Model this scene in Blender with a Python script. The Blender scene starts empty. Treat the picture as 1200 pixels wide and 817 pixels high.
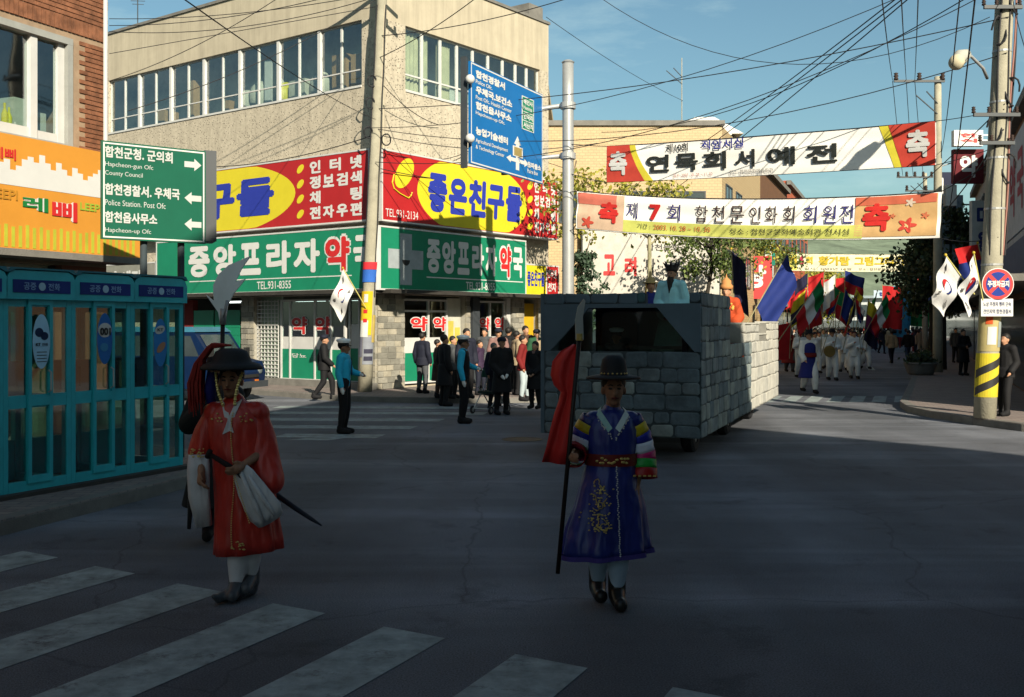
import bpy, math, random
from mathutils import Vector, Matrix, Quaternion
random.seed(7)
R = math.radians
scn = bpy.context.scene
col = scn.collection
# ------------------------------------------------------------------ camera, sky, sun
F, HC, HY, CX = 1245.0, 2.0, 380.0, 600.0
cam_d = bpy.data.cameras.new("camera")
cam = bpy.data.objects.new("camera", cam_d); col.objects.link(cam); scn.camera = cam
cam.location = (0, 0, HC); cam.rotation_euler = (R(90), 0, 0)
cam_d.sensor_width = 36.0; cam_d.lens = 36.0 * F / 1200.0
cam_d.shift_y = -(408.5 - HY) / 1200.0
cam_d.clip_start = 0.05; cam_d.clip_end = 6000
SUN_EL = R(27.0); SD = Vector((-0.345, 0.938, 0)).normalized()
world = bpy.data.worlds.new("World"); scn.world = world; world.use_nodes = True
nt = world.node_tree; nt.nodes.clear()
wo = nt.nodes.new("ShaderNodeOutputWorld"); bg = nt.nodes.new("ShaderNodeBackground")
sky = nt.nodes.new("ShaderNodeTexSky"); sky.sky_type = 'NISHITA'; sky.sun_disc = False
sky.sun_elevation = SUN_EL; sky.sun_rotation = math.atan2(-SD.x, -SD.y); sky.air_density = 1.1; sky.dust_density = 1.3; sky.ozone_density = 2.0
tc = nt.nodes.new("ShaderNodeTexCoord"); mp = nt.nodes.new("ShaderNodeMapping"); mp.inputs['Scale'].default_value = (2.2, 2.2, 9.0)
nz = nt.nodes.new("ShaderNodeTexNoise"); nz.inputs['Scale'].default_value = 1.6; nz.inputs['Detail'].default_value = 7; nz.inputs['Roughness'].default_value = .62
cr = nt.nodes.new("ShaderNodeValToRGB"); cr.color_ramp.elements[0].position = .52; cr.color_ramp.elements[1].position = .85
cr.color_ramp.elements[1].color = (.45, .45, .45, 1)
mx = nt.nodes.new("ShaderNodeMixRGB"); mx.inputs[2].default_value = (9.5, 9.6, 9.6, 1)
L = nt.links
L.new(tc.outputs['Generated'], mp.inputs[0]); L.new(mp.outputs[0], nz.inputs[0]); L.new(nz.outputs[0], cr.inputs[0])
L.new(cr.outputs[0], mx.inputs[0]); L.new(sky.outputs[0], mx.inputs[1]); tn = nt.nodes.new('ShaderNodeMixRGB'); tn.blend_type = 'MULTIPLY'; tn.inputs[0].default_value = 1; tn.inputs[2].default_value = (.98, 1.20, 1.10, 1)
L.new(mx.outputs[0], tn.inputs[1]); L.new(tn.outputs[0], bg.inputs[0]); L.new(bg.outputs[0], wo.inputs[0])
bg.inputs[1].default_value = 0.05
sun_d = bpy.data.lights.new("sun", 'SUN'); sun_d.energy = 5.0; sun_d.angle = R(0.5); sun_d.color = (1.0, .90, .72)
sun = bpy.data.objects.new("sun", sun_d); col.objects.link(sun); sun.location = (20, -40, 40)
sun.rotation_euler = Vector((SD.x * math.cos(SUN_EL), SD.y * math.cos(SUN_EL), -math.sin(SUN_EL))).to_track_quat('-Z', 'Y').to_euler()
scn.view_settings.view_transform = 'Standard'; scn.view_settings.look = 'None'
scn.view_settings.exposure = 0.95; scn.view_settings.gamma = 1.0
try:
    scn.cycles.max_bounces = 6; scn.cycles.transparent_max_bounces = 12
except Exception: pass

# ------------------------------------------------------------------ helpers
def srgb(r, g, b):
    f = lambda c: (c / 255 / 12.92) if c / 255 <= .04045 else ((c / 255 + .055) / 1.055) ** 2.4
    return (f(r), f(g), f(b))
MATS = {}
KEEP = ('asphalt', 'worn_', 'teal', 'royal', 'scarlet', 'white_silk', 'skin', 'black', 'band_', 'sticker', 'strip_', 'collar', 'trouser', 'grey_leather', 'gold_thread', 'red_plume', 'wooded', 'spear', 'dull_blade', 'hem_', 'belt_', 'cloth_cyan', 'robe_aqua', 'cloth_white', 'cap_white', 'lit_tube', 'banner_cloth', 'bark')
def mat(name, rgb, rough=.8, var=.18, scale=3.0, bump=0.0, bscale=40.0, metal=0.0, spec=.3, emit=0.0):
    key = name
    if key in MATS: return MATS[key]
    if not name.startswith(KEEP): rgb = tuple(c*.62 for c in rgb)
    m = bpy.data.materials.new(name); m.use_nodes = True; MATS[key] = m
    n = m.node_tree.nodes; l = m.node_tree.links; b = n['Principled BSDF']
    b.inputs['Roughness'].default_value = rough; b.inputs['Metallic'].default_value = metal
    b.inputs['Specular IOR Level'].default_value = spec
    t = n.new('ShaderNodeTexCoord')
    no = n.new('ShaderNodeTexNoise'); no.inputs['Scale'].default_value = scale; no.inputs['Detail'].default_value = 6; no.inputs['Roughness'].default_value = .65
    l.new(t.outputs['Object'], no.inputs['Vector'])
    r = n.new('ShaderNodeMapRange'); r.inputs[1].default_value = .3; r.inputs[2].default_value = .7
    r.inputs[3].default_value = 1 - var; r.inputs[4].default_value = 1 + var * .6
    l.new(no.outputs[0], r.inputs[0])
    v = n.new('ShaderNodeVectorMath'); v.operation = 'SCALE'; v.inputs[0].default_value = rgb
    l.new(r.outputs[0], v.inputs['Scale']); l.new(v.outputs[0], b.inputs['Base Color'])
    if bump:
        n2 = n.new('ShaderNodeTexNoise'); n2.inputs['Scale'].default_value = bscale; n2.inputs['Detail'].default_value = 4
        l.new(t.outputs['Object'], n2.inputs['Vector'])
        bp = n.new('ShaderNodeBump'); bp.inputs['Strength'].default_value = min(1, bump); bp.inputs['Distance'].default_value = .02
        l.new(n2.outputs[0], bp.inputs['Height']); l.new(bp.outputs[0], b.inputs['Normal'])
    if emit:
        l.new(v.outputs[0], b.inputs['Emission Color']); b.inputs['Emission Strength'].default_value = emit
    return m
def C(r, g, b, **k):
    nm = k.pop('name', 'paint_%02x%02x%02x' % (r, g, b) + ('' if not k else '_' + '_'.join(str(x) for x in sorted(k.items()))))
    return mat(nm, srgb(r, g, b), **k)
def glass_mat(name, tint=(.75, .85, .85), dark=0.25):
    if name in MATS: return MATS[name]
    m = bpy.data.materials.new(name); m.use_nodes = True; MATS[name] = m
    n = m.node_tree.nodes; l = m.node_tree.links; n.clear()
    o = n.new('ShaderNodeOutputMaterial'); tr = n.new('ShaderNodeBsdfTransparent'); tr.inputs[0].default_value = (*tint, 1)
    gl = n.new('ShaderNodeBsdfGlossy'); gl.inputs['Roughness'].default_value = .03; gl.inputs[0].default_value = (.9, .95, 1, 1)
    fr = n.new('ShaderNodeFresnel'); fr.inputs[0].default_value = 1.5
    a = n.new('ShaderNodeMath'); a.operation = 'MULTIPLY_ADD'; a.inputs[1].default_value = 1.6; a.inputs[2].default_value = dark * .2
    t = n.new('ShaderNodeTexCoord'); no = n.new('ShaderNodeTexNoise'); no.inputs['Scale'].default_value = .8
    bp = n.new('ShaderNodeBump'); bp.inputs['Strength'].default_value = .08; bp.inputs['Distance'].default_value = .05
    l.new(t.outputs['Object'], no.inputs[0]); l.new(no.outputs[0], bp.inputs['Height']); l.new(bp.outputs[0], gl.inputs['Normal'])
    x = n.new('ShaderNodeMixShader'); ge = n.new('ShaderNodeNewGeometry'); iv = n.new('ShaderNodeMath'); iv.operation = 'SUBTRACT'; iv.inputs[0].default_value = 1.0; mu = n.new('ShaderNodeMath'); mu.operation = 'MULTIPLY'
    l.new(ge.outputs['Backfacing'], iv.inputs[1]); l.new(a.outputs[0], mu.inputs[0]); l.new(iv.outputs[0], mu.inputs[1]); l.new(fr.outputs[0], a.inputs[0]); l.new(mu.outputs[0], x.inputs[0])
    l.new(tr.outputs[0], x.inputs[1]); l.new(gl.outputs[0], x.inputs[2]); l.new(x.outputs[0], o.inputs[0])
    return m

class MB:
    def __init__(s): s.v = []; s.f = []
    def add(s, vs, fs):
        o = len(s.v); s.v += [tuple(v) for v in vs]; s.f += [tuple(i + o for i in f) for f in fs]; return s
    def box(s, x0, x1, y0, y1, z0, z1):
        if x0 > x1: x0, x1 = x1, x0
        if y0 > y1: y0, y1 = y1, y0
        if z0 > z1: z0, z1 = z1, z0
        return s.add([(x0,y0,z0),(x1,y0,z0),(x1,y1,z0),(x0,y1,z0),(x0,y0,z1),(x1,y0,z1),(x1,y1,z1),(x0,y1,z1)],
                     [(0,3,2,1),(4,5,6,7),(0,1,5,4),(1,2,6,5),(2,3,7,6),(3,0,4,7)])
    def cbox(s, c, d): return s.box(c[0]-d[0]/2, c[0]+d[0]/2, c[1]-d[1]/2, c[1]+d[1]/2, c[2]-d[2]/2, c[2]+d[2]/2)
    def loft(s, rings, cap=True, closed=True):
        n = len(rings[0]); vs = [p for r in rings for p in r]; fs = []
        for i in range(len(rings) - 1):
            for j in range(n if closed else n - 1):
                k = (j + 1) % n; fs.append((i*n+j, i*n+k, (i+1)*n+k, (i+1)*n+j))
        if cap and closed:
            fs.append(tuple(range(n - 1, -1, -1))); fs.append(tuple((len(rings)-1)*n + j for j in range(n)))
        return s.add(vs, fs)
    def tube(s, pts, r, n=8, cap=True):
        pts = [Vector(p) for p in pts]; rs = r if isinstance(r, (list, tuple)) else [r] * len(pts)
        rings = []; ref = None
        for i, p in enumerate(pts):
            d = (pts[min(i+1, len(pts)-1)] - pts[max(i-1, 0)])
            d = d.normalized() if d.length > 1e-9 else Vector((0, 0, 1))
            if ref is None: ref = Vector((1, 0, 0)) if abs(d.x) < .9 else Vector((0, 1, 0))
            a = (ref - d * ref.dot(d)).normalized(); ref = a; b = d.cross(a)
            rings.append([p + (a * math.cos(2*math.pi*j/n) + b * math.sin(2*math.pi*j/n)) * rs[i] for j in range(n)])
        return s.loft(rings, cap)
    def ball(s, c, r, sc=(1, 1, 1), nu=12, nv=8):
        c = Vector(c); rings = []
        for i in range(1, nv):
            t = math.pi * i / nv
            rings.append([(c.x + r*sc[0]*math.sin(t)*math.cos(2*math.pi*j/nu), c.y + r*sc[1]*math.sin(t)*math.sin(2*math.pi*j/nu), c.z - r*sc[2]*math.cos(t)) for j in range(nu)])
        vs = [p for q in rings for p in q]; m = len(vs); vs += [(c.x, c.y, c.z - r*sc[2]), (c.x, c.y, c.z + r*sc[2])]; fs = []
        for i in range(len(rings)-1):
            for j in range(nu): k = (j+1) % nu; fs.append((i*nu+j, i*nu+k, (i+1)*nu+k, (i+1)*nu+j))
        for j in range(nu): k = (j+1) % nu; fs.append((m, k, j)); fs.append((m+1, (len(rings)-1)*nu+j, (len(rings)-1)*nu+k))
        return s.add(vs, fs)
    def cap(s, p, q, r1, r2, fy=1.0, n=12):
        """tapered limb: ball, cone, ball"""
        p, q = Vector(p), Vector(q)
        d = q - p
        if d.length < 1e-6: return s.ball(p, r1, (1, fy, 1), n)
        b0 = len(s.v)
        s.ball(p, r1, (1, fy, 1), n); s.ball(q, r2, (1, fy, 1), n)
        k0 = len(s.v); s.tube([p, p + d*.33, p + d*.66, q], [r1, r1*.67+r2*.33, r1*.33+r2*.67, r2], n)
        if fy != 1.0:
            for i in range(k0, len(s.v)):
                x, y, z = s.v[i]; t = max(0, min(1, (Vector((x, y, z)) - p).dot(d) / d.length_squared)); cy = p.y + d.y*t
                s.v[i] = (x, cy + (y - cy)*fy, z)
        return s
    def prism(s, poly, z0, z1):
        n = len(poly)
        return s.loft([[(x, y, z0) for x, y in poly], [(x, y, z1) for x, y in poly]])
    def vprism(s, poly, y0, y1):
        """polygon in the x,z plane given thickness along y"""
        a = sum(poly[i][0]*poly[(i+1) % len(poly)][1] - poly[(i+1) % len(poly)][0]*poly[i][1] for i in range(len(poly)))
        if a < 0: poly = poly[::-1]
        return s.loft([[(x, y1, z) for x, z in poly], [(x, y0, z) for x, z in poly]])
    def lathe(s, prof, n=20, c=(0, 0, 0)):
        return s.loft([[(c[0] + r*math.cos(2*math.pi*j/n), c[1] + r*math.sin(2*math.pi*j/n), c[2] + z) for j in range(n)] for r, z in prof])
    def mesh(s, name='mesh'):
        me = bpy.data.meshes.new(name); me.from_pydata(s.v, [], s.f); me.update(); return me
    def build(s, name, m, parent=None, smooth=False, loc=None, rotz=0, **tags):
        me = s.mesh(name)
        if smooth: me.polygons.foreach_set('use_smooth', [True]*len(me.polygons))
        return link(name, me, m, parent, loc, rotz, **tags)
def link(name, me, m, parent=None, loc=None, rotz=0, **tags):
    o = bpy.data.objects.new(name, me); col.objects.link(o)
    if m is not None:
        if len(me.materials) == 0: me.materials.append(m)
        elif me.materials[0] is not m:
            o.material_slots[0].link = 'OBJECT'; o.material_slots[0].material = m
    if parent: o.parent = parent
    if loc is not None: o.location = loc
    if rotz: o.rotation_euler = (0, 0, rotz)
    for k, v in tags.items(): o[k] = v
    return o
def thing(name, label, cat, loc=(0, 0, 0), rotz=0, group=None):
    o = bpy.data.objects.new(name, None); col.objects.link(o); o.empty_display_size = .2
    o.location = loc; o.rotation_euler = (0, 0, rotz); o['label'] = label; o['category'] = cat
    if group: o['group'] = group
    return o
def tag(o, label, cat, group=None):
    o['label'] = label; o['category'] = cat
    if group: o['group'] = group
    return o
def copy_tree(o, parent=None):
    c = o.copy(); col.objects.link(c); c.parent = parent
    for ch in o.children: copy_tree(ch, c)
    return c
def at(px, py, Y): return Vector(((px - CX)/F*Y, Y, HC - (py - HY)/F*Y))
def gnd(px, py, z=0.0):
    Y = (HC - z)*F/(py - HY); return Vector(((px - CX)/F*Y, Y, z))
class Fr:
    """a vertical facade plane: local x runs left to right, local y goes into the building"""
    def __init__(s, ox, oy, ux, uy):
        l = math.hypot(ux, uy); s.o = (ox, oy); s.u = (ux/l, uy/l); s.n = (-s.u[1], s.u[0]); s.rz = math.atan2(uy, ux)
    def hit(s, px, py=380, d=0.0):
        a = (px - CX)/F
        Y = (s.o[0]*s.n[0] + s.o[1]*s.n[1] - d)/(a*s.n[0] + s.n[1])
        X = a*Y; return ((X - s.o[0])*s.u[0] + (Y - s.o[1])*s.u[1], HC - (py - HY)/F*Y)
    def w(s, x, y=0): return (s.o[0] + s.u[0]*x + s.n[0]*y, s.o[1] + s.u[1]*x + s.n[1]*y)
    def thing(s, name, label, cat, group=None): return thing(name, label, cat, (s.o[0], s.o[1], 0), s.rz, group)
TEXTS = {}
def glyphs(txt):
    if txt in TEXTS: return TEXTS[txt]
    c = bpy.data.curves.new('t', 'FONT'); c.body = txt; c.resolution_u = 3
    o = bpy.data.objects.new('t', c); me = bpy.data.meshes.new_from_object(o)
    vs = [tuple(v.co) for v in me.vertices]; fs = [tuple(p.vertices) for p in me.polygons]
    bpy.data.objects.remove(o); bpy.data.curves.remove(c); bpy.data.meshes.remove(me)
    xs = [v[0] for v in vs] or [0, 1]; ys = [v[1] for v in vs] or [0, 1]
    TEXTS[txt] = (vs, fs, min(xs), max(xs), min(ys), max(ys)); return TEXTS[txt]
def text(parent, txt, x0, x1, z0, z1, y, m, bold=0.0, slope=0.0, warp=None, name='lettering', **tags):
    """lettering stretched into the box x0..x1, z0..z1; faces -y; bold strokes are layered, each layer a hair proud of the last"""
    vs, fs, a, b, c, d = glyphs(txt); mb = MB()
    a, b, c, d = a-bold, b+bold, c-bold, d+bold
    n = 0 if bold < .015 else (4 if bold < .03 else 8)
    for k in range(n+1):
        dx, dz = (0, 0) if k == 0 else (bold*math.cos(2*math.pi*(k+.5)/n), bold*math.sin(2*math.pi*(k+.5)/n)); out = []
        for v in vs:
            u = (v[0]+dx-a)/(b-a or 1); w = (v[1]+dz-c)/(d-c or 1); x = x0 + (x1-x0)*u; z = z0 + (z1-z0)*w + slope*u
            q = warp(x, z) if warp else (x, y, z); out.append((q[0], q[1]-.0006*k, q[2]))
        mb.add(out, fs)
    return mb.build(name, m, parent, **tags)

# palette
M_asphalt = mat('asphalt', (.085, .090, .104), .85, .3, .35, .5, 160)
def asphalt_detail():
    n = M_asphalt.node_tree.nodes; l = M_asphalt.node_tree.links; b = n['Principled BSDF']
    t = n.new('ShaderNodeTexCoord'); mp = n.new('ShaderNodeMapping'); mp.inputs['Scale'].default_value = (.9, .16, 1); mp.inputs['Rotation'].default_value = (0, 0, .9)
    a = n.new('ShaderNodeTexNoise'); a.inputs['Scale'].default_value = .5; a.inputs['Detail'].default_value = 5
    g = n.new('ShaderNodeTexNoise'); g.inputs['Scale'].default_value = 90; g.inputs['Detail'].default_value = 2
    l.new(t.outputs['Object'], mp.inputs[0]); l.new(mp.outputs[0], a.inputs[0]); l.new(t.outputs['Object'], g.inputs[0])
    src = b.inputs['Base Color'].links[0].from_socket
    m1 = n.new('ShaderNodeMapRange'); m1.inputs[1].default_value = .42; m1.inputs[2].default_value = .66; m1.inputs[3].default_value = .9; m1.inputs[4].default_value = 1.55
    m2 = n.new('ShaderNodeMapRange'); m2.inputs[1].default_value = .3; m2.inputs[2].default_value = .7; m2.inputs[3].default_value = .55; m2.inputs[4].default_value = 1.5
    mm = n.new('ShaderNodeMath'); mm.operation = 'MULTIPLY'; v = n.new('ShaderNodeVectorMath'); v.operation = 'SCALE'
    l.new(a.outputs[0], m1.inputs[0]); l.new(g.outputs[0], m2.inputs[0]); l.new(m1.outputs[0], mm.inputs[0]); l.new(m2.outputs[0], mm.inputs[1])
    l.new(src, v.inputs[0]); l.new(mm.outputs[0], v.inputs['Scale']); l.new(v.outputs[0], b.inputs['Base Color'])
asphalt_detail()
def cracks():
    n = M_asphalt.node_tree.nodes; l = M_asphalt.node_tree.links; b = n['Principled BSDF']; t = n.new('ShaderNodeTexCoord')
    no = n.new('ShaderNodeTexNoise'); no.inputs['Scale'].default_value = 1.3; no.inputs['Detail'].default_value = 5
    ad = n.new('ShaderNodeMixRGB'); ad.blend_type = 'ADD'; ad.inputs[0].default_value = .55
    v = n.new('ShaderNodeTexVoronoi'); v.feature = 'DISTANCE_TO_EDGE'; v.inputs['Scale'].default_value = .22
    l.new(t.outputs['Object'], no.inputs[0]); l.new(t.outputs['Object'], ad.inputs[1]); l.new(no.outputs['Color'], ad.inputs[2]); l.new(ad.outputs[0], v.inputs[0])
    r1 = n.new('ShaderNodeMapRange'); r1.inputs[1].default_value = .0008; r1.inputs[2].default_value = .004; r1.inputs[3].default_value = .72; r1.inputs[4].default_value = 1
    l.new(v.outputs['Distance'], r1.inputs[0])
    # stained patches and oil drops
    s2 = n.new('ShaderNodeTexNoise'); s2.inputs['Scale'].default_value = 1.1; s2.inputs['Detail'].default_value = 9; s2.inputs['Roughness'].default_value = .75
    r2 = n.new('ShaderNodeMapRange'); r2.inputs[1].default_value = .36; r2.inputs[2].default_value = .44; r2.inputs[3].default_value = .72; r2.inputs[4].default_value = 1
    l.new(t.outputs['Object'], s2.inputs[0]); l.new(s2.outputs[0], r2.inputs[0])
    # pale scuffed tyre lanes, also painted in for light streaks across the crossing
    mp = n.new('ShaderNodeMapping'); mp.inputs['Rotation'].default_value = (0, 0, -.12); mp.inputs['Scale'].default_value = (.06, .75, 1); s3 = n.new('ShaderNodeTexNoise'); s3.inputs['Scale'].default_value = 1; s3.inputs['Detail'].default_value = 4; s3.inputs['Distortion'].default_value = .6
    r3 = n.new('ShaderNodeMapRange'); r3.inputs[1].default_value = .5; r3.inputs[2].default_value = .68; r3.inputs[3].default_value = 1; r3.inputs[4].default_value = 1.7
    l.new(t.outputs['Object'], mp.inputs[0]); l.new(mp.outputs[0], s3.inputs[0]); l.new(s3.outputs[0], r3.inputs[0])
    src = b.inputs['Base Color'].links[0].from_socket
    for x in (r1, r2, r3):
        q = n.new('ShaderNodeVectorMath'); q.operation = 'SCALE'; l.new(src, q.inputs[0]); l.new(x.outputs[0], q.inputs['Scale']); src = q.outputs[0]
    l.new(src, b.inputs['Base Color'])
cracks()
M_mark = mat('worn_white_marking', (.24, .28, .28), .8, .45, 5, .3, 90)
def worn(m):
    n = m.node_tree.nodes; l = m.node_tree.links; b = n['Principled BSDF']; t = n.new('ShaderNodeTexCoord'); v = n.new('ShaderNodeTexNoise'); v.inputs['Scale'].default_value = 2.6; v.inputs['Detail'].default_value = 12; v.inputs['Roughness'].default_value = .85
    q = n.new('ShaderNodeMapRange'); q.inputs[1].default_value = .36; q.inputs[2].default_value = .47; l.new(t.outputs['Object'], v.inputs[0]); l.new(v.outputs[0], q.inputs[0])
    x = n.new('ShaderNodeMixRGB'); x.inputs[1].default_value = (.085, .085, .09, 1); src = b.inputs['Base Color'].links[0].from_socket; l.new(q.outputs[0], x.inputs[0]); l.new(src, x.inputs[2]); l.new(x.outputs[0], b.inputs['Base Color'])
worn(M_mark)
M_kerb = mat('kerb_concrete', (.24, .23, .21), .85, .25, 3, .3, 60)
def brick_tex(name, c1, c2, mortar, sx, bw, rh, rough=.85, msize=.02, bump=.5):
    m = bpy.data.materials.new(name); m.use_nodes = True; n = m.node_tree.nodes; l = m.node_tree.links; b = n['Principled BSDF']
    t = n.new('ShaderNodeTexCoord'); br = n.new('ShaderNodeTexBrick'); br.inputs['Scale'].default_value = sx
    br.inputs['Brick Width'].default_value = bw; br.inputs['Row Height'].default_value = rh; br.inputs['Mortar Size'].default_value = msize
    br.inputs['Color1'].default_value = (*c1, 1); br.inputs['Color2'].default_value = (*c2, 1); br.inputs['Mortar'].default_value = (*mortar, 1)
    l.new(t.outputs['Object'], br.inputs[0]); l.new(br.outputs[0], b.inputs['Base Color']); b.inputs['Roughness'].default_value = rough
    bp = n.new('ShaderNodeBump'); bp.inputs['Strength'].default_value = bump; bp.inputs['Distance'].default_value = .01; bp.invert = True
    l.new(br.outputs['Fac'], bp.inputs['Height']); l.new(bp.outputs[0], b.inputs['Normal'])
    return m, t, br, l, n
M_pave, *_ = brick_tex('paving', (.16, .12, .11), (.21, .17, .15), (.10, .09, .09), 1, .3, .15, .9, .012)
def facade_tiles(name, c1, c2, mortar, bw, rh):
    m, t, br, l, n = brick_tex(name, c1, c2, mortar, 1, bw, rh, .6, .012, .3)
    mp = n.new('ShaderNodeMapping'); mp.inputs['Rotation'].default_value = (R(90), 0, 0)
    l.new(t.outputs['Object'], mp.inputs[0]); l.new(mp.outputs[0], br.inputs[0]); return m
M_yellowtile = facade_tiles('yellow_wall_tile', (.36, .255, .13), (.40, .29, .15), (.28, .205, .11), .22, .11)
M_conc = mat('smooth_render', (.60, .53, .40), .85, .12, 1.3, .15, 25)
def streaks(m, amt=.72):
    n = m.node_tree.nodes; l = m.node_tree.links; b = n['Principled BSDF']; t = n.new('ShaderNodeTexCoord'); mp = n.new('ShaderNodeMapping'); mp.inputs['Scale'].default_value = (2.2, 2.2, .16)
    no = n.new('ShaderNodeTexNoise'); no.inputs['Scale'].default_value = 1.6; no.inputs['Detail'].default_value = 7; no.inputs['Roughness'].default_value = .7
    r_ = n.new('ShaderNodeMapRange'); r_.inputs[1].default_value = .38; r_.inputs[2].default_value = .58; r_.inputs[3].default_value = amt; r_.inputs[4].default_value = 1.04
    l.new(t.outputs['Object'], mp.inputs[0]); l.new(mp.outputs[0], no.inputs[0]); l.new(no.outputs[0], r_.inputs[0])
    src = b.inputs['Base Color'].links[0].from_socket; q = n.new('ShaderNodeVectorMath'); q.operation = 'SCALE'; l.new(src, q.inputs[0]); l.new(r_.outputs[0], q.inputs['Scale']); l.new(q.outputs[0], b.inputs['Base Color'])
streaks(M_conc, .86)
M_rough = mat('pitted_render', (.62, .55, .43), .9, .22, 9, 1.0, 9)
def pits():
    n = M_rough.node_tree.nodes; l = M_rough.node_tree.links; b = n['Principled BSDF']
    t = n.new('ShaderNodeTexCoord'); mp = n.new('ShaderNodeMapping'); mp.inputs['Scale'].default_value = (9, 9, 13); mp.inputs['Rotation'].default_value = (0, .6, 0)
    v = n.new('ShaderNodeTexVoronoi'); l.new(t.outputs['Object'], mp.inputs[0]); l.new(mp.outputs[0], v.inputs[0]); v.inputs['Scale'].default_value = 1.25
    r = n.new('ShaderNodeMapRange'); r.inputs[1].default_value = .12; r.inputs[2].default_value = .3; r.inputs[3].default_value = .62; r.inputs[4].default_value = 1
    l.new(v.outputs['Distance'], r.inputs[0])
    src = b.inputs['Base Color'].links[0].from_socket; s = n.new('ShaderNodeVectorMath'); s.operation = 'SCALE'
    l.new(src, s.inputs[0]); l.new(r.outputs[0], s.inputs['Scale']); l.new(s.outputs[0], b.inputs['Base Color'])
    bp = [x for x in n if x.type == 'BUMP'][0]; bp.inputs['Distance'].default_value = .05; l.new(r.outputs[0], bp.inputs['Height'])
pits(); streaks(M_rough, .9)
M_white = mat('white_frame', (.72, .72, .70), .5, .08)
M_wpaint = mat('white_print', (.80, .80, .78), .5, .05)
M_dark = mat('dark_interior', (.02, .02, .022), .8, .3)
M_room = mat('room_wall', (.85, .85, .78), .9, .35, 1.2)
M_glass = glass_mat('window_glass', (.86, .92, .90), .5)
M_glassd = glass_mat('shop_glass', (.80, .88, .86), .25)
M_red = mat('sign_red', (.52, .022, .025), .45, .08, 2)
M_yel = mat('sign_yellow', (.83, .70, .03), .45, .06, 2)
M_green = mat('sign_green', (.012, .26, .14), .45, .10, 2)
M_blueletter = mat('letter_blue', (.03, .05, .42), .5, .05)
M_redletter = mat('letter_red', (.70, .03, .03), .5, .05)
M_blackletter = mat('letter_black', (.03, .03, .03), .5, .05)
M_steel = mat('galvanised_steel', (.50, .51, .51), .4, .1, 3, 0, 40, .3)
M_dsteel = mat('dark_painted_steel', (.06, .07, .08), .5, .1)
M_polec = mat('pole_concrete', (.46, .43, .33), .9, .22, 2.5, .4, 30)
M_cable = mat('black_cable', (.015, .015, .018), .7, .1)
M_stone = mat('cut_stone', (.40, .38, .32), .9, .3, 4, .6, 30)
M_mortar = mat('pale_mortar', (.50, .48, .42), .95, .15, 8)

# ------------------------------------------------------------------ ground
gm = MB(); gm.add([(-900, -300, 0), (1500, -300, 0), (1500, 2500, 0), (-900, 2500, 0)], [(0, 1, 2, 3)])
gm.build('ground', M_asphalt, kind='structure')
def sheet(name, pts, z, m, **k):
    mb = MB(); mb.add([(p[0], p[1], z) for p in pts], [tuple(range(len(pts)))]); return mb.build(name, m, kind='structure', **k)
def pavement(poly, kerbw=.18, name='pavement', open_kerb=None):
    """poly counter-clockwise; kerb stones follow the listed stretch"""
    mb = MB(); mb.prism(poly, -.05, .146); p = mb.build(name, M_pave, kind='structure')
    pts = [Vector((a, b, 0)) for a, b in (open_kerb or poly)]
    # kerb stones laid one by one near, as a strip far off
    for i in range(len(pts)-1):
        a, b = pts[i], pts[i+1]; d = b - a; n = max(1, int(round(d.length/1.0))); dn = d.normalized(); pr = Vector((-dn.y, dn.x, 0))*kerbw
        if min(a.y, b.y) > 45 or d.length > 40: n = 1
        for k in range(n):
            s0 = a + d*(k/n) + dn*(.008 if n > 1 else 0); s1 = a + d*((k+1)/n) - dn*(.008 if n > 1 else 0)
            q = MB(); q.loft([[(v.x, v.y, z) for v in (s0-pr*.03, s1-pr*.03, s1+pr, s0+pr)] for z in (-.05, .13 + random.uniform(0, .004))] + [[(v.x, v.y, .15) for v in (s0+pr*.1, s1+pr*.1, s1+pr, s0+pr)]])
            q.build('kerb_stone', M_kerb, p)
    return p
def rnd(pts, k=5):
    out = []
    for i, p in enumerate(pts):
        if i == 0 or i == len(pts)-1: out.append(p); continue
        a = Vector(pts[i-1]); b = Vector(p); c = Vector(pts[i+1]); r = min((a-b).length, (c-b).length)*.4
        s = b + (a-b).normalized()*r; e = b + (c-b).normalized()*r
        for j in range(k):
            t = j/(k-1); out.append(tuple(s*(1-t)**2 + b*2*t*(1-t) + e*t*t))
    return out
# left pavement, with the phone booths
kl = rnd([(-7.1, 2.5), (-4.84, 10.0), (-3.85, 13.3), (-4.3, 15.3), (-7.6, 18.4), (-26, 32)])
pavement(kl + [(-30, 28), (-30, 2.5)], open_kerb=kl)
# corner pavement round the pharmacy
kc = rnd([(-24, 42.2), (-6.6, 29.6), (-4.3, 27.3), (-1.7, 26.8), (2.2, 27.2), (3.3, 29.2), (6.9, 41.5), (42, 135)])
pavement(kc + [(20, 140), (-30, 80)], open_kerb=kc)
# right pavement
kr = [(52.5, 140), (15.7, 41.5), (12.4, 33.2), (10.4, 28.2), (9.35, 25.6), (8.95, 24.0), (8.95, 22.6), (9.15, 21.1), (9.5, 19.8), (10.3, 18.6), (12, 17.6), (16, 17.0), (40, 16)]
pavement(kr + [(60, 16), (75, 140)], open_kerb=kr)
# pavement of the corner behind the camera, along the building that shades the crossing
kb = [(60, -4), (19.5, -6.5), (8.5, 8), (5.6, 9.6), (3.6, 8.0), (-.5, -8), (-6.5, -28)]
kb = [(24, -8), (16.6, -5.6), (5.6, 7.9), (4.9, 8.5), (4.2, 8.3), (3.5, 6.8), (-.6, -8.4), (-9, -30)]
pavement(kb + [(4, -60), (60, -60), (60, -6)], open_kerb=kb)
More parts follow.
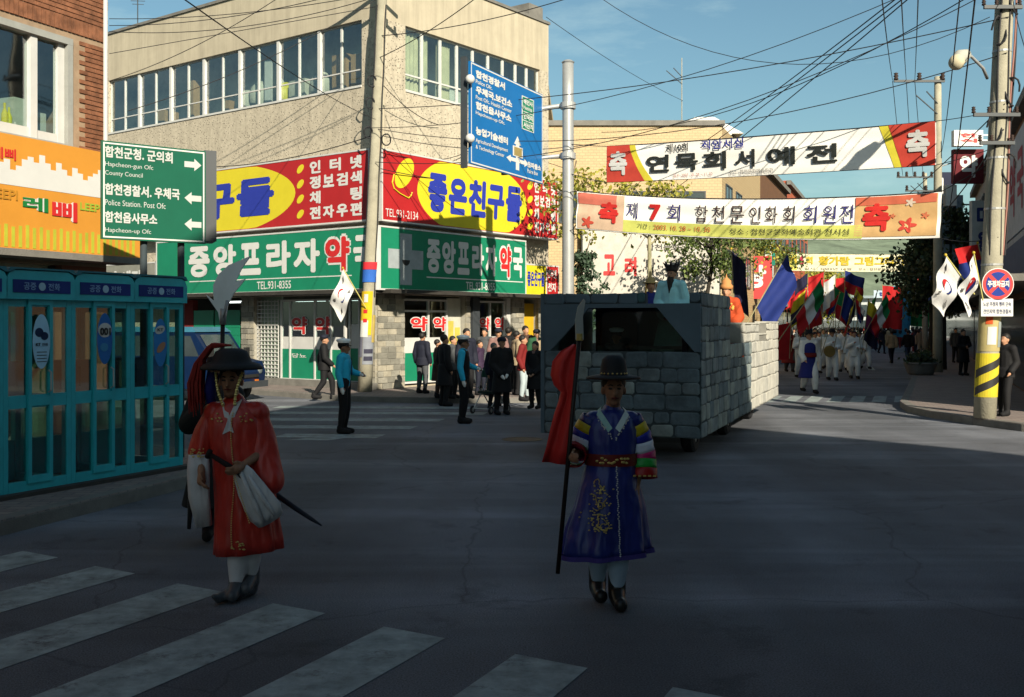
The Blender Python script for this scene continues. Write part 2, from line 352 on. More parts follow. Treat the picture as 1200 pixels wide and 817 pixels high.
# near crossing stripes
for i in range(-4, 4):
    a = Vector((-1.71, 7.6)) + Vector((.865, -.585))*i; w = Vector((.42, -.26)); l = Vector((-1.95, -4.3))
    sheet('crossing_stripe', [a, a+l, a+l+w, a+w], .004, M_mark)
# far crossing on the left
for (yy, x0, x1) in ((476, 330, 560), (482.5, 322, 572), (490, 316, 522), (498.5, 322, 490), (508.5, 335, 452)):
    a, b = gnd(x0, yy), gnd(x1, yy + 1.0); w = Vector((-.1, -.62, 0))
    sheet('crossing_stripe', [a, a+w, b+w, b], .004, M_mark)
a = gnd(334, 516); sheet('road_mark', [a, a+Vector((.75, -.05, 0)), a+Vector((1.0, .35, 0)), a+Vector((.3, .3, 0))], .004, M_mark)
# crossing on the street that the parade comes along
for i in range(8):
    a = Vector((6.3 + .58*i, 27.2 + .0*i)); l = Vector((.373, 1))*2.3; w = Vector((.36, 0))
    sheet('crossing_stripe', [a, a+w, a+w+l, a+l], .004, M_mark)
for (px, py) in ((1018, 434), (1006, 412)):
    a = gnd(px, py); sheet('road_mark', [a, a+Vector((.3, 0, 0)), a+Vector((1.5, 4, 0)), a+Vector((1.2, 4, 0))], .004, M_mark)
mh = MB(); g = gnd(612, 515); mh.lathe([(.36, 0), (.36, .006), (.31, .006), (.31, .003), (.0, .003)], 24, (g.x, g.y, 0))
mo = mh.build('manhole_cover', mat('rusty_iron', (.12, .09, .06), .7, .3, 12), None); tag(mo, 'round rusty iron manhole cover in the road left of the stone float', 'manhole cover')

# hills behind the town
def hills():
    mb = MB(); n = 60; m = 14; vs = []
    for i in range(n+1):
        x = -700 + 2200*i/n
        hgt = 125 + 28*math.sin(x*.0052 + 1.0) + 14*math.sin(x*.013 + 2) + 6*math.sin(x*.04)
        for j in range(m+1):
            t = j/m; h = hgt*math.sin(min(1, t)*math.pi/2)**1.2
            vs.append((x + random.uniform(-9, 9), 900 + 600*t + random.uniform(-12, 12), h + random.uniform(-3, 3)*t))
    fs = [(i*(m+1)+j, (i+1)*(m+1)+j, (i+1)*(m+1)+j+1, i*(m+1)+j+1) for i in range(n) for j in range(m)]
    mb.add(vs, fs)
    mb.build('hills', mat('wooded_hillside_hazed', (.14, .18, .125), .95, .5, .03, .6, .05), smooth=True, kind='structure')  # distance haze is put into this colour, paler than the woods
hills()

# ================================================================== PHARMACY BUILDING (corner)
CXY = (-3.83, 30.0)
PL = Fr(*CXY, 1.325, -1); PR = Fr(*CXY, .755, 1)
LW, RW, ROOF = 17.0, 8.45, 12.35
bld = thing('commercial_building', 'cream rendered three storey corner building with ribbon windows and a pharmacy below', 'building', (0, 0, 0))
def fbox(fr, mb, u0, u1, d0, d1, z0, z1):
    """box on a facade frame in world space: d is how far it stands out of the wall"""
    ps = [fr.w(u0, -d1), fr.w(u1, -d1), fr.w(u1, -d0), fr.w(u0, -d0)]
    return mb.loft([[(x, y, z0) for x, y in ps], [(x, y, z1) for x, y in ps]])
# core (inset) and slabs
def inset_poly(d):
    a = PL.w(-LW, d); b = PR.w(RW, d)
    # inner corner
    n1, n2 = PL.n, PR.n
    det = n1[0]*n2[1] - n1[1]*n2[0]
    c1 = n1[0]*CXY[0] + n1[1]*CXY[1] + d; c2 = n2[0]*CXY[0] + n2[1]*CXY[1] + d
    c = ((c1*n2[1] - c2*n1[1])/det, (n1[0]*c2 - n2[0]*c1)/det)
    return [a, c, b, (b[0]+1, 52), (a[0]+1, 56)]
mb = MB(); mb.prism(inset_poly(1.6), 4.7, ROOF - .5); mb.build('inner_wall', M_room, bld)
mb = MB(); mb.prism(inset_poly(2.6), .15, 4.69); mb.build('shop_inner_wall', C(120, 120, 110, name='shop_room'), bld)
mb = MB()
for z0, z1 in ((.1, .2), (4.55, 4.75), (7.6, 7.8), (11.2, 11.5)): mb.prism(inset_poly(.2), z0, z1)
mb.build('floor_slab', M_conc, bld, kind='stuff')
# window geometry on the left face
ul0 = PL.hit(128)[0] - .05; wl_b = PL.hit(419, 105)[1]; wl_t = PL.hit(419, 25.5)[1]
thick = [PL.hit(x)[0] for x in (161.5, 198.4, 237.4, 279.4, 324.4, 372.4, 421)]
thin = [PL.hit(x)[0] for x in (143.5, 179.5, 217.6, 258, 300, 347.5, 397)]
uR0, uR1 = PR.hit(475)[0], PR.hit(633)[0]; wr_b = PR.hit(476, 101)[1]; wr_t = PR.hit(476, 29)[1]
wl_b, wl_t = (wl_b + wr_b)/2, (wl_t + wr_t)/2
mb = MB()                       # smooth band above the windows
fbox(PL, mb, -LW, -.20, -.2, 0, wl_t, ROOF); fbox(PR, mb, 0.0, RW, -.2, 0, wl_t, ROOF)
mb.build('upper_wall', M_conc, bld)
mb = MB()
fbox(PL, mb, -LW, -.20, -.2, 0, 2.85, wl_b); fbox(PR, mb, 0.0, RW, -.2, 0, 2.85, wl_b)
fbox(PL, mb, thick[6]+.1, -.20, -.2, 0, wl_b, wl_t); fbox(PR, mb, 0.0, uR0, -.2, 0, wl_b, wl_t); fbox(PR, mb, uR1, RW, -.2, 0, wl_b, wl_t)
fbox(PL, mb, -LW, ul0, -.2, 0, wl_b, wl_t)
mb.build('pitted_wall', M_rough, bld)
mb = MB(); fbox(PR, mb, RW-.2, RW, -.2, -12, .15, ROOF); mb.build('end_wall', M_conc, bld)
mb = MB(); mb.prism(inset_poly(.35), ROOF-.3, ROOF-.05); mb.build('roof', M_kerb, bld)
mb = MB(); fbox(PL, mb, -LW, .06, -.25, .05, ROOF, ROOF+.09); fbox(PR, mb, -.06, RW+.05, -.25, .05, ROOF+.003, ROOF+.093); mb.build('coping', M_kerb, bld)
mb = MB(); fbox(PR, mb, RW-1.0, RW-.2, -.9, -.1, ROOF+.09, ROOF+.55); mb.build('roof_box', M_kerb, bld)
# sill and head of the ribbon
for fr, a, b in ((PL, ul0, thick[6]+.1), (PR, uR0, uR1)):
    mb = MB(); fbox(fr, mb, a, b, -.12, .03, wl_b-.06, wl_b); mb.build('window_sill', M_white, bld)
def ribbon(fr, edges, zb, zt, trans, fw=.05):
    """one window per bay, each with its frame and two rows of panes"""
    for i in range(len(edges)-1):
        a, b = edges[i], edges[i+1]
        f = MB(); w = fw
        zt_ = zt - .003*i % .01
        tz = zb + (zt-zb)*trans
        fbox(fr, f, a, a+w, -.16, -.10, zb+w, zt-w); fbox(fr, f, b-w, b, -.16, -.10, zb+w, zt-w)
        fbox(fr, f, a, b, -.16, -.10, zb, zb+w); fbox(fr, f, a, b, -.16, -.10, zt-w, zt); fbox(fr, f, a+w, b-w, -.155, -.105, tz-w/2, tz+w/2)
        wnd = f.build('window', M_white, bld)
        for z0, z1 in ((zb+w, tz-w/2), (tz+w/2, zt-w)):
            g = MB(); fbox(fr, g, a+w, b-w, -.133, -.128, z0, z1); g.build('pane', M_glass, wnd)
edges = [ul0]
bays = sorted(thick[:6] + thin)
ribbon(PL, [ul0] + bays + [thick[6]+.08], wl_b, wl_t, .26, .035)
for t in thick[:6]:
    mb = MB(); fbox(PL, mb, t-.058, t+.058, -.14, -.04, wl_b, wl_t); mb.build('mullion', M_white, bld)
rb = [PR.hit(x)[0] for x in (475, 497.5, 519, 538.5, 557, 575, 592, 607, 620, 633)]
ribbon(PR, rb, wl_b, wl_t, .26, .05)
# stored goods seen through the upper windows
M_sack = C(220, 215, 200, name='white_sack'); M_card = C(190, 150, 105, name='cardboard'); M_cream = C(225, 215, 180, name='curtain_cloth')
def goods():
    k = 0
    for px, w, h, m, nm in ((268, 1.0, .9, M_sack, 'sack'), (284, .9, 1.1, M_sack, 'sack'), (250, .35, .6, M_card, 'carton'), (314, .5, .9, M_yel, 'sack'), (335, .8, .8, M_sack, 'carton'), (355, .9, 1.0, M_sack, 'sack'),
                           (384, .6, 1.3, M_card, 'carton'), (408, .7, 1.2, M_card, 'carton'), (300, .3, 1.6, M_white, 'carton'), (175, .4, .7, M_card, 'carton'), (210, .35, 1.5, M_card, 'carton')):
        u = PL.hit(px)[0]; b = MB()
        c = PL.w(u, .75)
        if nm == 'sack': b.ball((0, 0, h/2), 1, (w/2, .35, h/2), 10, 7)
        else: b.box(-w/2, w/2, -.3, .3, 0, h)
        o = b.build(nm, m, bld, smooth=(nm == 'sack'), loc=(c[0], c[1], wl_b - .12), rotz=PL.rz + .1*math.sin(k)); k += 1
    b = MB()
    b = MB(); c = PL.w(PL.hit(200)[0]-2, .9)
    for a in ((476, 510), (519, 535)):
        u0, u1 = PR.hit(a[0])[0], PR.hit(a[1])[0]; q = MB(); n = 40
        q.loft([[(PR.w(u0+(u1-u0)*i/n, .28+.03*math.sin(i*1.3)) + (z,)) for i in range(n+1)] for z in (wl_b, wl_t)], closed=False)
        q.build('curtain', M_cream, bld)
goods()
# ---- ground floor
def blocks(fr, u0, u1, z0, z1, d=.02, parent=bld, h=.17, w=.33):
    """stone pier: mortar core and separately laid blocks"""
    c = MB(); fbox(fr, c, u0+.01, u1-.01, -.3, 0, z0, z1); p = c.build('pier', M_mortar, parent)
    nr = int((z1-z0)/h); hh = (z1-z0)/nr
    for r in range(nr):
        x = u0 + (0 if r % 2 else -w*.5)
        while x < u1 - .02:
            ww = w*random.uniform(.8, 1.25); a = max(x, u0)+.008; b = min(x+ww, u1)-.008; x += ww
            if b - a < .04: continue
            q = MB(); fbox(fr, q, a, b, -.05, d+random.uniform(-.006, .012), z0+r*hh+.009, z0+(r+1)*hh-.009)
            q.build('stone_block', random.choice([M_stone, M_stone, STD, STW]), p)
    return p
STD = mat('cut_stone_dark', (.27, .26, .22), .9, .3, 4, .6, 30); STW = mat('cut_stone_warm', (.47, .43, .34), .9, .3, 4, .6, 30)
ZS = 2.9
blocks(PR, .04, PR.hit(474)[0], .15, ZS)
blocks(PR, PR.hit(546)[0], PR.hit(551)[0], .15, ZS); blocks(PR, PR.hit(600)[0], PR.hit(614)[0], .15, ZS); blocks(PR, PR.hit(630)[0], RW, .15, ZS)
blocks(PL, -.62, -.03, .15, ZS); blocks(PL, PL.hit(283)[0], PL.hit(298)[0], .15, ZS)
mb = MB(); fbox(PL, mb, -LW, PL.hit(206)[0], -.3, 0, .15, ZS); mb.build('shop_wall', M_conc, bld)
M_aw = mat('awning_soffit', (.05, .045, .04), .8, .3)
mb = MB(); fbox(PL, mb, -LW+1, .5, .003, .85, 2.86, 2.97); fbox(PR, mb, -.3, RW, .003, .85, 2.862, 2.972); mb.build('canopy', M_aw, bld)
def shopwin(fr, px0, px1, zb, zt, mulls, band=(.9, 1.25), green=(.3, .9), m_band=M_white, m_low=M_green, name='shop_window', signs=()):
    u0, u1 = fr.hit(px0)[0], fr.hit(px1)[0]
    f = MB(); w = .06
    fbox(fr, f, u0, u1, -.2, -.12, zt-w, zt); fbox(fr, f, u0, u1, -.2, -.10, zb, zb+w)
    for u in [u0+w/2, u1-w/2] + [fr.hit(m)[0] for m in mulls]: fbox(fr, f, u-w/2, u+w/2, -.195, -.115, zb+w, zt-w)
    wnd = f.build(name, M_white, bld)
    g = MB(); fbox(fr, g, u0+w, u1-w, -.163, -.158, zb+w, zt-w); g.build('pane', M_glassd, wnd)
    if green: g = MB(); fbox(fr, g, u0+w, u1-w, -.154, -.148, green[0], green[1]); g.build('green_film', m_low, wnd)
    if band: g = MB(); fbox(fr, g, u0+w, u1-w, -.155, -.149, band[0], band[1]); g.build('white_film', m_band, wnd)
    return wnd
def ftext(fr, parent, s, px0, px1, zt, zb, d, m, bold=.03, depth=0, name='lettering', slope=0.0):
    """lettering on a facade: px are image columns measured on the plane, heights in metres"""
    u0, u1 = fr.hit(px0, d=d)[0], fr.hit(px1, d=d)[0]
    return text(parent, s, u0, u1, zb, zt, None, m, bold, slope, warp=lambda x, z: fr.w(x, -d) + (z,), name=name)
w1 = shopwin(PL, 325, 401, .3, 2.75, (336, 365, 384), band=(1.25, 1.62), green=(.36, 1.25))
zt_, zb_ = PL.hit(350, 371)[1], PL.hit(350, 392)[1]
for a, b in ((341, 361), (368, 389)):
    ftext(PL, w1, '약', a, b, zt_+.02, zb_-.02, -.141, M_wpaint, .09); ftext(PL, w1, '약', a+.8, b-.8, zt_, zb_, -.136, M_redletter, .04)
for a, b, s in ((342, 359, '당뇨'), (372, 381, '상담')): ftext(PL, w1, s, a, b, 1.12, .98, -.143, M_wpaint, .02)
w3 = shopwin(PL, 405, 418, .3, 2.75, (), band=(1.3, 2.0), green=(.36, 1.3), name='door')
# white lattice shutter and green roller panels at the left
ua, ub = PL.hit(299)[0], PL.hit(323)[0]
f = MB()
for i in range(7):
    u = ua + (ub-ua)*i/6; fbox(PL, f, u-.012, u+.012, -.12, -.095, .35, 2.75)
for i in range(20):
    z = .4 + 2.3*i/19; fbox(PL, f, ua, ub, -.095, -.075, z-.012, z+.012)
f.build('lattice_grille', M_white, bld)
mb = MB(); fbox(PL, mb, ua, ub, -.3, -.26, .15, 2.85); mb.build('door', C(170, 190, 170, name='pale_door'), bld)
for a, b in ((224, 247), (249, 278)):
    u0, u1 = PL.hit(a)[0], PL.hit(b)[0]; mb = MB(); fbox(PL, mb, u0, u1, -.14, -.1, .3, 2.45)
    for k in range(8): fbox(PL, mb, u0, u1, -.1, -.092, .4+k*.25, .41+k*.25)
    mb.build('green_panel', M_green, bld)
mb = MB(); fbox(PL, mb, PL.hit(206)[0], PL.hit(223)[0], -.3, -.1, .15, 2.8); mb.build('shutter_box', C(120, 30, 30, name='dull_red_paint'), bld)
mb = MB()
for px in (255, 340, 380): 
    u = PL.hit(px)[0]; fbox(PL, mb, u-.6, u+.6, -.9, -.75, 2.7, 2.76)
mb.build('tube_lamp', mat('lit_tube', (.9, 1, .95), .5, 0, emit=1.2), bld, kind='stuff')
mb = MB(); fbox(PL, mb, -LW, .0, -.4, .12, .148, .34); mb.build('shop_step', M_kerb, bld)
# right face
w2 = shopwin(PR, 475.5, 528, .25, 2.75, (506,), band=(1.15, 1.6), green=(.32, 1.15))
mb = MB(); fbox(PR, mb, PR.hit(477)[0], PR.hit(527)[0], -.2, -.1, 2.36, 2.42); mb.build('transom', M_white, w2)
zt_, zb_ = PR.hit(500, 371.5)[1], PR.hit(500, 388)[1]
for a, b in ((480.5, 502), (507, 524)):
    ftext(PR, w2, '약', a, b, zt_+.03, zb_-.03, -.141, M_wpaint, .09); ftext(PR, w2, '약', a+.8, b-.8, zt_, zb_, -.136, M_redletter, .04)
mb = MB(); fbox(PR, mb, PR.hit(530)[0], PR.hit(545.5)[0], -.25, -.2, .15, 2.8); mb.build('door', C(215, 215, 200, name='pale_display'), bld)
mb = MB()
for k, (a, b, z0, z1) in enumerate(((531, 537, 1.4, 2.1), (538.5, 544.5, 1.2, 1.9), (532, 540, .5, 1.1))): fbox(PR, mb, PR.hit(a)[0], PR.hit(b)[0], -.199, -.19, z0, z1)
mb.build('poster', C(215, 200, 90, name='pale_poster'), bld, kind='stuff')
w4 = shopwin(PR, 560, 595, .25, 2.75, (578,), band=(1.15, 1.6), green=(.32, 1.15))
for a, b in ((561.5, 575), (579.5, 592)):
    ftext(PR, w4, '약', a, b, zt_+.03, zb_-.03, -.141, M_wpaint, .09); ftext(PR, w4, '약', a+.5, b-.5, zt_, zb_, -.136, M_redletter, .04)
mb = MB(); fbox(PR, mb, PR.hit(595.5)[0], PR.hit(599.5)[0], -.2, -.05, .15, 2.85); mb.build('pilaster', M_white, bld)
mb = MB(); fbox(PR, mb, PR.hit(614.5)[0], PR.hit(629.5)[0], -.2, -.15, .15, 2.7); mb.build('door', C(225, 180, 30, name='yellow_door'), bld)
mb = MB(); fbox(PR, mb, PR.hit(551.5)[0], PR.hit(559.5)[0], -.15, .1, .15, 2.85); mb.build('pilaster', M_dsteel, bld)
# pipes
mb = MB(); mb.tube([PR.w(.22, -.06)+(5.2,), PR.w(.22, -.06)+(ROOF-.2,)], .045); mb.build('drain_pipe', M_conc, bld)

# ---- signboards of the pharmacy building (things of their own)
def signboard(fr, px0, px1, z0, z1, d0, d1, m, label, name='shop_sign', rim=M_white, cat='shop sign', group=None):
    t = thing(name, label, cat, (0, 0, 0), 0, group)
    u0, u1 = fr.hit(px0, d=d1)[0], fr.hit(px1, d=d1)[0]
    a = MB(); fbox(fr, a, u0, u1, d0, d1, z0, z1); a.build('panel', m, t)
    r = MB(); w = .045
    for (p, q, s, v) in ((u0-w, u1+w, z1, z1+w), (u0-w, u1+w, z0-w, z0), (u0-w, u0, z0, z1), (u1, u1+w, z0, z1)): fbox(fr, r, p, q, d0+.01, d1+.012, s, v)
    r.build('rim', rim, t)
    return t, u0, u1
def fpoly(fr, parent, pts, d, m, name, th=.006):
    a = MB(); P = [fr.w(u, -d) + (z,) for u, z in pts]; Q = [fr.w(u, -d+th) + (z,) for u, z in pts]
    a.loft([P, Q]); return a.build(name, m, parent)
def ell(uc, zc, ru, rz, z0, z1, n=48, u0=-99, u1=99):
    return [(max(u0, min(u1, uc + ru*math.cos(2*math.pi*i/n))), max(z0, min(z1, zc + rz*math.sin(2*math.pi*i/n)))) for i in range(n)]
zr1, zr0 = PR.hit(450, 175, .5)[1], PR.hit(450, 257, .5)[1]
zr1 = 6.85; zr0 = 4.92
menu = (('인', '터', '넷'), ('정', '보', '검', '색'), ('채', '', '', '팅'), ('전', '자', '우', '편'))
def friends_sign(fr, pa, pb, ea, eb, ta, tb, ma, mb_, label, icons, right):
    t, u0, u1 = signboard(fr, pa, pb, zr0, zr1, .05, .45, M_red, label)
    H = zr1 - zr0; d = .452
    e0, e1 = fr.hit(ea, d=d)[0], fr.hit(eb, d=d)[0]
    fpoly(fr, t, ell((e0+e1)/2, (zr0+zr1)/2, (e1-e0)/2, H*.62, zr0+.02, zr1-.02, 64, u0), d, M_yel, 'yellow_oval')
    x0, x1 = fr.hit(ta, d=d)[0], fr.hit(tb, d=d)[0]; n = 5; st = (x1-x0)/n
    for i, ch in enumerate('좋은친구들'):
        text(t, ch, x0+st*i+.03, x0+st*(i+1)-.04, zr0+H*.20, zr1-H*.20-(.05 if i % 2 else 0), None, M_blueletter, .055, warp=lambda x, z: fr.w(x + (z-zr0)*.06, -d-.008)+(z,))
    m0, m1 = fr.hit(ma, d=d)[0], fr.hit(mb_, d=d)[0]
    for r, row in enumerate(menu):
        zz1 = zr1 - .1 - r*(H-.16)/4; zz0 = zz1 - (H-.16)/4 + .07
        cw = (m1-m0)/len(row) if r else (m1-m0)/3
        w = (m1-m0)/4
        for i, ch in enumerate(row):
            if not ch: continue
            x = m0 + (m1-m0-w*.9)*i/(len(row)-1)
            text(t, ch, x, x+w*.86, zz0, zz1, None, M_wpaint, .05, warp=lambda x, z: fr.w(x, -d-.004)+(z,))
        uc = m0 - w*.75
        fpoly(fr, t, [(uc + .17*math.cos(a)*.8 - .10*math.sin(a)*.6, (zz0+zz1)/2 + .17*math.cos(a)*.6 + .10*math.sin(a)*.8) for a in [2*math.pi*k/16 for k in range(16)]], d+.003, M_yel, 'bullet')
    return t, d, u0
t, d, u0 = friends_sign(PL, 112, 431.5, 130, 346, 118, 321, 363, 425, 'red signboard with blue letters on a yellow oval, on the long left face', 0, 0)
t, d, u0 = friends_sign(PR, 448.5, 653, 489, 617.5, 499, 611, 626, 651, 'red signboard with a yellow oval, mouse drawing and phone number, right of the corner pole', 1, 1)
# computer mouse drawing and telephone number
uc, zc = PR.hit(474, 208, d); 
fpoly(PR, t, [(uc + .52*math.cos(a)*.62 - .30*math.sin(a)*.78, zc + .12 + .52*math.cos(a)*.78 + .30*math.sin(a)*.62) for a in [2*math.pi*k/24 for k in range(24)]], d+.004, M_yel, 'mouse_drawing')
ln = MB(); pts = [(-.45, .05), (-.52, -.25), (-.45, -.45), (-.2, -.6), (.15, -.72), (.25, -.62), (.3, -.5)]
ln.tube([PR.w(uc+a, -d-.02)+(zc+b*.8,) for a, b in pts], .02, 6); ln.build('drawn_cable', M_yel, t)
ftext(PR, t, 'TEL.931-2134', 452, 490, PR.hit(452, 244, d)[1], PR.hit(452, 253.5, d)[1], d+.01, M_wpaint, .0)
def pharm_sign(fr, pa, pb, txts, cross, tel, label):
    z0, z1 = 2.99, 4.68; dd = .62
    t, u0, u1 = signboard(fr, pa, pb, z0, z1, .02, dd, M_green, label)
    d = dd + .004
    for s, a, b, m in txts:
        u, v = fr.hit(a, d=d)[0], fr.hit(b, d=d)[0]
        if m is M_redletter: text(t, s, u-.05, v+.05, z0+.42, z1-.12, None, M_wpaint, .10, warp=lambda x, z: fr.w(x, -d)+(z,))
        text(t, s, u, v, z0+.50, z1-.2, None, m, .05, warp=lambda x, z: fr.w(x, -d-.006)+(z,))
    ln = MB(); uu0 = fr.hit(tel[2], d=d)[0]; uu1 = fr.hit(tel[3], d=d)[0]
    fbox(fr, ln, uu0, uu1, dd+.001, dd+.006, z0+.36, z0+.39); ln.build('white_line', M_wpaint, t)
    ftext(fr, t, 'TEL.931-8355', tel[0], tel[1], z0+.30, z0+.06, d+.004, M_wpaint, .02)
    if cross:
        c0, c1 = fr.hit(cross[0], d=d)[0], fr.hit(cross[1], d=d)[0]; cc = (c0+c1)/2; w = (c1-c0)*.17; zc = (z0+z1)/2
        p = [(cc-w, z0+.12), (cc+w, z0+.12), (cc+w, zc-w*1.1), (c1, zc-w*1.1), (c1, zc+w*1.1), (cc+w, zc+w*1.1), (cc+w, z1-.12), (cc-w, z1-.12), (cc-w, zc+w*1.1), (c0, zc+w*1.1), (c0, zc-w*1.1), (cc-w, zc-w*1.1)]
        # three convex bars
        for q in ([p[0], p[1], p[6], p[7]], [p[9], p[10], p[11], p[8]], [p[2], p[3], p[4], p[5]]): fpoly(fr, t, q, d, C(170, 180, 185, name='silver_print'), 'cross_bar')
        fpoly(fr, t, [(cc+.16*math.cos(math.pi+math.pi*k/8), zc-.02+.16*math.sin(math.pi+math.pi*k/8)) for k in range(9)], d+.004, M_blackletter, 'bowl_mark')
    return t
chs = lambda s, a, b, m=M_wpaint, g=.86: [(c, a+(b-a)*i/len(s), a+(b-a)*(i+g)/len(s), m) for i, c in enumerate(s)]
pharm_sign(PL, 184, 440, [('중', 221, 246, M_wpaint), ('앙', 250, 277, M_wpaint), ('프', 281, 306, M_wpaint), ('라', 312, 341, M_wpaint), ('자', 344, 375, M_wpaint), ('약', 381, 410, M_redletter), ('국', 414, 437, M_wpaint)], None, (301, 341, 222, 412),
           'long green pharmacy signboard with white letters and one red letter, left of the corner pole')
pharm_sign(PR, 446, 615.5, [('중', 500, 516, M_wpaint), ('앙', 518, 534, M_wpaint), ('프', 536, 550, M_wpaint), ('라', 553, 567, M_wpaint), ('자', 569, 582, M_wpaint), ('약', 586, 599, M_redletter), ('국', 601, 612.5, M_wpaint)], (455, 496), (546, 580, 500, 613),
           'green pharmacy signboard with a grey cross, right of the corner pole')
t, u0, u1 = signboard(PR, 616.5, 640, 2.99, 3.95, .02, .5, M_yel, 'small yellow signboard at the right end of the green pharmacy signboard')
ftext(PR, t, '좋은친구들', 618, 638, 3.75, 3.25, .505, M_blueletter, .04)
t, u0, u1 = signboard(PR, 640.8, 654, 2.99, 3.95, .02, .495, M_red, 'small red signboard end piece beside the small yellow signboard')
ftext(PR, t, '인터넷', 642, 652, 3.85, 3.55, .5, M_wpaint, .04); ftext(PR, t, '전자', 642, 652, 3.4, 3.1, .5, M_wpaint, .04)
# laundry sign at the far left
t, u0, u1 = signboard(PL, 118, 182, 2.95, 4.05, .02, .4, C(150, 150, 140, name='grey_board'), 'grey laundry signboard with bold white letters under the green road sign')
ftext(PL, t, '광', 123, 139, 3.85, 3.2, .41, M_wpaint, .05); ftext(PL, t, '세탁', 141, 167, 3.85, 3.2, .41, M_wpaint, .05)
# meter box and bell on the walls, aerials on the roof
def roofmast(x, y, z, h, label, nm='aerial', bars=3):
    m = MB(); m.tube([(0, 0, 0), (0, 0, h)], .02, 6)
    t = thing(nm, label, 'aerial', (x, y, z)); m.build('mast', M_dsteel, t)
    if bars:
        b = MB()
        for k in range(bars): b.tube([(-.3+.05*k, 0, h-.02-k*.12), (.3-.05*k, .05, h-.02-k*.12)], .012, 5)
        b.build('antenna_rod', M_dsteel, t)
    return t
c = PL.w(PL.hit(138)[0], .8); roofmast(c[0], c[1], ROOF-.05, 1.5, 'thin television aerial on the roof at the far left')
c = PR.w(PR.hit(582)[0], .5); roofmast(c[0], c[1], ROOF-.05, .8, 'short aerial on the right roof edge of the cream building', bars=1)

# ================================================================== BRICK BUILDING on the left
BL = Fr(-6.49, 17.0, .44, 1)
bb = thing('brick_building', 'red brown brick building with an orange restaurant signboard at the left edge', 'building', (0, 0, 0))
wz0, wz1 = BL.hit(81, 178)[1], BL.hit(81, 46)[1]; wu0, wu1 = BL.hit(-60)[0], BL.hit(83)[0]
M_bmortar = mat('warm_mortar', (.42, .30, .20), .95, .2, 6)
def wallrect(mb, fr, u0, u1, z0, z1, holes, d0=-.25, d1=0):
    """wall with one rectangular hole"""
    (a, b, c, e) = holes
    fbox(fr, mb, u0, a, d0, d1, z0, z1); fbox(fr, mb, b, u1, d0, d1, z0, z1); fbox(fr, mb, a, b, d0, d1, z0, c); fbox(fr, mb, a, b, d0, d1, e, z1)
mb = MB(); wallrect(mb, BL, -13, 0, 2.9, 10.5, (wu0, wu1, wz0, wz1)); mb.build('wall', M_bmortar, bb)
pts = [BL.w(-13, .25), BL.w(0, .25), (BL.w(0, .25)[0]-9*.8, BL.w(0, .25)[1]+9*.6), (BL.w(-13, .25)[0]-9, BL.w(-13, .25)[1]+3)]
core = [BL.w(-13, 2.2), BL.w(-.6, 2.2), (BL.w(0, .25)[0]-9*.8, BL.w(0, .25)[1]+8*.6), (BL.w(-13, .25)[0]-9, BL.w(-13, .25)[1]+3)]
mb = MB(); mb.prism(core, .1, 10.3); mb.build('inner_wall', C(150, 175, 150, name='room_green'), bb)
mb = MB()
for z in (2.9, wz0-.5, 10.3): mb.prism(pts, z-.12, z)
mb.build('floor_slab', M_conc, bb, kind='stuff')
sw = MB(); q0 = BL.w(0, 0); q1 = (q0[0]-9*.8, q0[1]+9*.6); q2 = (q1[0]-.15, q1[1]-.25); q3 = BL.w(-.3, .25)
sw.prism([q0, q1, q2, q3], .1, 10.5); sw.build('side_wall', M_bmortar, bb)
def bricks():
    """the bricks are under ten pixels long: one joined part, each with its own edges"""
    mbs = MB(); W, H, g = .235, .074, .014; zs = wz1 + .10; ze = zs + .24
    def clash(a, b, z0, z1): return not (b < wu0-.06 or a > wu1+.06 or z1 < wz0-.02 or z0 > wz1+.02)
    z = 4.55; r = 0
    while z < 10.4:
        if zs - .02 < z + H and z < zs:
            z = zs
            u = -9.5
            while u < 0:
                fbox(BL, mbs, u+.006, min(0, u+.074)-.006, -.01, .022+random.uniform(0, .006), zs+.01, ze-.01); u += .082
            z = ze; continue
        u = -9.5 + (W/2 if r % 2 else 0)
        while u < -.01:
            a, b = u+g/2, min(u+W-g/2, 0.012)
            if not clash(a, b, z, z+H): fbox(BL, mbs, a, b, -.01, .014+random.uniform(0, .01), z+g/2, z+H-g/2)
            u += W
        z += H; r += 1
    return mbs
M_brick = mat('fired_brick', (.30, .125, .065), .9, .55, 5.5, .3, 60)
bricks().build('brick', M_brick, bb, kind='stuff')
fm = MB(); w = .10
for a in ((wu0, wu1, wz0, wz0+w), (wu0, wu1, wz1-w, wz1)): fbox(BL, fm, a[0], a[1], -.15, .05, a[2], a[3])
for a in ((wu1-w, wu1), (wu0, wu0+w)): fbox(BL, fm, a[0], a[1], -.15, .048, wz0+w, wz1-w)
fw = fm.build('window', C(170, 172, 168, name='alu_frame'), bb)
mul = BL.hit(40)[0]
fm = MB(); fbox(BL, fm, mul-.06, mul+.06, -.13, 0, wz0+w, wz1-w); fbox(BL, fm, wu1-w-.12, wu1-w, -.13, -.03, wz0+w, wz1-w); fbox(BL, fm, mul+.06, wu1-w-.12, -.12, -.04, wz0+w, wz0+w+.14); fbox(BL, fm, wu0+w, mul-.06, -.12, -.04, wz0+w, wz0+w+.16)
fm.build('sash', M_white, fw)
for a, b in ((wu0+w, mul-.06), (mul+.06, wu1-w-.12)):
    g = MB(); fbox(BL, g, a, b, -.085, -.08, wz0+w+.14, wz1-w); g.build('pane', M_glass, fw)
fm = MB(); fbox(BL, fm, wu0-.1, wu1+.1, -.2, .14, wz0-.14, wz0); fm.build('window_sill', M_kerb, bb)
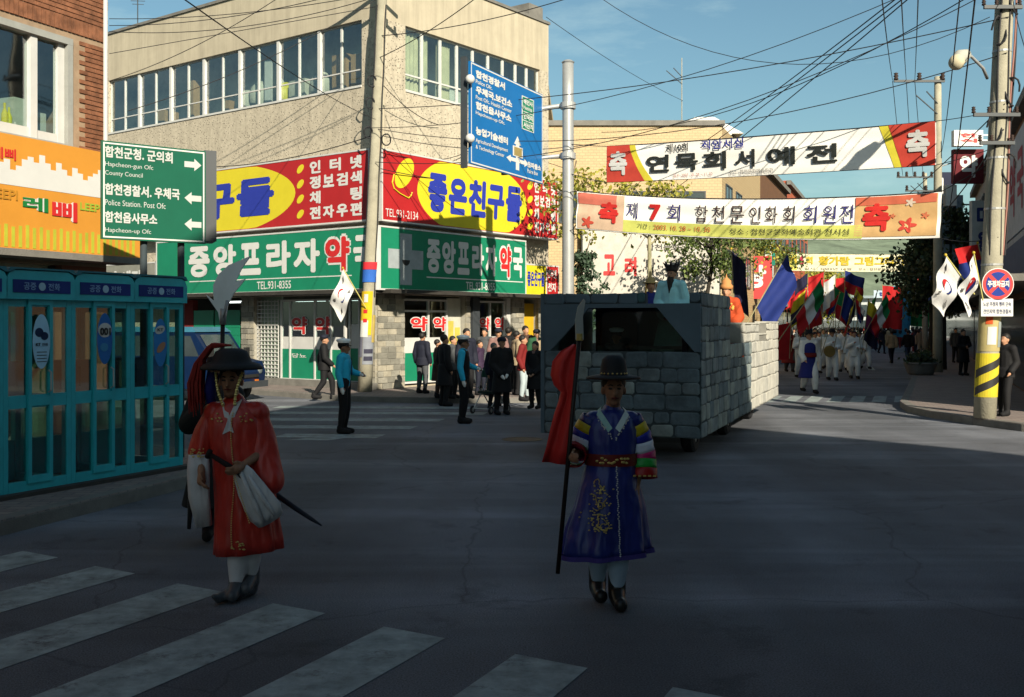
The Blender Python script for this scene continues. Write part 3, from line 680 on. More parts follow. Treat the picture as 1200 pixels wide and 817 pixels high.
# dishes behind the window
for px, w_, h_, m, nm in ((8, .35, .5, M_white, 'cupboard'), (52, .4, .75, C(190, 200, 190, name='enamel'), 'cupboard'), (66, .35, .6, C(200, 205, 195, name='enamel2'), 'cupboard')):
    u = BL.hit(px)[0]; b = MB(); fbox(BL, b, u-w_/2, u+w_/2, -.9, -.4, wz0-.1, wz0+h_); b.build(nm, m, bb)
for px, r_, h_, m in ((23, .05, .55, C(215, 200, 40, name='yellow_bottle')), (28, .045, .5, C(220, 215, 60, name='yellow_bottle2')), (35, .05, .3, M_white)):
    c = BL.w(BL.hit(px)[0], .3); b = MB(); b.lathe([(0, 0), (r_, 0), (r_, h_*.7), (r_*.4, h_*.85), (r_*.4, h_), (0, h_)], 10, (c[0], c[1], wz0+.05)); b.build('bottle', m, bb, smooth=False)
mb = MB(); mb.tube([BL.w(-.1, -.08)+(4.5,), BL.w(-.1, -.08)+(10.4,)], .035); mb.build('drain_pipe', M_white, bb)
# ground floor of the brick building
for a, b in ((0, -.9), (-3.2, -3.6), (-6.5, -7), (-12.4, -13)): mb = MB(); fbox(BL, mb, b, a, -.3, 0, .15, 2.9); mb.build('pier', C(150, 95, 75, name='pink_brick'), bb)
for a, b in ((-.9, -3.2), (-3.6, -6.5), (-7, -12.4)):
    mb = MB(); fbox(BL, mb, a, b, -.2, -.19, .3, 2.8); wq = mb.build('shop_window', M_glassd, bb)
    mb = MB(); 
    for u in (a-.03, (a+b)/2, b+.03): fbox(BL, mb, u-.03, u+.03, -.22, -.14, .15, 2.88)
    fbox(BL, mb, a, b, -.219, -.15, 2.2, 2.27); mb.build('window_frame', M_dsteel, wq)
ORG = mat('sign_orange', (.78, .34, .045), .5, .08, 1.5)
u165, zs1 = BL.hit(165, 205, .55); u0 = BL.hit(-80, d=.55)[0]
os_ = thing('restaurant_sign', 'long orange signboard with a white skyline, red and green letters, on the brick building', 'shop sign', (0, 0, 0))
zO1, zO0 = 4.62, 3.05
mb = MB(); fbox(BL, mb, u0, u165, .05, .55, zO0, zO1); mb.build('panel', ORG, os_)
mb = MB(); fbox(BL, mb, u0, u165+.02, .04, .58, zO0-.10, zO0-.002); mb.build('rim', M_kerb, os_)
Dd = .553
gs = C(190, 195, 60, name='lime_print')
k = 0; u = u0 + .02
st = MB()
while u < u165 - .08: 
    fbox(BL, st, u, u+.055, Dd-.002, Dd+.002, zO0+.02, zO0+.30+.05*((k*7) % 5)/5); u += .12; k += 1
st.build('stripe', gs, os_, kind='stuff')
st = MB(); u = BL.hit(-10, d=Dd)[0]; k = 0; ue = BL.hit(122, d=Dd)[0]; hs = [.12, .2, .26, .1, .18, .3, .36, .28, .42, .3, .2, .34, .24, .15, .3, .22, .12, .2, .26, .34, .26, .15, .2, .1]
while u < ue: fbox(BL, st, u, u+.1, Dd-.002, Dd+.002, 3.92, 4.05+hs[k % len(hs)]*.85); u += .1; k += 1
st.build('skyline_print', M_wpaint, os_)
def btext(s, a, b, ya, yb, m, bold, dd=.006):
    u0_, z1_ = BL.hit(a, ya, Dd+dd); u1_, z0_ = BL.hit(b, yb, Dd+dd); z1b = BL.hit(a, yb, Dd+dd)[1]
    text(os_, s, u0_, u1_, z1b, z1_, None, m, bold, slope=-.0, warp=lambda x, z: BL.w(x, -Dd-dd)+(z,))
GL = C(20, 130, 60, name='letter_green'); 
for dd, mm, bo in ((.004, M_wpaint, .08), (.011, None, .03)):
    btext('레', 26.5, 57, 229, 246, mm or GL, bo, dd); btext('삐', 61, 91, 234, 258, mm or M_redletter, bo, dd)
btext('LEEPI', -12, 21, 219, 231, C(200, 140, 40, name='ochre_print'), .03, .009); btext('LEEPI', 94, 119, 237, 246, C(160, 190, 60, name='lime_letter'), .03, .009)
btext('레삐', -10, 19, 170, 184, M_redletter, .03)

# ================================================================== buildings along the parade street
def simple_windows(parent, fr, rows, cols, u0, u1, z0, zh, ww, wh, frame=M_dsteel, glass=M_glassd, d=.0):
    for r in range(rows):
        for c in range(cols):
            u = u0 + (u1-u0)*(c+.5)/cols; z = z0 + zh*r
            f = MB(); w = .06
            fbox(fr, f, u-ww/2, u+ww/2, d-.02, d+.05, z, z+w); fbox(fr, f, u-ww/2, u+ww/2, d-.02, d+.05, z+wh-w, z+wh)
            for x in (u-ww/2, u-w/2, u+ww/2-w): fbox(fr, f, x, x+w, d-.02, d+.045, z+w, z+wh-w)
            o = f.build('window', frame, parent)
            g = MB(); fbox(fr, g, u-ww/2+w, u+ww/2-w, d-.01, d+.02, z+w, z+wh-w); g.build('pane', M_pane, o)
M_pane = mat('dark_pane', (.05, .07, .08), .12, .4, .6, 0, 40, 0, .8)
yb = thing('tiled_building', 'low yellow tiled building behind the banners with a long blank signboard', 'building', (0, 0, 0))
YF = Fr(1.0, 41.5, 1, 0); YS = Fr(8.2, 41.5, .3735, 1)
mb = MB(); mb.prism([(1.0, 41.5), (8.2, 41.5), YS.w(11.4), (3, 58)], .15, 9.75); mb.build('wall', M_yellowtile, yb)
mb = MB(); mb.prism([(.95, 41.4), (8.3, 41.4), (8.3, 41.75), (.95, 41.75)], 9.75, 9.95); mb.build('coping', M_kerb, yb)
simple_windows(yb, YF, 1, 3, .6, 6.8, 5.95, 3, 1.6, 1.25)
simple_windows(yb, YS, 2, 4, .3, 11, 3.6, 2.6, 1.6, 1.4)
mb = MB(); mb.prism([(6.6, 43.5), (9.0, 43.5), (9.6, 47), (7, 47)], 9.75, 10.0); mb.build('roof_hut', M_white, yb)
mb = MB(); mb.loft([[(6.2, 44, 9.9), (9.6, 44, 9.9), (9.6, 48, 9.9), (6.2, 48, 9.9)], [(7.6, 44.1, 10.6), (8.4, 44.1, 10.6), (8.4, 47.9, 10.6), (7.6, 47.9, 10.6)]]); mb.build('gable', M_white, yb)
mb = MB(); fbox(YF, mb, .2, 7.1, .0, .9, 2.7, 2.95); mb.build('canopy', M_dsteel, yb)
mb = MB(); fbox(YF, mb, .3, 7.0, -.02, .03, .2, 2.6); mb.build('shop_front', M_pane, yb)
st_, u0, u1 = signboard(YF, 683, 843, 3.15, 5.95, .05, .4, C(215, 210, 200, name='cream_board'), 'wide cream signboard with red and black letters behind the float', rim=M_dsteel)
for s, a, b, ya, yb_, m, bo in (('고', 707, 721, 298, 323, M_redletter, .05), ('려', 732, 746, 301, 324, M_redletter, .05), ('당', 757, 768, 303, 322, C(70, 70, 70, name='letter_grey'), .03), ('점', 799, 808, 314, 328, M_blackletter, .04), ('합천문화', 757, 797, 286, 294, M_blackletter, .02)):
    d = .41; ua, za = YF.hit(a, ya, d); ub, zb = YF.hit(b, yb_, d); text(st_, s, ua, ub, zb, za, None, m, bo, warp=lambda x, z: YF.w(x, -.41)+(z,))
def street_row(side, specs):
    for (t0, t1, h, dep, m, lab, nm, rows, colr) in specs:
        fr = YS if side < 0 else RS
        b = thing(nm, lab, 'building', (0, 0, 0))
        sgn = 1
        p = [fr.w(t0, 0), fr.w(t1, 0), fr.w(t1, dep), fr.w(t0, dep)]
        if side > 0: p = [fr.w(t0, 0), fr.w(t0, -dep), fr.w(t1, -dep), fr.w(t1, 0)]
        q = MB(); q.prism(p, .1, h); q.build('wall', m, b)
        q = MB()
        q2 = MB()
        if side < 0: fbox(fr, q, t0-.1, t1, 0, .25, h-.25, h); fbox(fr, q2, t0, t1-.1, 0, 1.0, 2.9, 3.05)
        else: fbox(fr, q, t0, t1, -.25, 0, h-.25, h); fbox(fr, q2, t0+.1, t1-.1, -1.0, 0, 2.9, 3.05)
        q.build('eaves', M_kerb, b); q2.build('canopy', M_kerb, b)
        frw = fr if side < 0 else RSf
        for r in range(rows):
            n = max(2, int((t1-t0)/2.6))
            if side < 0: simple_windows(b, fr, 1, n, t0+.3, t1-.3, 3.7+2.7*r, 1, 1.5, 1.3)
            else: simple_windows(b, frw, 1, n, -(t1-.3), -(t0+.3), 3.7+2.7*r, 1, 1.5, 1.3)
        q = MB()
        if side < 0: fbox(fr, q, t0+.3, t1-.3, -.05, .04, .2, 2.7)
        else: fbox(fr, q, t0+.3, t1-.3, -.04, .05, .2, 2.7)
        q.build('shop_front', M_pane, b)
RS = Fr(11.2, 21.6, .38, 1)                       # local +y points left here: the facade looks to -x
RSf = Fr(11.2, 21.6, -.38, -1)                    # same plane read from the street: left to right
W_br = C(120, 85, 60, name='brown_tile'); W_or = C(190, 100, 70, name='orange_tile'); W_gr = C(165, 160, 150, name='grey_render'); W_cr = C(200, 190, 165, name='cream_render')
street_row(-1, [(11.5, 23.4, 10.0, 9, W_br, 'brown building with dark eaves behind the yellow tiled building', 'shop_building', 2, 0),
                (23.6, 37.5, 10.6, 9, W_or, 'orange tiled building showing between the two upper banners', 'shop_building', 2, 0),
                (37.7, 58, 6.5, 9, W_gr, 'low grey rendered shop row half way down the left of the street', 'shop_building', 1, 0),
                (58.2, 96, 6.0, 9, W_cr, 'low cream shop row at the far end of the left of the street', 'shop_building', 1, 0)])
street_row(1, [(0, 17.0, 8.0, 10, W_br, 'brown shop building at the right edge behind the no parking sign', 'shop_building', 1, 0),
               (17.3, 34, 8.6, 10, W_gr, 'grey rendered building carrying the upright signs on the right of the street', 'shop_building', 2, 0),
               (34.3, 60, 7.0, 10, W_cr, 'cream building behind the dark tree on the right of the street', 'shop_building', 1, 0),
               (60.3, 100, 6.0, 10, W_gr, 'far grey building at the end of the right side of the street', 'shop_building', 1, 0)])
# end of the street
eb = thing('shop_building', 'pale low building closing the far end of the street below the hills', 'building', (52, 165, 0), -.2)
mb = MB(); mb.box(-22, 26, 0, 8, 0, 6.0); mb.build('wall', C(200, 205, 205, name='pale_far'), eb)
mb = MB(); mb.box(-23, 27, -1, 9, 6, 6.4); mb.build('roof', C(150, 165, 170, name='pale_roof'), eb)
for i in range(9):
    mb = MB(); mb.box(-20+i*5, -17+i*5, -.15, -.02, 3.2, 5); mb.build('window', M_pane, eb)
    mb = MB(); mb.box(-20.5+i*5, -16.5+i*5, -.15, -.02, .2, 2.6); mb.build('shop_front', M_pane, eb)
# signs on the right buildings
d = .35
t = thing('shop_sign', 'white slanting signboard with large red letters at the right edge', 'shop sign', (0, 0, 0))
def rbox(mb, t0, t1, o0, o1, z0, z1): fbox(RSf, mb, -t1, -t0, o0, o1, z0, z1)
mb = MB(); rbox(mb, 3.0, 16.6, .05, .3, 4.4, 7.0); mb.build('panel', C(205, 205, 210, name='white_board'), t)
for i, s in enumerate('한의원약국'):
    text(t, s, -15.9+i*2.3, -14.1+i*2.3, 4.9, 6.5, None, C(175, 50, 70, name='letter_pink'), .04, warp=lambda x, z: RSf.w(x, -.31)+(z,))
t = thing('shop_sign', 'framed picture board with a blue grey photograph under the white slanting signboard', 'shop sign', (0, 0, 0))
mb = MB(); rbox(mb, 2.0, 14.4, .05, .4, 3.1, 4.25); mb.build('panel', C(190, 190, 195, name='pale_frame'), t)
mb = MB(); rbox(mb, 2.2, 14.2, .4, .41, 3.25, 4.1); mb.build('picture', C(90, 100, 130, name='picture_blue'), t)
def blade(t0, out, wd, z0, z1, m, txt, mt, label, cut=None):
    """a board standing out from the facade, its face towards the camera"""
    t = thing('projecting_sign', label, 'shop sign', (0, 0, 0))
    X, Y = RSf.w(-t0, -out); fr = Fr(X-wd, Y, 1, 0)
    mb = MB(); fbox(fr, mb, 0, wd, 0, .25, z0, z1); mb.build('panel', m, t)
    mb = MB(); fbox(fr, mb, wd, wd+out+.1, .08, .14, z1-.4, z1-.34); mb.build('bracket', M_steel, t); mb = MB(); fbox(fr, mb, wd, wd+out+.1, .08, .14, z0+.4, z0+.46); mb.build('bracket', M_steel, t)
    n = len(txt)
    for i, s in enumerate(txt):
        if s == ' ': continue
        h = (z1-z0-.2)/n; text(t, s, wd*.2, wd*.8, z1-.1-h*(i+.9), z1-.1-h*(i+.1), None, mt, .05, warp=lambda x, z: fr.w(x, -.256)+(z,))
    return t
M_pwhite = C(215, 220, 220, name='blade_white'); M_navyb = C(40, 45, 70, name='blade_navy'); M_mar = C(110, 30, 40, name='blade_maroon'); M_lb = C(170, 190, 205, name='blade_paleblue')
blade(26, 1.3, .8, 4.2, 8.6, M_navyb, '노래방', M_wpaint, 'narrow navy upright sign, leftmost of the projecting signs on the right')
blade(22.5, 1.1, 1.0, 3.4, 7.2, M_lb, '가구점', M_blackletter, 'pale blue upright sign with dark letters left of the tall right pole')
blade(21.3, .0, .9, 3.6, 6.8, M_pwhite, '미용실', C(40, 60, 130, name='letter_navy'), 'white upright sign with blue letters against the grey right building')
blade(20.5, .45, 1.15, 7.4, 8.7, M_mar, '약', M_wpaint, 'square maroon rooftop sign with a pale letter left of the tall right pole')
blade(20.0, .5, 1.1, 8.75, 9.35, M_wpaint, '한식', M_redletter, 'small white sign with red print on top of the maroon sign')
blade(30, 1.5, .8, 3.1, 5.2, C(60, 90, 160, name='blade_blue'), '옷', M_wpaint, 'blue upright sign low behind the two hanging flags')

# ---- the buildings behind the camera that shade the crossing
sb = thing('shop_building', 'tall plain building behind the viewer that shades the crossing', 'building', (0, 0, 0))
SH = 12.5
SP = [(4.5, 7.6), (15.9, -6.2), (24, -20), (10, -38), (-9, -32), (.4, -8)]
mb = MB(); mb.prism(SP[::-1], .1, SH); mb.build('wall', M_conc, sb)
for (a, b) in ((SP[5], SP[0]), (SP[0], SP[1])):
    fr = Fr(a[0], a[1], b[0]-a[0], b[1]-a[1]); ln = math.hypot(b[0]-a[0], b[1]-a[1]); simple_windows(sb, fr, 3, max(2, int(ln/2.6)), .5, ln-.5, 3.9, 2.8, 1.6, 1.5)
    q = MB(); fbox(fr, q, .4, ln-.4, -.02, .05, .2, 2.7); q.build('shop_front', M_pane, sb)
sb2 = thing('shop_building', 'plain grey building across the street behind the viewer', 'building', (0, 0, 0))
mb = MB(); mb.prism([(-9, 2), (-13.5, -10), (-30, -6), (-26, 6)], .1, 13); mb.build('wall', W_br, sb2)  # unseen from the camera; made taller to darken the ambient light
fr = Fr(-9, 2, -4.5, -12); simple_windows(sb2, fr, 2, 4, .5, 12.3, 3.6, 2.4, 1.6, 1.4)

# ================================================================== PHONE BOOTHS
PB = Fr(-4.24, 13.7, 1.16, 2.46)
M_teal = mat('teal_paint', (.018, .34, .40), .45, .18, 3)
M_teald = mat('teal_paint_dark', (.01, .13, .17), .5, .2, 3)
def booth(i):
    w = .90; x0 = -w*(i+1); cx, cy = PB.w(x0, 0)
    lab = ['teal telephone booth at the right end of the row, blue hand sticker in its door', 'middle teal telephone booth with an oval sticker numbered 001 in its door', 'teal telephone booth cut by the left edge of the picture with a pale oval sticker'][i] if i < 3 else 'teal telephone booth outside the left edge'
    t = thing('phone_booth', lab, 'phone booth', (cx, cy, .15), PB.rz, 'telephone booths in a row')
    Hh = 2.36; D = .9
    m = MB()
    for x in (0, w-.065): m.box(x, x+.062, 0, .08, 0, Hh-.1)
    for x in (0, w-.065): m.box(x, x+.062, D-.08, D, 0, Hh-.1)
    m.box(.065, w-.068, 0, .06, 0, .15); m.box(.065, w-.068, .001, .06, .94, 1.08); m.box(.065, w-.068, .001, .06, 2.04, 2.12)
    m.box(.0, .05, .085, D-.085, .0, .12); m.box(w-.053, w-.003, .085, D-.085, .0, .12); m.box(.0, .05, .085, D-.085, .95, 1.05); m.box(w-.053, w-.003, .085, D-.085, .95, 1.05)
    m.box(.065, w-.068, D-.06, D, 0, .5); m.box(.065, w-.068, D-.06, D, 2.0, 2.12)
    m.build('frame', M_teal, t)
    # door: the middle leaf
    d = MB()
    for x in (.30, .58): d.box(x, x+.045, -.025, .03, .12, 2.12)
    d.box(.345, .58, -.024, .028, .12, .2); d.box(.345, .58, -.024, .028, .96, 1.06); d.box(.345, .58, -.024, .028, 2.06, 2.118)
    dr = d.build('door', M_teal, t)
    h = MB(); h.tube([(.56, -.03, 1.1), (.56, -.07, 1.12), (.56, -.07, 1.32), (.56, -.03, 1.34)], .01, 6); h.build('handle', M_steel, dr)
    # roof: rounded hood with a navy name strip
    r = MB(); prof = [(-.01, 2.12), (-.01, 2.33), (.03, 2.40), (.1, 2.43), (w-.1, 2.43), (w-.03, 2.40), (w+.007, 2.33), (w+.007, 2.12)]
    r.vprism(prof, -.06, D+.03); rr = r.build('roof', M_teal, t)
    e = MB(); e.vprism([(-.012, 2.405), (.03, 2.41), (.1, 2.44), (w-.1, 2.44), (w-.03, 2.41), (w+.006, 2.405), (w-.03, 2.46), (.03, 2.46)], -.075, D+.04); e.build('roof_edge', M_teald, t)
    s = MB(); s.box(.07, w-.07, -.068, -.06, 2.19, 2.33); st = s.build('name_strip', C(25, 45, 110, name='strip_navy'), t)
    text(st, '공중', .2, .36, 2.22, 2.30, -.071, C(120, 150, 190, name='strip_letter'), .02); text(st, '전화', .52, .68, 2.22, 2.30, -.071, C(120, 150, 190, name='strip_letter'), .02)
    c = MB(); c.vprism([(.44+.045*math.cos(a), 2.26+.045*math.sin(a)) for a in [2*math.pi*k/14 for k in range(14)]], -.073, -.0685); c.build('round_emblem', C(150, 180, 200, name='strip_emblem'), st)
    for a, b in ((.065, .30), (.345, .58), (.625, w-.068)):
        for z0, z1 in ((.15 if a != .345 else .2, .94), (1.08, 2.04)):
            g = MB(); g.box(a, b, .012, .017, z0, z1); g.build('pane', M_glassd, t)
    for x in (.02, w-.028):
        g = MB(); g.box(x, x+.005, .085, D-.085, .13, .94); g.build('pane', M_glassd, t)
        g = MB(); g.box(x, x+.005, .085, D-.085, 1.06, 2.1); g.build('pane', M_glassd, t)
    g = MB(); g.box(.065, w-.068, D-.03, D-.025, .5, 2.0); g.build('pane', M_glassd, t)
    # telephone and shelf inside
    p = MB(); p.box(.5, .78, D-.36, D-.06, 1.0, 1.42); p.box(.3, .84, D-.42, D-.06, .92, .96); p.box(.60, .64, D-.40, D-.36, 1.1, 1.34); ph = p.build('telephone', C(60, 70, 90, name='phone_grey'), t)
    # oval sticker
    zc = (1.62, 1.68, 1.66)[i] if i < 3 else 1.6
    ov = MB(); ov.vprism([(.462+.115*math.cos(a), zc+.30*math.sin(a)) for a in [2*math.pi*k/28 for k in range(28)]], -.034, -.030)
    base = [C(40, 110, 170, name='sticker_blue'), C(35, 95, 160, name='sticker_blue2'), C(150, 190, 215, name='sticker_pale'), M_white][i]
    so = ov.build('sticker', base, t)
    def oval(cx, cz, rx, rz, m, nm, rot=0, y=-.038):
        q = MB(); q.vprism([(cx+rx*math.cos(a)*math.cos(rot)-rz*math.sin(a)*math.sin(rot), cz+rx*math.cos(a)*math.sin(rot)+rz*math.sin(a)*math.cos(rot)) for a in [2*math.pi*k/20 for k in range(20)]], y, y+.003); q.build(nm, m, so)
    if i == 0: oval(.45, zc+.16, .085, .05, M_white, 'white_print', .3); oval(.47, zc-.06, .09, .045, C(190, 140, 110, name='hand_print'), 'hand_print', .7); text(so, 'KT', .40, .50, zc+.14, zc+.18, -.042, M_blackletter, .02)
    if i == 1: oval(.46, zc+.10, .10, .085, M_white, 'white_print', .1); text(so, '001', .38, .54, zc+.04, zc+.13, -.042, M_blackletter, .04); oval(.45, zc-.1, .06, .05, C(70, 150, 200, name='wave_print'), 'wave_print')
    if i == 2:
        oval(.43, zc+.10, .055, .05, C(25, 50, 90, name='picture_dark'), 'picture_print'); oval(.5, zc+.06, .05, .045, C(25, 50, 90, name='picture_dark'), 'picture_print')
        text(so, 'KT', .38, .44, zc-.05, zc-.015, -.042, M_blackletter, .04); text(so, '전화', .46, .54, zc-.05, zc-.015, -.042, M_blackletter, .02)
        for k in range(4): q = MB(); q.box(.40, .53, -.037, -.034, zc-.12-.035*k, zc-.112-.035*k); q.build('print_line', M_blackletter, so)
    return t
for i in range(4): booth(i)
# sill block under the booths
mb = MB(); fbox(PB, mb, -3.6, .06, -.95, .12, .147, .19); mb.build('booth_plinth', mat('plinth_concrete', (.07, .065, .06), .9, .3), None, kind='structure')

# ================================================================== POLES, ROAD SIGNS
def leaning(name, label, x, y, z0, H, r0, r1, dx, dy=0, m=M_polec, group=None, cat='utility pole'):
    t = thing(name, label, cat, (x, y, z0), 0, group); q = MB(); n = 8
    q.tube([(dx*k/n, dy*k/n, H*k/n) for k in range(n+1)], [r0+(r1-r0)*k/n for k in range(n+1)], 18); q.build('pole', m, t, smooth=True); return t
def wrap(t, z0, z1, r, m, name, a0=0, a1=2*math.pi, dx=0, n=20, off=(0, 0)):
    """a paper or band wrapped round a pole"""
    q = MB(); rings = []
    f = lambda z: dx*z
    for z in (z0, z1): rings.append([(off[0]+f(z)+rr*math.cos(a0+(a1-a0)*k/n), off[1]+rr*math.sin(a0+(a1-a0)*k/n), z) for rr in (r, ) for k in range(n+1)])
    q.loft(rings, closed=False); q.build(name, m, t)
def wrapquad(t, zf0, zf1, r, m, name, a0, a1, dx, n=24):
    q = MB(); r0, r1 = [], []
    for k in range(n+1):
        a = a0+(a1-a0)*k/n; z0, z1 = zf0(k/n), zf1(k/n)
        r0.append((dx*z0+r*math.cos(a), r*math.sin(a), z0)); r1.append((dx*z1+r*math.cos(a), r*math.sin(a), z1))
    q.loft([r0, r1], closed=False); q.build(name, m, t)
def spool(t, x, y, z, ax=(0, 0, 1), s=1.0, m=None):
    q = MB(); q.lathe([(0, 0), (.05*s, 0), (.05*s, .03*s), (.03*s, .05*s), (.055*s, .08*s), (.03*s, .11*s), (.05*s, .14*s), (0, .16*s)], 10, (x, y, z)); q.build('insulator', m or C(60, 45, 40, name='brown_porcelain'), t, smooth=True)
# corner pole
cp = leaning('utility_pole', 'concrete utility pole plastered with posters at the pharmacy corner', -4.05, 29.2, .15, 12.0, .20, .13, .535)
lx = .535/12.0
F_ = math.pi*1.0
for (z0, z1, m, nm, a0, a1) in ((1.55, 2.75, C(235, 195, 30, name='poster_yellow'), 'poster', 3.5, 5.4), (.75, 1.5, C(150, 155, 165, name='poster_photo'), 'poster', 4.3, 6.0), (.95, 1.75, C(120, 120, 135, name='poster_grey'), 'poster', 3.2, 4.25),
                                (1.35, 2.1, C(205, 180, 100, name='poster_buff'), 'poster', 5.5, 6.6), (1.5, 1.95, C(225, 225, 220, name='poster_white'), 'poster', 3.7, 4.9), (3.35, 3.55, C(190, 40, 50, name='band_red'), 'poster', 3.3, 6.1), (3.0, 3.34, C(40, 90, 170, name='band_blue'), 'poster', 3.3, 6.1)):
    wrap(cp, z0, z1, .196 + (.012 if z0 in (1.5, 1.35) else .006), m, nm, a0, a1, lx)
for k, (z, m) in enumerate(((2.45, M_white), (2.15, M_redletter), (1.9, M_redletter))):
    wrap(cp, z, z+(.22 if k == 0 else .1), .214, m, 'poster_print', 4.2, 4.75, lx)
for z in (1.05, .85): wrap(cp, z, z+.12, .208, C(60, 60, 80, name='print_dark'), 'poster_print', 4.5, 5.8, lx)
# fittings at the top: arms, transformer and coils
for z_ in (10.95, 11.5): q = MB(); q.box(-.7, 1.3, -.07, .02, z_, z_+.09); q.build('crossarm', M_dsteel, cp)
for x in (-.6, -.1, .9, 1.2): spool(cp, x, -.02, 11.04)
for k, (dx_, dz) in enumerate(((-.18, 7.9), (-.2, 7.1), (.3, 6.9), (-.16, 8.5))):
    q = MB(); q.tube([(lx*dz + dx_ + .12*math.cos(a), -.12-.03*math.sin(3*a), dz+.16*math.sin(a)) for a in [2*math.pi*j/14 for j in range(15)]], .018, 6); q.build('cable_coil', M_cable, cp)
for dx_, m in ((-.16, M_cable), (.17, M_cable), (.12, M_conc)):
    q = MB(); q.tube([(lx*z + dx_*(1-z/40) + .01*math.sin(z*3), -.1, z) for z in [2.6+.5*k for k in range(17)]], .018, 6); q.build('conduit', m, cp)
# gantry pole with the blue direction sign
gp = leaning('sign_gantry', 'thick galvanised post with arms holding the blue direction sign', 1.45, 27.5, .15, 8.6, .155, .145, 0, 0, M_steel, None, 'sign post')
BS = Fr(*at(551.5, 100, 24.4).to_2d(), *(at(636, 100, 28.0).to_2d() - at(551.5, 100, 24.4).to_2d()))
bsw = (at(636, 100, 28.0).to_2d() - at(551.5, 100, 24.4).to_2d()).length
bz1, bz0 = at(551.5, 71.5, 24.4).z, at(551.5, 191.5, 24.4).z
for px, py in ((640, 132), (640, 190)):
    e = BS.w(bsw*.35, .14); z = BS.hit(px, py)[1] if 0 else at(px, py, 28).z - .15
    z = (7.5 if py == 132 else 6.2)
    q = MB(); q.tube([(-.1, 0, z), (e[0]-1.45+1.2, e[1]-27.5+2.3, z+.05), (e[0]-1.45, e[1]-27.5, z+.1)], .065, 10); q.build('arm', M_steel, gp, smooth=True)
    q = MB(); q.lathe([(.2, 0), (.2, .16)], 18, (0, 0, z-.08)); q.build('clamp', M_steel, gp)
q = MB(); q.lathe([(.15, 0), (.17, .03), (.1, .08), (0, .1)], 18, (0, 0, 8.6)); q.build('pole_cap', M_steel, gp)
bs = thing('direction_sign', 'large blue direction sign with white lettering and a green inset panel', 'road sign', (0, 0, 0))
q = MB(); fbox(BS, q, 0, bsw, -.06, 0, bz0, bz1); q.build('panel', mat('sign_blue', (.008, .17, .50), .4, .05), bs)
q = MB(); w = .03
for a in ((.02, .05, bz0+.02, bz1-.02), (bsw-.05, bsw-.02, bz0+.02, bz1-.02), (.05, bsw-.05, bz0+.02, bz0+.05), (.05, bsw-.05, bz1-.05, bz1-.02)): fbox(BS, q, a[0], a[1], .001, .005, a[2], a[3])
q.build('border', M_wpaint, bs)
q = MB(); fbox(BS, q, -.08, -.0, -.22, -.08, bz0-.1, bz1+.1); fbox(BS, q, bsw*.5, bsw*.5+.08, -.22, -.08, bz0, bz1); q.build('back_frame', M_dsteel, bs)
bh = bz1-bz0
def bst(s, a, b, top, bot, m=M_wpaint, bo=.05, par=bs, dd=.006): text(par, s, bsw*a, bsw*b, bz1-bh*bot, bz1-bh*top, None, m, bo, warp=lambda x, z: BS.w(x, -dd)+(z,))
for s, a, b, t0, t1, bo in (('합천경찰서', .06, .44, .06, .14, .06), ('Police Ofc.', .06, .27, .155, .195, .02), ('우체국.보건소', .06, .54, .215, .295, .06), ('Post Ofc. Health Center', .06, .53, .31, .35, .02),
                            ('합천읍사무소', .06, .53, .37, .45, .06), ('Hapcheon-up Ofc.', .06, .44, .465, .51, .02), ('농업기술센터', .06, .48, .62, .70, .06), ('Agricultural Development', .06, .48, .735, .785, .02), ('& Technology Center', .06, .43, .80, .85, .02),
                            ('읍파출소', .76, .97, .80, .865, .05), ('Police Box', .76, .92, .88, .925, .02)): bst(s, a, b, t0, t1, M_wpaint, bo)
q = MB(); fbox(BS, q, bsw*.68, bsw*.86, .001, .005, bz1-bh*.47, bz1-bh*.11); q.build('inset_border', M_wpaint, bs)
gi = MB()
for a, b in ((.12, .27), (.28, .365), (.375, .46)): fbox(BS, gi, bsw*.69, bsw*.85, .005, .008, bz1-bh*b, bz1-bh*a)
gi.build('green_inset', M_green, bs)
bst('해인사', .70, .84, .135, .195, M_wpaint, .05, bs, .011); bst('Haeinsa', .70, .83, .205, .25, M_wpaint, .02, bs, .011); bst('안국리', .70, .84, .29, .355, M_wpaint, .05, bs, .011); bst('서산리', .70, .84, .385, .45, M_wpaint, .05, bs, .011)
def bpoly(pts, m, nm, dd=.006): fpoly(BS, bs, [(bsw*a, bz1-bh*b) for a, b in pts], dd, m, nm)
bpoly([(.595, .64), (.64, .64), (.64, .93), (.595, .93)], M_wpaint, 'arrow'); bpoly([(.57, .66), (.617, .57), (.665, .66)], M_wpaint, 'arrow_head', .007)
bpoly([(.52, .81), (.72, .81), (.72, .85), (.52, .85)], M_wpaint, 'arrow', .0075); bpoly([(.52, .79), (.52, .87), (.46, .83)], M_wpaint, 'arrow_head'); bpoly([(.72, .79), (.72, .87), (.78, .83)], M_wpaint, 'arrow_head')
bpoly([(.55, .68), (.69, .68), (.69, .79), (.55, .79)], M_wpaint, 'route_box', .010); bpoly([(.565, .69), (.675, .69), (.675, .78), (.565, .78)], C(170, 150, 90, name='route_tan'), 'route_box', .013)
for zz in (bz1-.45, bz0+.55): q = MB(); q.ball(BS.w(-.12, -.05)+(zz,), .11); q.build('sign_lamp', M_white, bs, smooth=True)
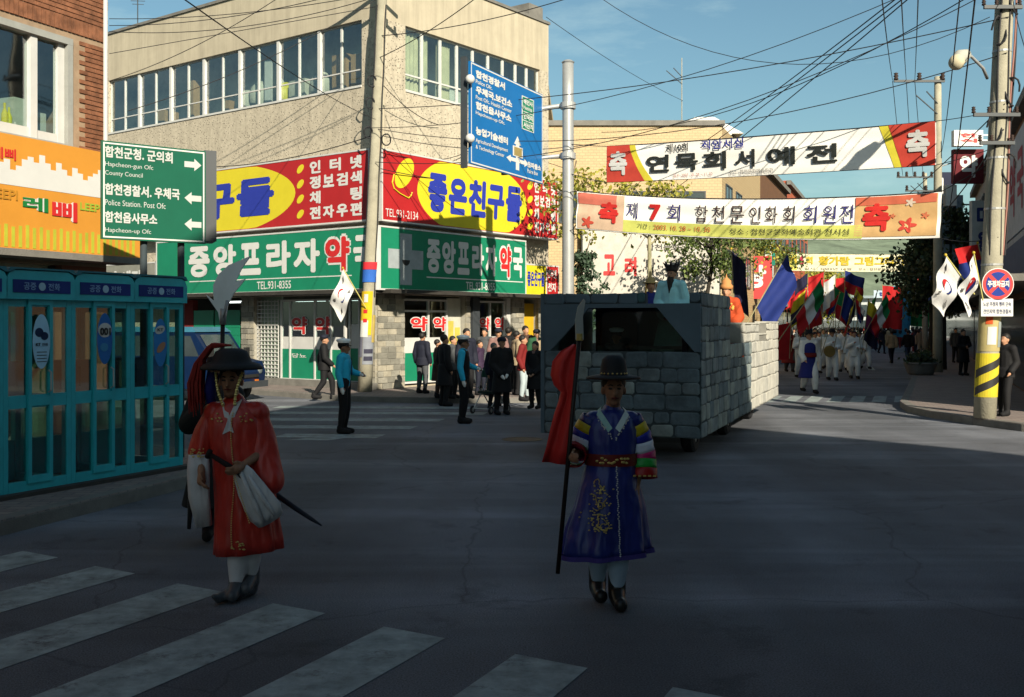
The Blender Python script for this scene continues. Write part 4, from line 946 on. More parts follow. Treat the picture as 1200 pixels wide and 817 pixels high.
# green road sign over the booths
GS = Fr(*at(119, 300, 14.0).to_2d(), *(at(241, 300, 14.9).to_2d() - at(119, 300, 14.0).to_2d()))
gsw = (at(241, 300, 14.9).to_2d() - at(119, 300, 14.0).to_2d()).length
gz1, gz0 = at(180, 171, 14.45).z, at(180, 283, 14.45).z
gs_ = thing('direction_sign', 'green direction sign with white lettering and arrows on two posts over the booths', 'road sign', (0, 0, 0))
M_gsign = mat('road_sign_green', (.008, .13, .075), .4, .08)
sl = .05
q = MB(); fbox(GS, q, 0, gsw, -.05, 0, gz0, gz1); q.build('panel', M_gsign, gs_)
q = MB()
for a in ((.02, .04, gz0+.02, gz1-.02), (gsw-.04, gsw-.02, gz0+.02, gz1-.02), (.04, gsw-.04, gz0+.02, gz0+.04), (.04, gsw-.04, gz1-.04, gz1-.02)): fbox(GS, q, a[0], a[1], .001, .004, a[2], a[3])
q.build('border', M_wpaint, gs_)
gh = gz1-gz0
M_refl = mat('dull_white_print', (.62, .64, .62), .5, .05)
for s, a, b, t0, t1, bo in (('합천군청. 군의회', .03, .67, .05, .17, .04), ('Hapcheon-gun Ofc', .03, .48, .21, .27, .01), ('County Council', .03, .38, .30, .36, .01), ('합천경찰서. 우체국', .03, .74, .43, .55, .04),
                            ('Police Station. Post Ofc', .03, .60, .595, .655, .01), ('합천읍사무소', .03, .52, .715, .83, .04), ('Hapcheon-up Ofc', .03, .46, .88, .94, .01)):
    text(gs_, s, gsw*a, gsw*b, gz1-gh*t1, gz1-gh*t0, None, M_refl, bo, warp=lambda x, z: GS.w(x, -.005)+(z,))
for (zc, dr) in ((.16, 1), (.52, -1), (.80, -1)):
    xc = gsw*.87; L2 = gsw*.085; p = [(-L2, .04), (.02, .04), (.02, .085), (L2, 0), (.02, -.085), (.02, -.04), (-L2, -.04)]
    pts = [(xc+dr*a, gz1-gh*zc+b) for a, b in p]
    fpoly(GS, gs_, [pts[0], pts[1], pts[5], pts[6]], .005, M_refl, 'arrow'); fpoly(GS, gs_, [pts[2], pts[3], pts[4]], .005, M_refl, 'arrow_head')
for px in (172, 216):
    x = GS.hit(px)[0]; q = MB(); a = GS.w(x, .12); q.tube([(a[0], a[1], .15), (a[0], a[1], gz1-.15)], .048, 12); q.build('post', C(60, 72, 78, name='grey_post'), gs_, smooth=True)
# dark back of a second panel right of it
q = MB(); q.vprism([(0, 0), (.17, 0), (.17, 1.28), (0, 1.28)], 0, .5); o = q.build('sign_box', M_dsteel, None, loc=(GS.w(gsw+.02, .1)[0], GS.w(gsw+.02, .1)[1], gz0+.05), rotz=.4); tag(o, 'narrow dark grey sign box seen edge on beside the green direction sign', 'sign box')
# right pole with the no parking sign, lamp and flags
rp = leaning('utility_pole', 'tall leaning concrete pole with a black and yellow striped foot on the right pavement', 9.32, 20.95, .15, 11.5, .212, .155, .55)
rx = .55/11.5; r_ = .212
wrap(rp, .42, 1.28, r_+.003, C(220, 200, 50, name='stripe_yellow'), 'yellow_band', 0, 2*math.pi, rx, 28)
for k in range(2):
    wrapquad(rp, lambda t, k=k: .44+.34*t+.34*k, lambda t, k=k: .60+.34*t+.34*k, r_+.007, M_blackletter, 'black_stripe', math.pi, 2*math.pi, rx)
wrap(rp, 1.32, 2.1, r_, C(190, 175, 120, name='old_posters'), 'poster', 3.2, 6.2, rx)
wrap(rp, 1.45, 1.8, r_+.006, M_white, 'poster', 4.2, 5.0, rx); wrap(rp, 1.85, 2.05, r_+.006, C(215, 90, 40, name='poster_orange'), 'poster', 4.0, 4.6, rx); wrap(rp, 1.4, 1.9, r_+.007, C(150, 160, 160, name='poster_blur'), 'poster', 5.2, 5.8, rx)
np_ = thing('no_parking_sign', 'round no parking sign, blue with a red ring and cross, with a white plate below', 'road sign', (0, 0, 0))
c = at(1169.5, 333, 20.6); y0 = 20.6
circ = lambda r, n=32: [(c.x+r*math.cos(2*math.pi*k/n), c.z+r*math.sin(2*math.pi*k/n)) for k in range(n)]
for r, y, m, nm in ((.31, 0, M_wpaint, 'rim'), (.295, -.004, M_redletter, 'disc'), (.235, -.008, C(30, 60, 150, name='disc_blue'), 'disc_centre')):
    q = MB(); q.vprism(circ(r), y0+y, y0+y+.02); q.build(nm, m, np_)
for s in (1, -1):
    q = MB(); dx, dz = .165, .165*s; wx, wz = .025, -.025*s; q.vprism([(c.x-dx-wx, c.z-dz-wz), (c.x+dx-wx, c.z+dz-wz), (c.x+dx+wx, c.z+dz+wz), (c.x-dx+wx, c.z-dz+wz)], y0-.012-.001*s, y0-.007); q.build('cross_bar', M_redletter, np_)
text(np_, '주정차금지', c.x-.21, c.x+.21, c.z-.06, c.z+.07, y0-.016, M_wpaint, .05)
c2 = at(1168.5, 360.5, 20.6)
q = MB(); q.box(c2.x-.31, c2.x+.31, y0, y0+.015, c2.z-.17, c2.z+.17); q.build('plate', M_wpaint, np_)
text(np_, '노상 주정차 행위 단속', c2.x-.27, c2.x+.27, c2.z+.02, c2.z+.11, y0-.004, C(60, 70, 110, name='print_navy'), .02); text(np_, '견인지역 합천경찰서', c2.x-.27, c2.x+.27, c2.z-.12, c2.z-.03, y0-.004, C(60, 70, 110, name='print_navy'), .02)
q = MB(); q.box(c.x-.02, c.x+.02, y0+.02, y0+.16, c.z-.02, c.z+.02); q.box(c.x-.02, c.x+.02, y0+.016, y0+.16, c2.z-.02, c2.z+.02); q.build('bracket', M_steel, np_)
# lamp on the pole
sl_ = thing('street_lamp', 'street lamp with a milky bowl on a short arm high on the right pole', 'street lamp', (0, 0, 0))
a = at(1157, 92, 20.9); b = at(1138, 66, 20.4); e = at(1128, 66, 20.3)
q = MB(); q.tube([a, at(1152, 80, 20.7), b, e], .03, 8); q.build('arm', M_steel, sl_, smooth=True)
q = MB(); q.tube([at(1134, 63, 20.35), at(1126, 67, 20.3), at(1117, 76, 20.2)], [.09, .15, .10], 14); q.build('lamp_housing', C(190, 190, 180, name='lamp_grey'), sl_, smooth=True)
q = MB(); q.ball(at(1121, 73, 20.15), .15, (1.0, 1, 1.0)); q.build('lamp_bowl', C(215, 205, 175, name='milky_bowl'), sl_, smooth=True)
# fittings on the right pole
for z, L_ in ((9.1, .7), (8.0, .5), (5.9, .6), (5.35, .45)):
    q = MB(); q.box(-L_+rx*z, L_*.5+rx*z, -.26, -.2, z, z+.07); q.build('crossarm', M_dsteel, rp)
    for x in (-L_, -L_*.5, L_*.4): spool(rp, x+rx*z, -.23, z+.07, s=.8)
for k, (z, s) in enumerate(((8.2, 1), (7.6, -1), (6.4, 1), (5.7, -1), (4.9, 1))):
    q = MB(); q.tube([(rx*z + s*.16 + .14*math.cos(a)*s, -.16-.06*math.sin(a*2), z+.28*math.sin(a)) for a in [2*math.pi*j/14 for j in range(12)]], .02, 6); q.build('cable_coil', M_cable, rp)
for x, m in ((-.12, M_cable), (.17, C(170, 120, 110, name='pink_conduit')), (.2, M_cable), (.06, M_cable)):
    q = MB(); q.tube([(rx*z + x + .02*math.sin(z*2+x*30), -.2+abs(x)*.5, z) for z in [3.2+.45*k for k in range(19)]], .02, 6); q.build('conduit', m, rp)
for z in (2.0, 3.0, 4.1, 5.1, 6.2, 7.2):
    wrap(rp, z, z+.04, .2165-.005*z+.004, M_steel, 'steel_band', 0, 2*math.pi, rx)
# further utility poles down the street
def far_pole(px, Y, topy, arms, label, lean=0, r=.16):
    p = at(px, 380, Y); H = at(px, topy, Y).z - .15
    t = leaning('utility_pole', label, p.x, p.y, .15, H, r*1.2, r*.8, lean)
    for (dz, x0, x1, n) in arms:
        q = MB(); q.box(x0, x1, -.2, -.12, H-dz, H-dz+.09); q.build('crossarm', M_dsteel, t)
        for k in range(n): spool(t, x0+.08+(x1-x0-.16)*k/(n-1), -.16, H-dz+.09, s=1.8)
    q = MB(); q.tube([(-.9, -.16, H-.75), (0, -.1, H-1.5)], .025, 6); q.tube([(-.5, -.16, H-.6), (0, -.1, H-1.1)], .025, 6); q.build('brace', M_dsteel, t)
    return t
fp = far_pole(1099, 41, 90, ((.25, -1.75, .2, 3),), 'slim pale concrete pole with a crossarm and curved arm right of the upper banner')
q = MB(); q.tube([(0, 0, 7.9), (.6, 0, 8.1), (1.3, 0, 7.8), (1.7, 0, 7.2)], .03, 6); q.build('curved_arm', M_steel, fp); q = MB(); q.box(.25, .65, -.2, .1, 6.4, 7.2); q.box(0, .7, -.1, -.05, 6.8, 6.86); q.build('fuse_box', M_white, fp)
far_pole(1084, 62, 203, ((.3, -1.7, .4, 5), (1.1, -1.2, 1.2, 3)), 'distant pole with a crossarm seen between the two upper banners', 0, .14)
far_pole(1063, 110, 320, ((.4, -.9, .9, 3),), 'far small pole beyond the yellow banner', 0, .12)
far_pole(799, 60, 68, (), 'thin mast above the roof of the yellow tiled building', 0, .03)

# ================================================================== BANNERS
def cloth_banner(P00, P10, P11, P01, label, base, sag=.1, ripple=.04, bend=.0, nu=96, nv=26, seed=1, tint=None, name='banner', gather=0):
    """P00 lower left, P10 lower right, P11 upper right, P01 upper left"""
    P = [Vector(p) for p in (P00, P10, P11, P01)]; rd = random.Random(seed); ph = [rd.uniform(0, 6) for _ in range(6)]
    nrm = (P[1]-P[0]).cross(P[3]-P[0]).normalized()
    if nrm.y > 0: nrm = -nrm
    def f(u, v, off=0.0):
        p = P[0]*(1-u)*(1-v) + P[1]*u*(1-v) + P[2]*u*v + P[3]*(1-u)*v
        z = -sag*4*u*(1-u)*(.85+.3*v)
        g = math.exp(-u*7) + math.exp(-(1-u)*9)
        y = ripple*(math.sin(9*u+ph[0]+2*v) + .5*math.sin(23*u+ph[1]-3*v) + .35*math.sin(14*v+6*u+ph[2])) + gather*g*math.sin(v*11+u*8+ph[3])
        return p + Vector((0, 0, z)) + nrm*(y+off) + Vector((0, 0, bend*math.sin(u*5+ph[4])))
    t = thing(name, label, 'banner', (0, 0, 0))
    def patch(u0, u1, v0, v1, off, m, nm, n1=None, n2=None, shape=None):
        n1 = max(n1 or 0, 3, int(nu*(u1-u0)*(.3 if shape else 1))); n2 = max(n2 or 0, 3, int(nv*(v1-v0)))
        q = MB(); rings = []
        for j in range(n2+1):
            row = []
            for i in range(n1+1):
                a, b = i/n1, j/n2
                if shape: uu, vv = shape(a, b)
                else: uu, vv = u0+(u1-u0)*a, v0+(v1-v0)*b
                row.append(f(uu, vv, off))
            rings.append(row)
        q.loft(rings, closed=False); return q.build(nm, m, t, smooth=True)
    def lett(s, u0, u1, v0, v1, m, bo=.03, off=.034, nm='lettering'):
        return text(t, s, u0, u1, v0, v1, None, m, bo, warp=lambda x, z: tuple(f(x, z, off)), name=nm)
    c = patch(0, 1, 0, 1, 0, base, 'cloth')
    q = MB(); q.tube([f(i/30, 1.0, .0) for i in range(31)], .012, 5); q.tube([f(i/30, 0.0, .0) for i in range(31)], .008, 5); q.build('hem_rope', M_cable, t)
    return t, f, patch, lett
def arc_shape(u0, u1, bul, side):
    # a band whose inner edge bulges like the printed arcs
    def s(a, b):
        e = bul*math.sin(b*math.pi/1.0*.5 + (0 if side < 0 else 0))
        return (u0 + (u1 + e*1.0 - u0)*a, b) if side < 0 else (u0 + e + (u1 - u0 - e)*a, b)
    return s
BW = mat('banner_cloth', (.78, .76, .72), .8, .05, 2)
B_or = C(215, 75, 60, name='banner_red'); B_y = C(240, 225, 70, name='banner_yellow'); B_bk = C(45, 50, 48, name='banner_ink'); B_bl = C(45, 55, 165, name='banner_blue'); B_gr = C(110, 105, 100, name='banner_greyprint')
# upper banner
t1, f1, patch, lett = cloth_banner(at(711, 214, 27.2), at(1097, 193.5, 22.0), at(1097, 142, 22.0), at(711, 171.5, 27.2), 'upper white street banner with black Korean lettering between two red end panels', BW, .03, .012, 0, seed=3)
def redend(u0, u1, b, flip):
    def s1(a, v): e = b*(1-v)**1.3 if not flip else b*v**1.3*0; return (u0 + (u1+e-u0)*a, v)
    return s1
patch(0, 1, 0, 1, .008, B_y, 'yellow_arc', 6, 10, lambda a, v: (.085+.045*(1-v)**1.6*1.0 + (-.085-.045*(1-v)**1.6+.105+.065*(1-v)**1.6)*a, .002+.996*v))
patch(0, 1, 0, 1, .014, B_or, 'red_panel', 6, 10, lambda a, v: (.002 + (.083+.055*(1-v)**1.5)*a, .002+.996*v))
patch(0, 1, 0, 1, .008, B_y, 'yellow_arc', 6, 10, lambda a, v: (.855+.035*(1-(1-2*abs(v-.5))**2)*0 + .03*(1-v)**.5*0 + .04*(1-v) + (.03)*a, .002+.996*v))
patch(0, 1, 0, 1, .014, B_or, 'red_panel', 6, 10, lambda a, v: (.88+.035*(1-v) + (.998-.88-.035*(1-v))*a, .002+.996*v))
lett('축', .012, .078, .18, .84, M_wpaint, .045); lett('축', .925, .985, .2, .84, M_wpaint, .045)
for ch, a, b in (('연', .148, .222), ('묵', .248, .318), ('회', .342, .41), ('서', .445, .50), ('예', .545, .62), ('전', .66, .74)): lett(ch, a-.003, b+.005, .22, .68, B_bk, .03)
lett('제10회', .215, .29, .73, .96, B_bk, .02); lett('직암서실', .335, .47, .73, .985, B_bl, .02)
lett('일시: 2003. 10. 28 ~ 11. 02', .24, .37, .06, .16, C(190, 110, 100, name='print_pink'), .005); lett('장소: 합천문화예술회관', .425, .56, .06, .17, B_gr, .005)
# lower banner
t2, f2, patch, lett = cloth_banner(at(675, 268, 27.2), at(1101, 279, 22.0), at(1104, 224, 22.0), at(677, 224, 27.2), 'lower white and yellow street banner with pink flowers at its ends', BW, .16, .022, .0, seed=8, gather=.022)
B_ye2 = C(225, 228, 120, name='banner_lime'); B_pe = C(235, 190, 130, name='banner_peach')
patch(.155, .82, .03, .34, .010, B_ye2, 'lime_band', 40, 4)
patch(.005, .155, .03, .97, .010, C(238, 205, 175, name='banner_pale_peach'), 'peach_panel', 10, 10); patch(.005, .13, .68, .97, .018, C(235, 130, 110, name='banner_coral'), 'coral_band', 10, 4)
patch(.80, .992, .06, .97, .010, B_pe, 'peach_panel', 10, 10); patch(.80, .99, .78, .97, .018, C(232, 120, 90, name='banner_coral2'), 'coral_band', 10, 4)
lett('축', .075, .14, .22, .78, C(225, 50, 45, name='chuk_red'), .05); lett('축', .818, .885, .18, .82, C(225, 50, 45, name='chuk_red'), .05)
inks = C(70, 50, 50, name='banner_brown_ink'); navy = C(60, 55, 130, name='banner_navy_ink')
for ch, a, b, m in (('제', .165, .20, navy), ('7', .235, .27, M_redletter), ('회', .29, .33, navy), ('합', .375, .412, inks), ('천', .425, .46, inks), ('문', .475, .515, inks), ('인', .53, .56, inks), ('화', .572, .605, inks), ('회', .62, .65, inks), ('회', .672, .707, navy), ('원', .722, .755, navy), ('전', .765, .797, navy)):
    lett(ch, a, b, .38, .82 if ch != '7' else .8, m, .012 if ch != '7' else .05)
lett('기간 :', .20, .24, .14, .28, B_bk, .01); lett('2003. 10. 28 ~ 10. 30', .25, .42, .14, .27, C(215, 90, 60, name='date_red'), .01); lett('장소 : 합천군문화예술회관 전시실', .475, .79, .1, .26, B_bk, .01)
def flower(lett, u, v, s, m):
    import math as _m
    q = MB(); n = 40
    ring = []
    for k in range(n):
        a = 2*math.pi*k/n; r = s*(.72+.28*math.cos(5*a)); ring.append(tuple(f2(u + r*math.cos(a)*.13, v + r*math.sin(a), .024)))
    q.add(ring, [tuple(range(n))]); q.build('flower_print', m, t2)
flower(lett, .04, .2, .17, C(228, 90, 70, name='flower_coral')); flower(lett, .925, .30, .18, C(225, 80, 65, name='flower_coral2')); flower(lett, .93, .80, .10, C(240, 220, 200, name='flower_pale')); flower(lett, .965, .5, .08, C(230, 130, 90, name='flower_orange')); flower(lett, .89, .52, .06, C(230, 120, 90, name='flower_orange'))
flower(lett, .925, .30, .06, C(238, 210, 150, name='flower_core'))
# third and fourth banners further down
t3, f3, patch, lett = cloth_banner(at(914, 317, 62), at(1081, 318.5, 62), at(1081, 297.5, 62), at(914, 296.5, 62), 'third banner down the street, yellowish with large yellow letters', C(238, 234, 200, name='banner_cream'), .05, .03, 0, seed=11)
patch(.0, .12, .05, .95, .01, C(232, 225, 110, name='banner_softyellow'), 'yellow_end', 5, 3); patch(.88, 1, .05, .95, .01, C(240, 200, 120, name='banner_softorange'), 'orange_end', 5, 3)
lett('제', .06, .12, .4, .85, C(215, 190, 60, name='yellow_ink'), .05, .03); lett('6', .135, .17, .35, .9, C(200, 50, 90, name='pink_ink'), .08, .03); lett('회', .18, .23, .4, .85, C(215, 190, 60, name='yellow_ink'), .05, .03)
lett('황가람', .27, .49, .35, .88, C(205, 180, 50, name='yellow_ink2'), .05, .03); lett('그림그리기', .52, .87, .35, .88, C(205, 180, 50, name='yellow_ink2'), .05, .03); lett('일시 : 2003년 10월', .17, .5, .08, .22, B_gr, .01, .03); lett('장소 : 합천문화예술회관', .55, .85, .08, .22, B_gr, .01, .03)
t4, f4, patch, lett = cloth_banner(at(1024, 349, 95), at(1090, 349, 95), at(1090, 340, 95), at(1024, 340, 95), 'fourth small pale blue banner far down the street', C(190, 210, 225, name='banner_paleblue'), .03, .03, 0, 24, 6, seed=12)
lett('합천군민의 날 축제 행사', .1, .9, .25, .75, C(60, 80, 150, name='print_blue'), .03, .05)

# ================================================================== OVERHEAD CABLES
def cable(p, q, sag=.3, r=.012, label='thin black overhead cable', group='overhead cables', n=18):
    p, q = Vector(p), Vector(q); mb = MB(); r *= max(.5, min(1.0, (p.y+q.y)/2/32))
    mb.tube([p.lerp(q, k/n) - Vector((0, 0, sag*4*(k/n)*(1-k/n))) for k in range(n+1)], r, 5)
    o = mb.build('overhead_cable', M_cable, None); return tag(o, label, 'cable', group)
LB = 'thin black overhead cable crossing in front of the sky and roofs'
rpt = lambda z: Vector((9.32+rx*z, 20.75, z)); cpt = lambda z: Vector((-4.05+lx*z, 29.1, z))
lines = [((at(210, -5, 9), at(440, 140, 26)), .1, .012), ((at(128, 22, 30), at(500, -20, 26)), .25, .012), ((at(128, 30, 30), at(460, -25, 26)), .3, .012), ((at(128, 37, 30), at(445, -5, 28)), .35, .012),
         ((at(128, 95, 29), at(330, -5, 26)), .2, .011), ((at(128, 63, 29.5), at(440, 8, 28)), -.0, .011), ((at(150, 130, 24), at(440, 0, 28)), .25, .012),
         ((cpt(9.9), at(672, -4, 26)), .15, .014), ((cpt(9.3), at(560, -4, 25)), .1, .014), ((cpt(7.9), rpt(8.0)), .35, .014), ((cpt(7.35), rpt(7.3)), .9, .013), ((cpt(7.2), at(700, 168, 30)), .3, .012),
         ((cpt(6.3), PR.w(7.5, -.15)+(6.95,)), .25, .012), ((cpt(6.9), PR.w(4.0, -.1)+(7.4,)), .35, .012), ((cpt(7.2), PL.w(-9, -.1)+(7.25,)), .3, .014), ((cpt(8.7), PR.w(2.6, -.1)+(8.0,)), .2, .012),
         ((rpt(8.9), at(705, 155, 36)), .8, .013), ((rpt(8.7), at(440, 190, 29)), 1.1, .013), ((rpt(9.4), at(430, 150, 29)), .9, .012),
         ((at(1070, -6, 20), at(705, 280, 60)), .3, .013), ((at(1064, -6, 20), at(690, 262, 60)), .3, .013), ((at(1056, -6, 20), at(700, 240, 62)), .4, .013),
         ((at(1033, -6, 16), at(1046, 94, 41)), .1, .012), ((at(1056, -6, 16), at(1062, 94, 41)), .1, .012), ((at(1076, -6, 16), at(1072, 94, 41)), .1, .012),
         ((at(1046, 95, 41), at(1058, 206, 62)), .2, .014), ((at(1062, 95, 41), at(1070, 206, 62)), .2, .014), ((at(1072, 95, 41), at(1082, 206, 62)), .2, .014),
         ((at(1143, -6, 14), at(1110, 260, 44)), .3, .014), ((at(1125, -6, 15), at(1103, 180, 44)), .3, .012), ((rpt(9.3), at(1215, 40, 12)), .1, .014), ((rpt(8.9), at(1215, -4, 14)), .1, .014), ((rpt(8.6), at(1215, 90, 14)), .2, .014),
         ((at(640, 20, 40), at(800, 118, 60)), .2, .012), ((at(700, -5, 30), at(1160, 20, 25)), 1.5, .011), ((at(640, 190, 40), at(760, 220, 44)), .1, .012), ((rpt(6.3), at(1010, 265, 60)), .3, .013), ((rpt(5.8), at(1105, 250, 30)), .1, .02), ((at(1104, 224, 22), rpt(5.3)), .02, .014), ((at(1101, 279, 22), rpt(3.7)), .08, .014),
         ((at(1097, 193.5, 22), rpt(5.5)), .02, .012), ((at(1097, 142, 22), rpt(6.2)), .02, .012), ((at(677, 224, 27.2), Vector((1.45, 27.4, 5.4))), .0, .012), ((at(675, 268, 27.2), Vector((1.45, 27.4, 4.4))), .0, .012),
         ((at(711, 171.5, 27.2), Vector((1.45, 27.4, 6.65))), .01, .012), ((at(711, 214, 27.2), Vector((1.45, 27.4, 5.9))), .02, .012)]
def cable_label(i):
    if i < 7: return 'thin black cable crossing the sky and the upper left wall of the cream building', 'cables at the upper left'
    if i < 16: return 'thin black cable running from the corner pole to the cream building or overhead', 'cables of the corner pole'
    if i in (16, 17, 18): return 'long black cable spanning the street from the tall right pole', 'cables spanning the street'
    if i < 22: return 'thin cable slanting up over the upper street banner', 'cables slanting over the banners'
    if i < 25: return 'thin cable rising out of the picture from the crossarm of the slim pole', 'cables above the slim pole'
    if i < 28: return 'thin cable between the two crossarms seen around the upper banner', 'cables between the far poles'
    if i < 33: return 'thin cable leaving the top of the tall right pole', 'cables at the upper right'
    if i < 38: return 'thin black overhead cable crossing in front of the sky and roofs', 'overhead cables'
    return 'short guy rope tying a street banner to its pole', 'banner ropes'
for i_, ((p, q), s, r) in enumerate(lines): cable(p, q, s, r, *cable_label(i_))

# ================================================================== TREES
LEAFS = {}
def leaf_mat(name, c1, c2):
    if name in LEAFS: return LEAFS[name]
    m = bpy.data.materials.new(name); m.use_nodes = True; n = m.node_tree.nodes; l = m.node_tree.links; b = n['Principled BSDF']
    t = n.new('ShaderNodeNewGeometry'); r = n.new('ShaderNodeValToRGB'); r.color_ramp.elements[0].color = (*c1, 1); r.color_ramp.elements[1].color = (*c2, 1)
    l.new(t.outputs['Random Per Island'], r.inputs[0]); l.new(r.outputs[0], b.inputs['Base Color']); b.inputs['Roughness'].default_value = .6
    tr = n.new('ShaderNodeBsdfTranslucent'); l.new(r.outputs[0], tr.inputs[0]); mx = n.new('ShaderNodeMixShader'); mx.inputs[0].default_value = .3
    o = n['Material Output']; l.new(b.outputs[0], mx.inputs[1]); l.new(tr.outputs[0], mx.inputs[2]); l.new(mx.outputs[0], o.inputs[0]); LEAFS[name] = m; return m
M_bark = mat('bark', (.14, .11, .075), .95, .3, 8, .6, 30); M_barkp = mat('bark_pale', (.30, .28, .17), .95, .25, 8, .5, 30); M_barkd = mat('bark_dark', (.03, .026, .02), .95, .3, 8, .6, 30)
def tree(x, y, H, cz0, rad, label, lm, bm, nleaf=1500, tr=.1, seed=0, leaf=.13, nb=14, z0=.15, squash=1.0, dens=.55):
    rd = random.Random(seed); t = thing('street_tree', label, 'tree', (x, y, z0), 0, 'street trees')
    q = MB(); pts = [(0, 0, 0)]; 
    for k in range(1, 7): pts.append((rd.uniform(-.06, .06)*k*.5, rd.uniform(-.06, .06)*k*.5, H*.92*k/6))
    q.tube(pts, [tr*(1-.12*k) for k in range(7)], 10); q.build('trunk', bm, t, smooth=True)
    tips = []
    b = MB()
    for i in range(nb):
        zz = cz0*.85 + (H-cz0)*(i+.5)/nb*.95; a = i*2.4 + rd.uniform(-.4, .4)
        k = min(5, zz/(H*.92)*6); k0 = int(k); p0 = Vector(pts[k0]).lerp(Vector(pts[min(6, k0+1)]), k-k0)
        h = (zz-cz0)/(H-cz0); L_ = rad*(.55+.5*math.sin(math.pi*min(1, max(.1, h+.15))))*rd.uniform(.7, 1.1)
        p2 = p0 + Vector((math.cos(a)*L_, math.sin(a)*L_*squash, L_*rd.uniform(.25, .6))); p1 = p0.lerp(p2, .5) + Vector((0, 0, rd.uniform(0, .15)*L_))
        b.tube([p0, p1, p2], [tr*.35, tr*.2, tr*.07], 5); tips += [p1, p0.lerp(p2, .75), p2, p2]
        for s in range(2):
            p3 = p1.lerp(p2, rd.uniform(.2, .9)) + Vector((rd.uniform(-1, 1), rd.uniform(-1, 1), rd.uniform(.1, .9)))*L_*.45
            b.tube([p1.lerp(p2, .4), p3], [tr*.13, tr*.05], 4); tips += [p3, p3]
    b.build('branch', bm, t, kind='stuff')
    c = MB(); leaf *= 1.3
    for i in range(int(nleaf*1.7)):
        p = rd.choice(tips) + Vector((rd.gauss(0, 1), rd.gauss(0, 1), rd.gauss(0, .8)))*rad*.16*(1.2-dens*.3)
        s = leaf*rd.uniform(.6, 1.25); ax = Vector((rd.gauss(0, 1), rd.gauss(0, 1), rd.gauss(0, .6))).normalized(); u = ax.orthogonal().normalized(); u.rotate(Quaternion(ax, rd.uniform(0, 6.3))); v = ax.cross(u)
        c.add([p-u*s*.5, p+v*s*.32-u*.1*s, p+u*s*.5, p-v*s*.32-u*.1*s+ax*s*.15], [(0, 1, 2), (0, 2, 3)])
    c.build('crown', lm, t, kind='stuff')
    return t
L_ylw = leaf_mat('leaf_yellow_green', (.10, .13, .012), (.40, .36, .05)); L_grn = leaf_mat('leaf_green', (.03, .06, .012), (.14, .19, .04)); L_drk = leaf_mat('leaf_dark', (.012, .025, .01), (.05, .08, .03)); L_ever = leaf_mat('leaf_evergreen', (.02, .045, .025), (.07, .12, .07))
tree(1.9, 33.4, 7.6, 5.2, 1.1, 'street tree with sparse yellow green leaves just behind the galvanised sign post', L_ylw, M_bark, 420, .07, 1, .12)
tree(4.3, 33.6, 7.3, 5.0, 1.25, 'yellow green street tree with a pale trunk in front of the cream signboard', L_ylw, M_barkp, 620, .11, 2, .12, nb=11)
tree(2.45, 35.6, 5.1, 1.8, .55, 'small dark slender tree in front of the left end of the cream signboard', L_ever, M_bark, 1100, .06, 3, .11, nb=16)
tree(7.1, 38.4, 6.0, 3.9, 1.35, 'dark trunked green street tree at the right end of the cream signboard', L_grn, M_barkd, 1200, .12, 4, .12)
tree(9.0, 45.5, 6.6, 3.8, 1.4, 'green street tree left of the blue parade flag', L_grn, M_bark, 1000, .11, 5, .13)
tree(11.4, 51, 6.8, 4.0, 1.6, 'leafy street tree above the parade, left of the yellow banner', L_ylw, M_bark, 1200, .12, 6, .15)
tree(14.4, 60, 6.6, 3.6, 1.7, 'street tree beneath the left end of the yellow banner', L_grn, M_bark, 1100, .12, 7, .17)
tree(21.5, 76, 5.8, 2.6, 2.0, 'rounded yellow green tree under the yellow banner', L_ylw, M_bark, 1500, .14, 8, .2)
tree(26.5, 92, 5.6, 2.4, 2.2, 'far rounded green tree under the yellow banner', L_grn, M_bark, 1300, .14, 9, .24)
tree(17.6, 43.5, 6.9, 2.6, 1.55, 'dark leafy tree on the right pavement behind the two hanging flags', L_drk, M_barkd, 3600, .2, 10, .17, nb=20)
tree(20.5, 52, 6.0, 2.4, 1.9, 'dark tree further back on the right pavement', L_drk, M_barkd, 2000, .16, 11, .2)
# round planter
pc = gnd(1085, 440, .15)
pl = thing('planter', 'round concrete planter with dark shrubs on the right pavement', 'planter', (pc.x, pc.y+.5, .15))
q = MB(); q.lathe([(0, 0), (.40, 0), (.46, .06), (.56, .36), (.60, .42), (.58, .46), (.52, .45), (.48, .36), (0, .36)], 24); q.build('bowl', M_kerb, pl, smooth=False)
q = MB(); rd = random.Random(5)
for i in range(700):
    p = Vector((rd.gauss(0, .22), rd.gauss(0, .22), .42+abs(rd.gauss(0, .17)))); s = .12; ax = Vector((rd.gauss(0, 1), rd.gauss(0, 1), rd.gauss(0, 1))).normalized(); u = ax.orthogonal(); v = ax.cross(u)
    q.add([p-u*s*.5, p+v*s*.3, p+u*s*.5, p-v*s*.3], [(0, 1, 2, 3)])
q.build('shrub', L_drk, pl, kind='stuff')

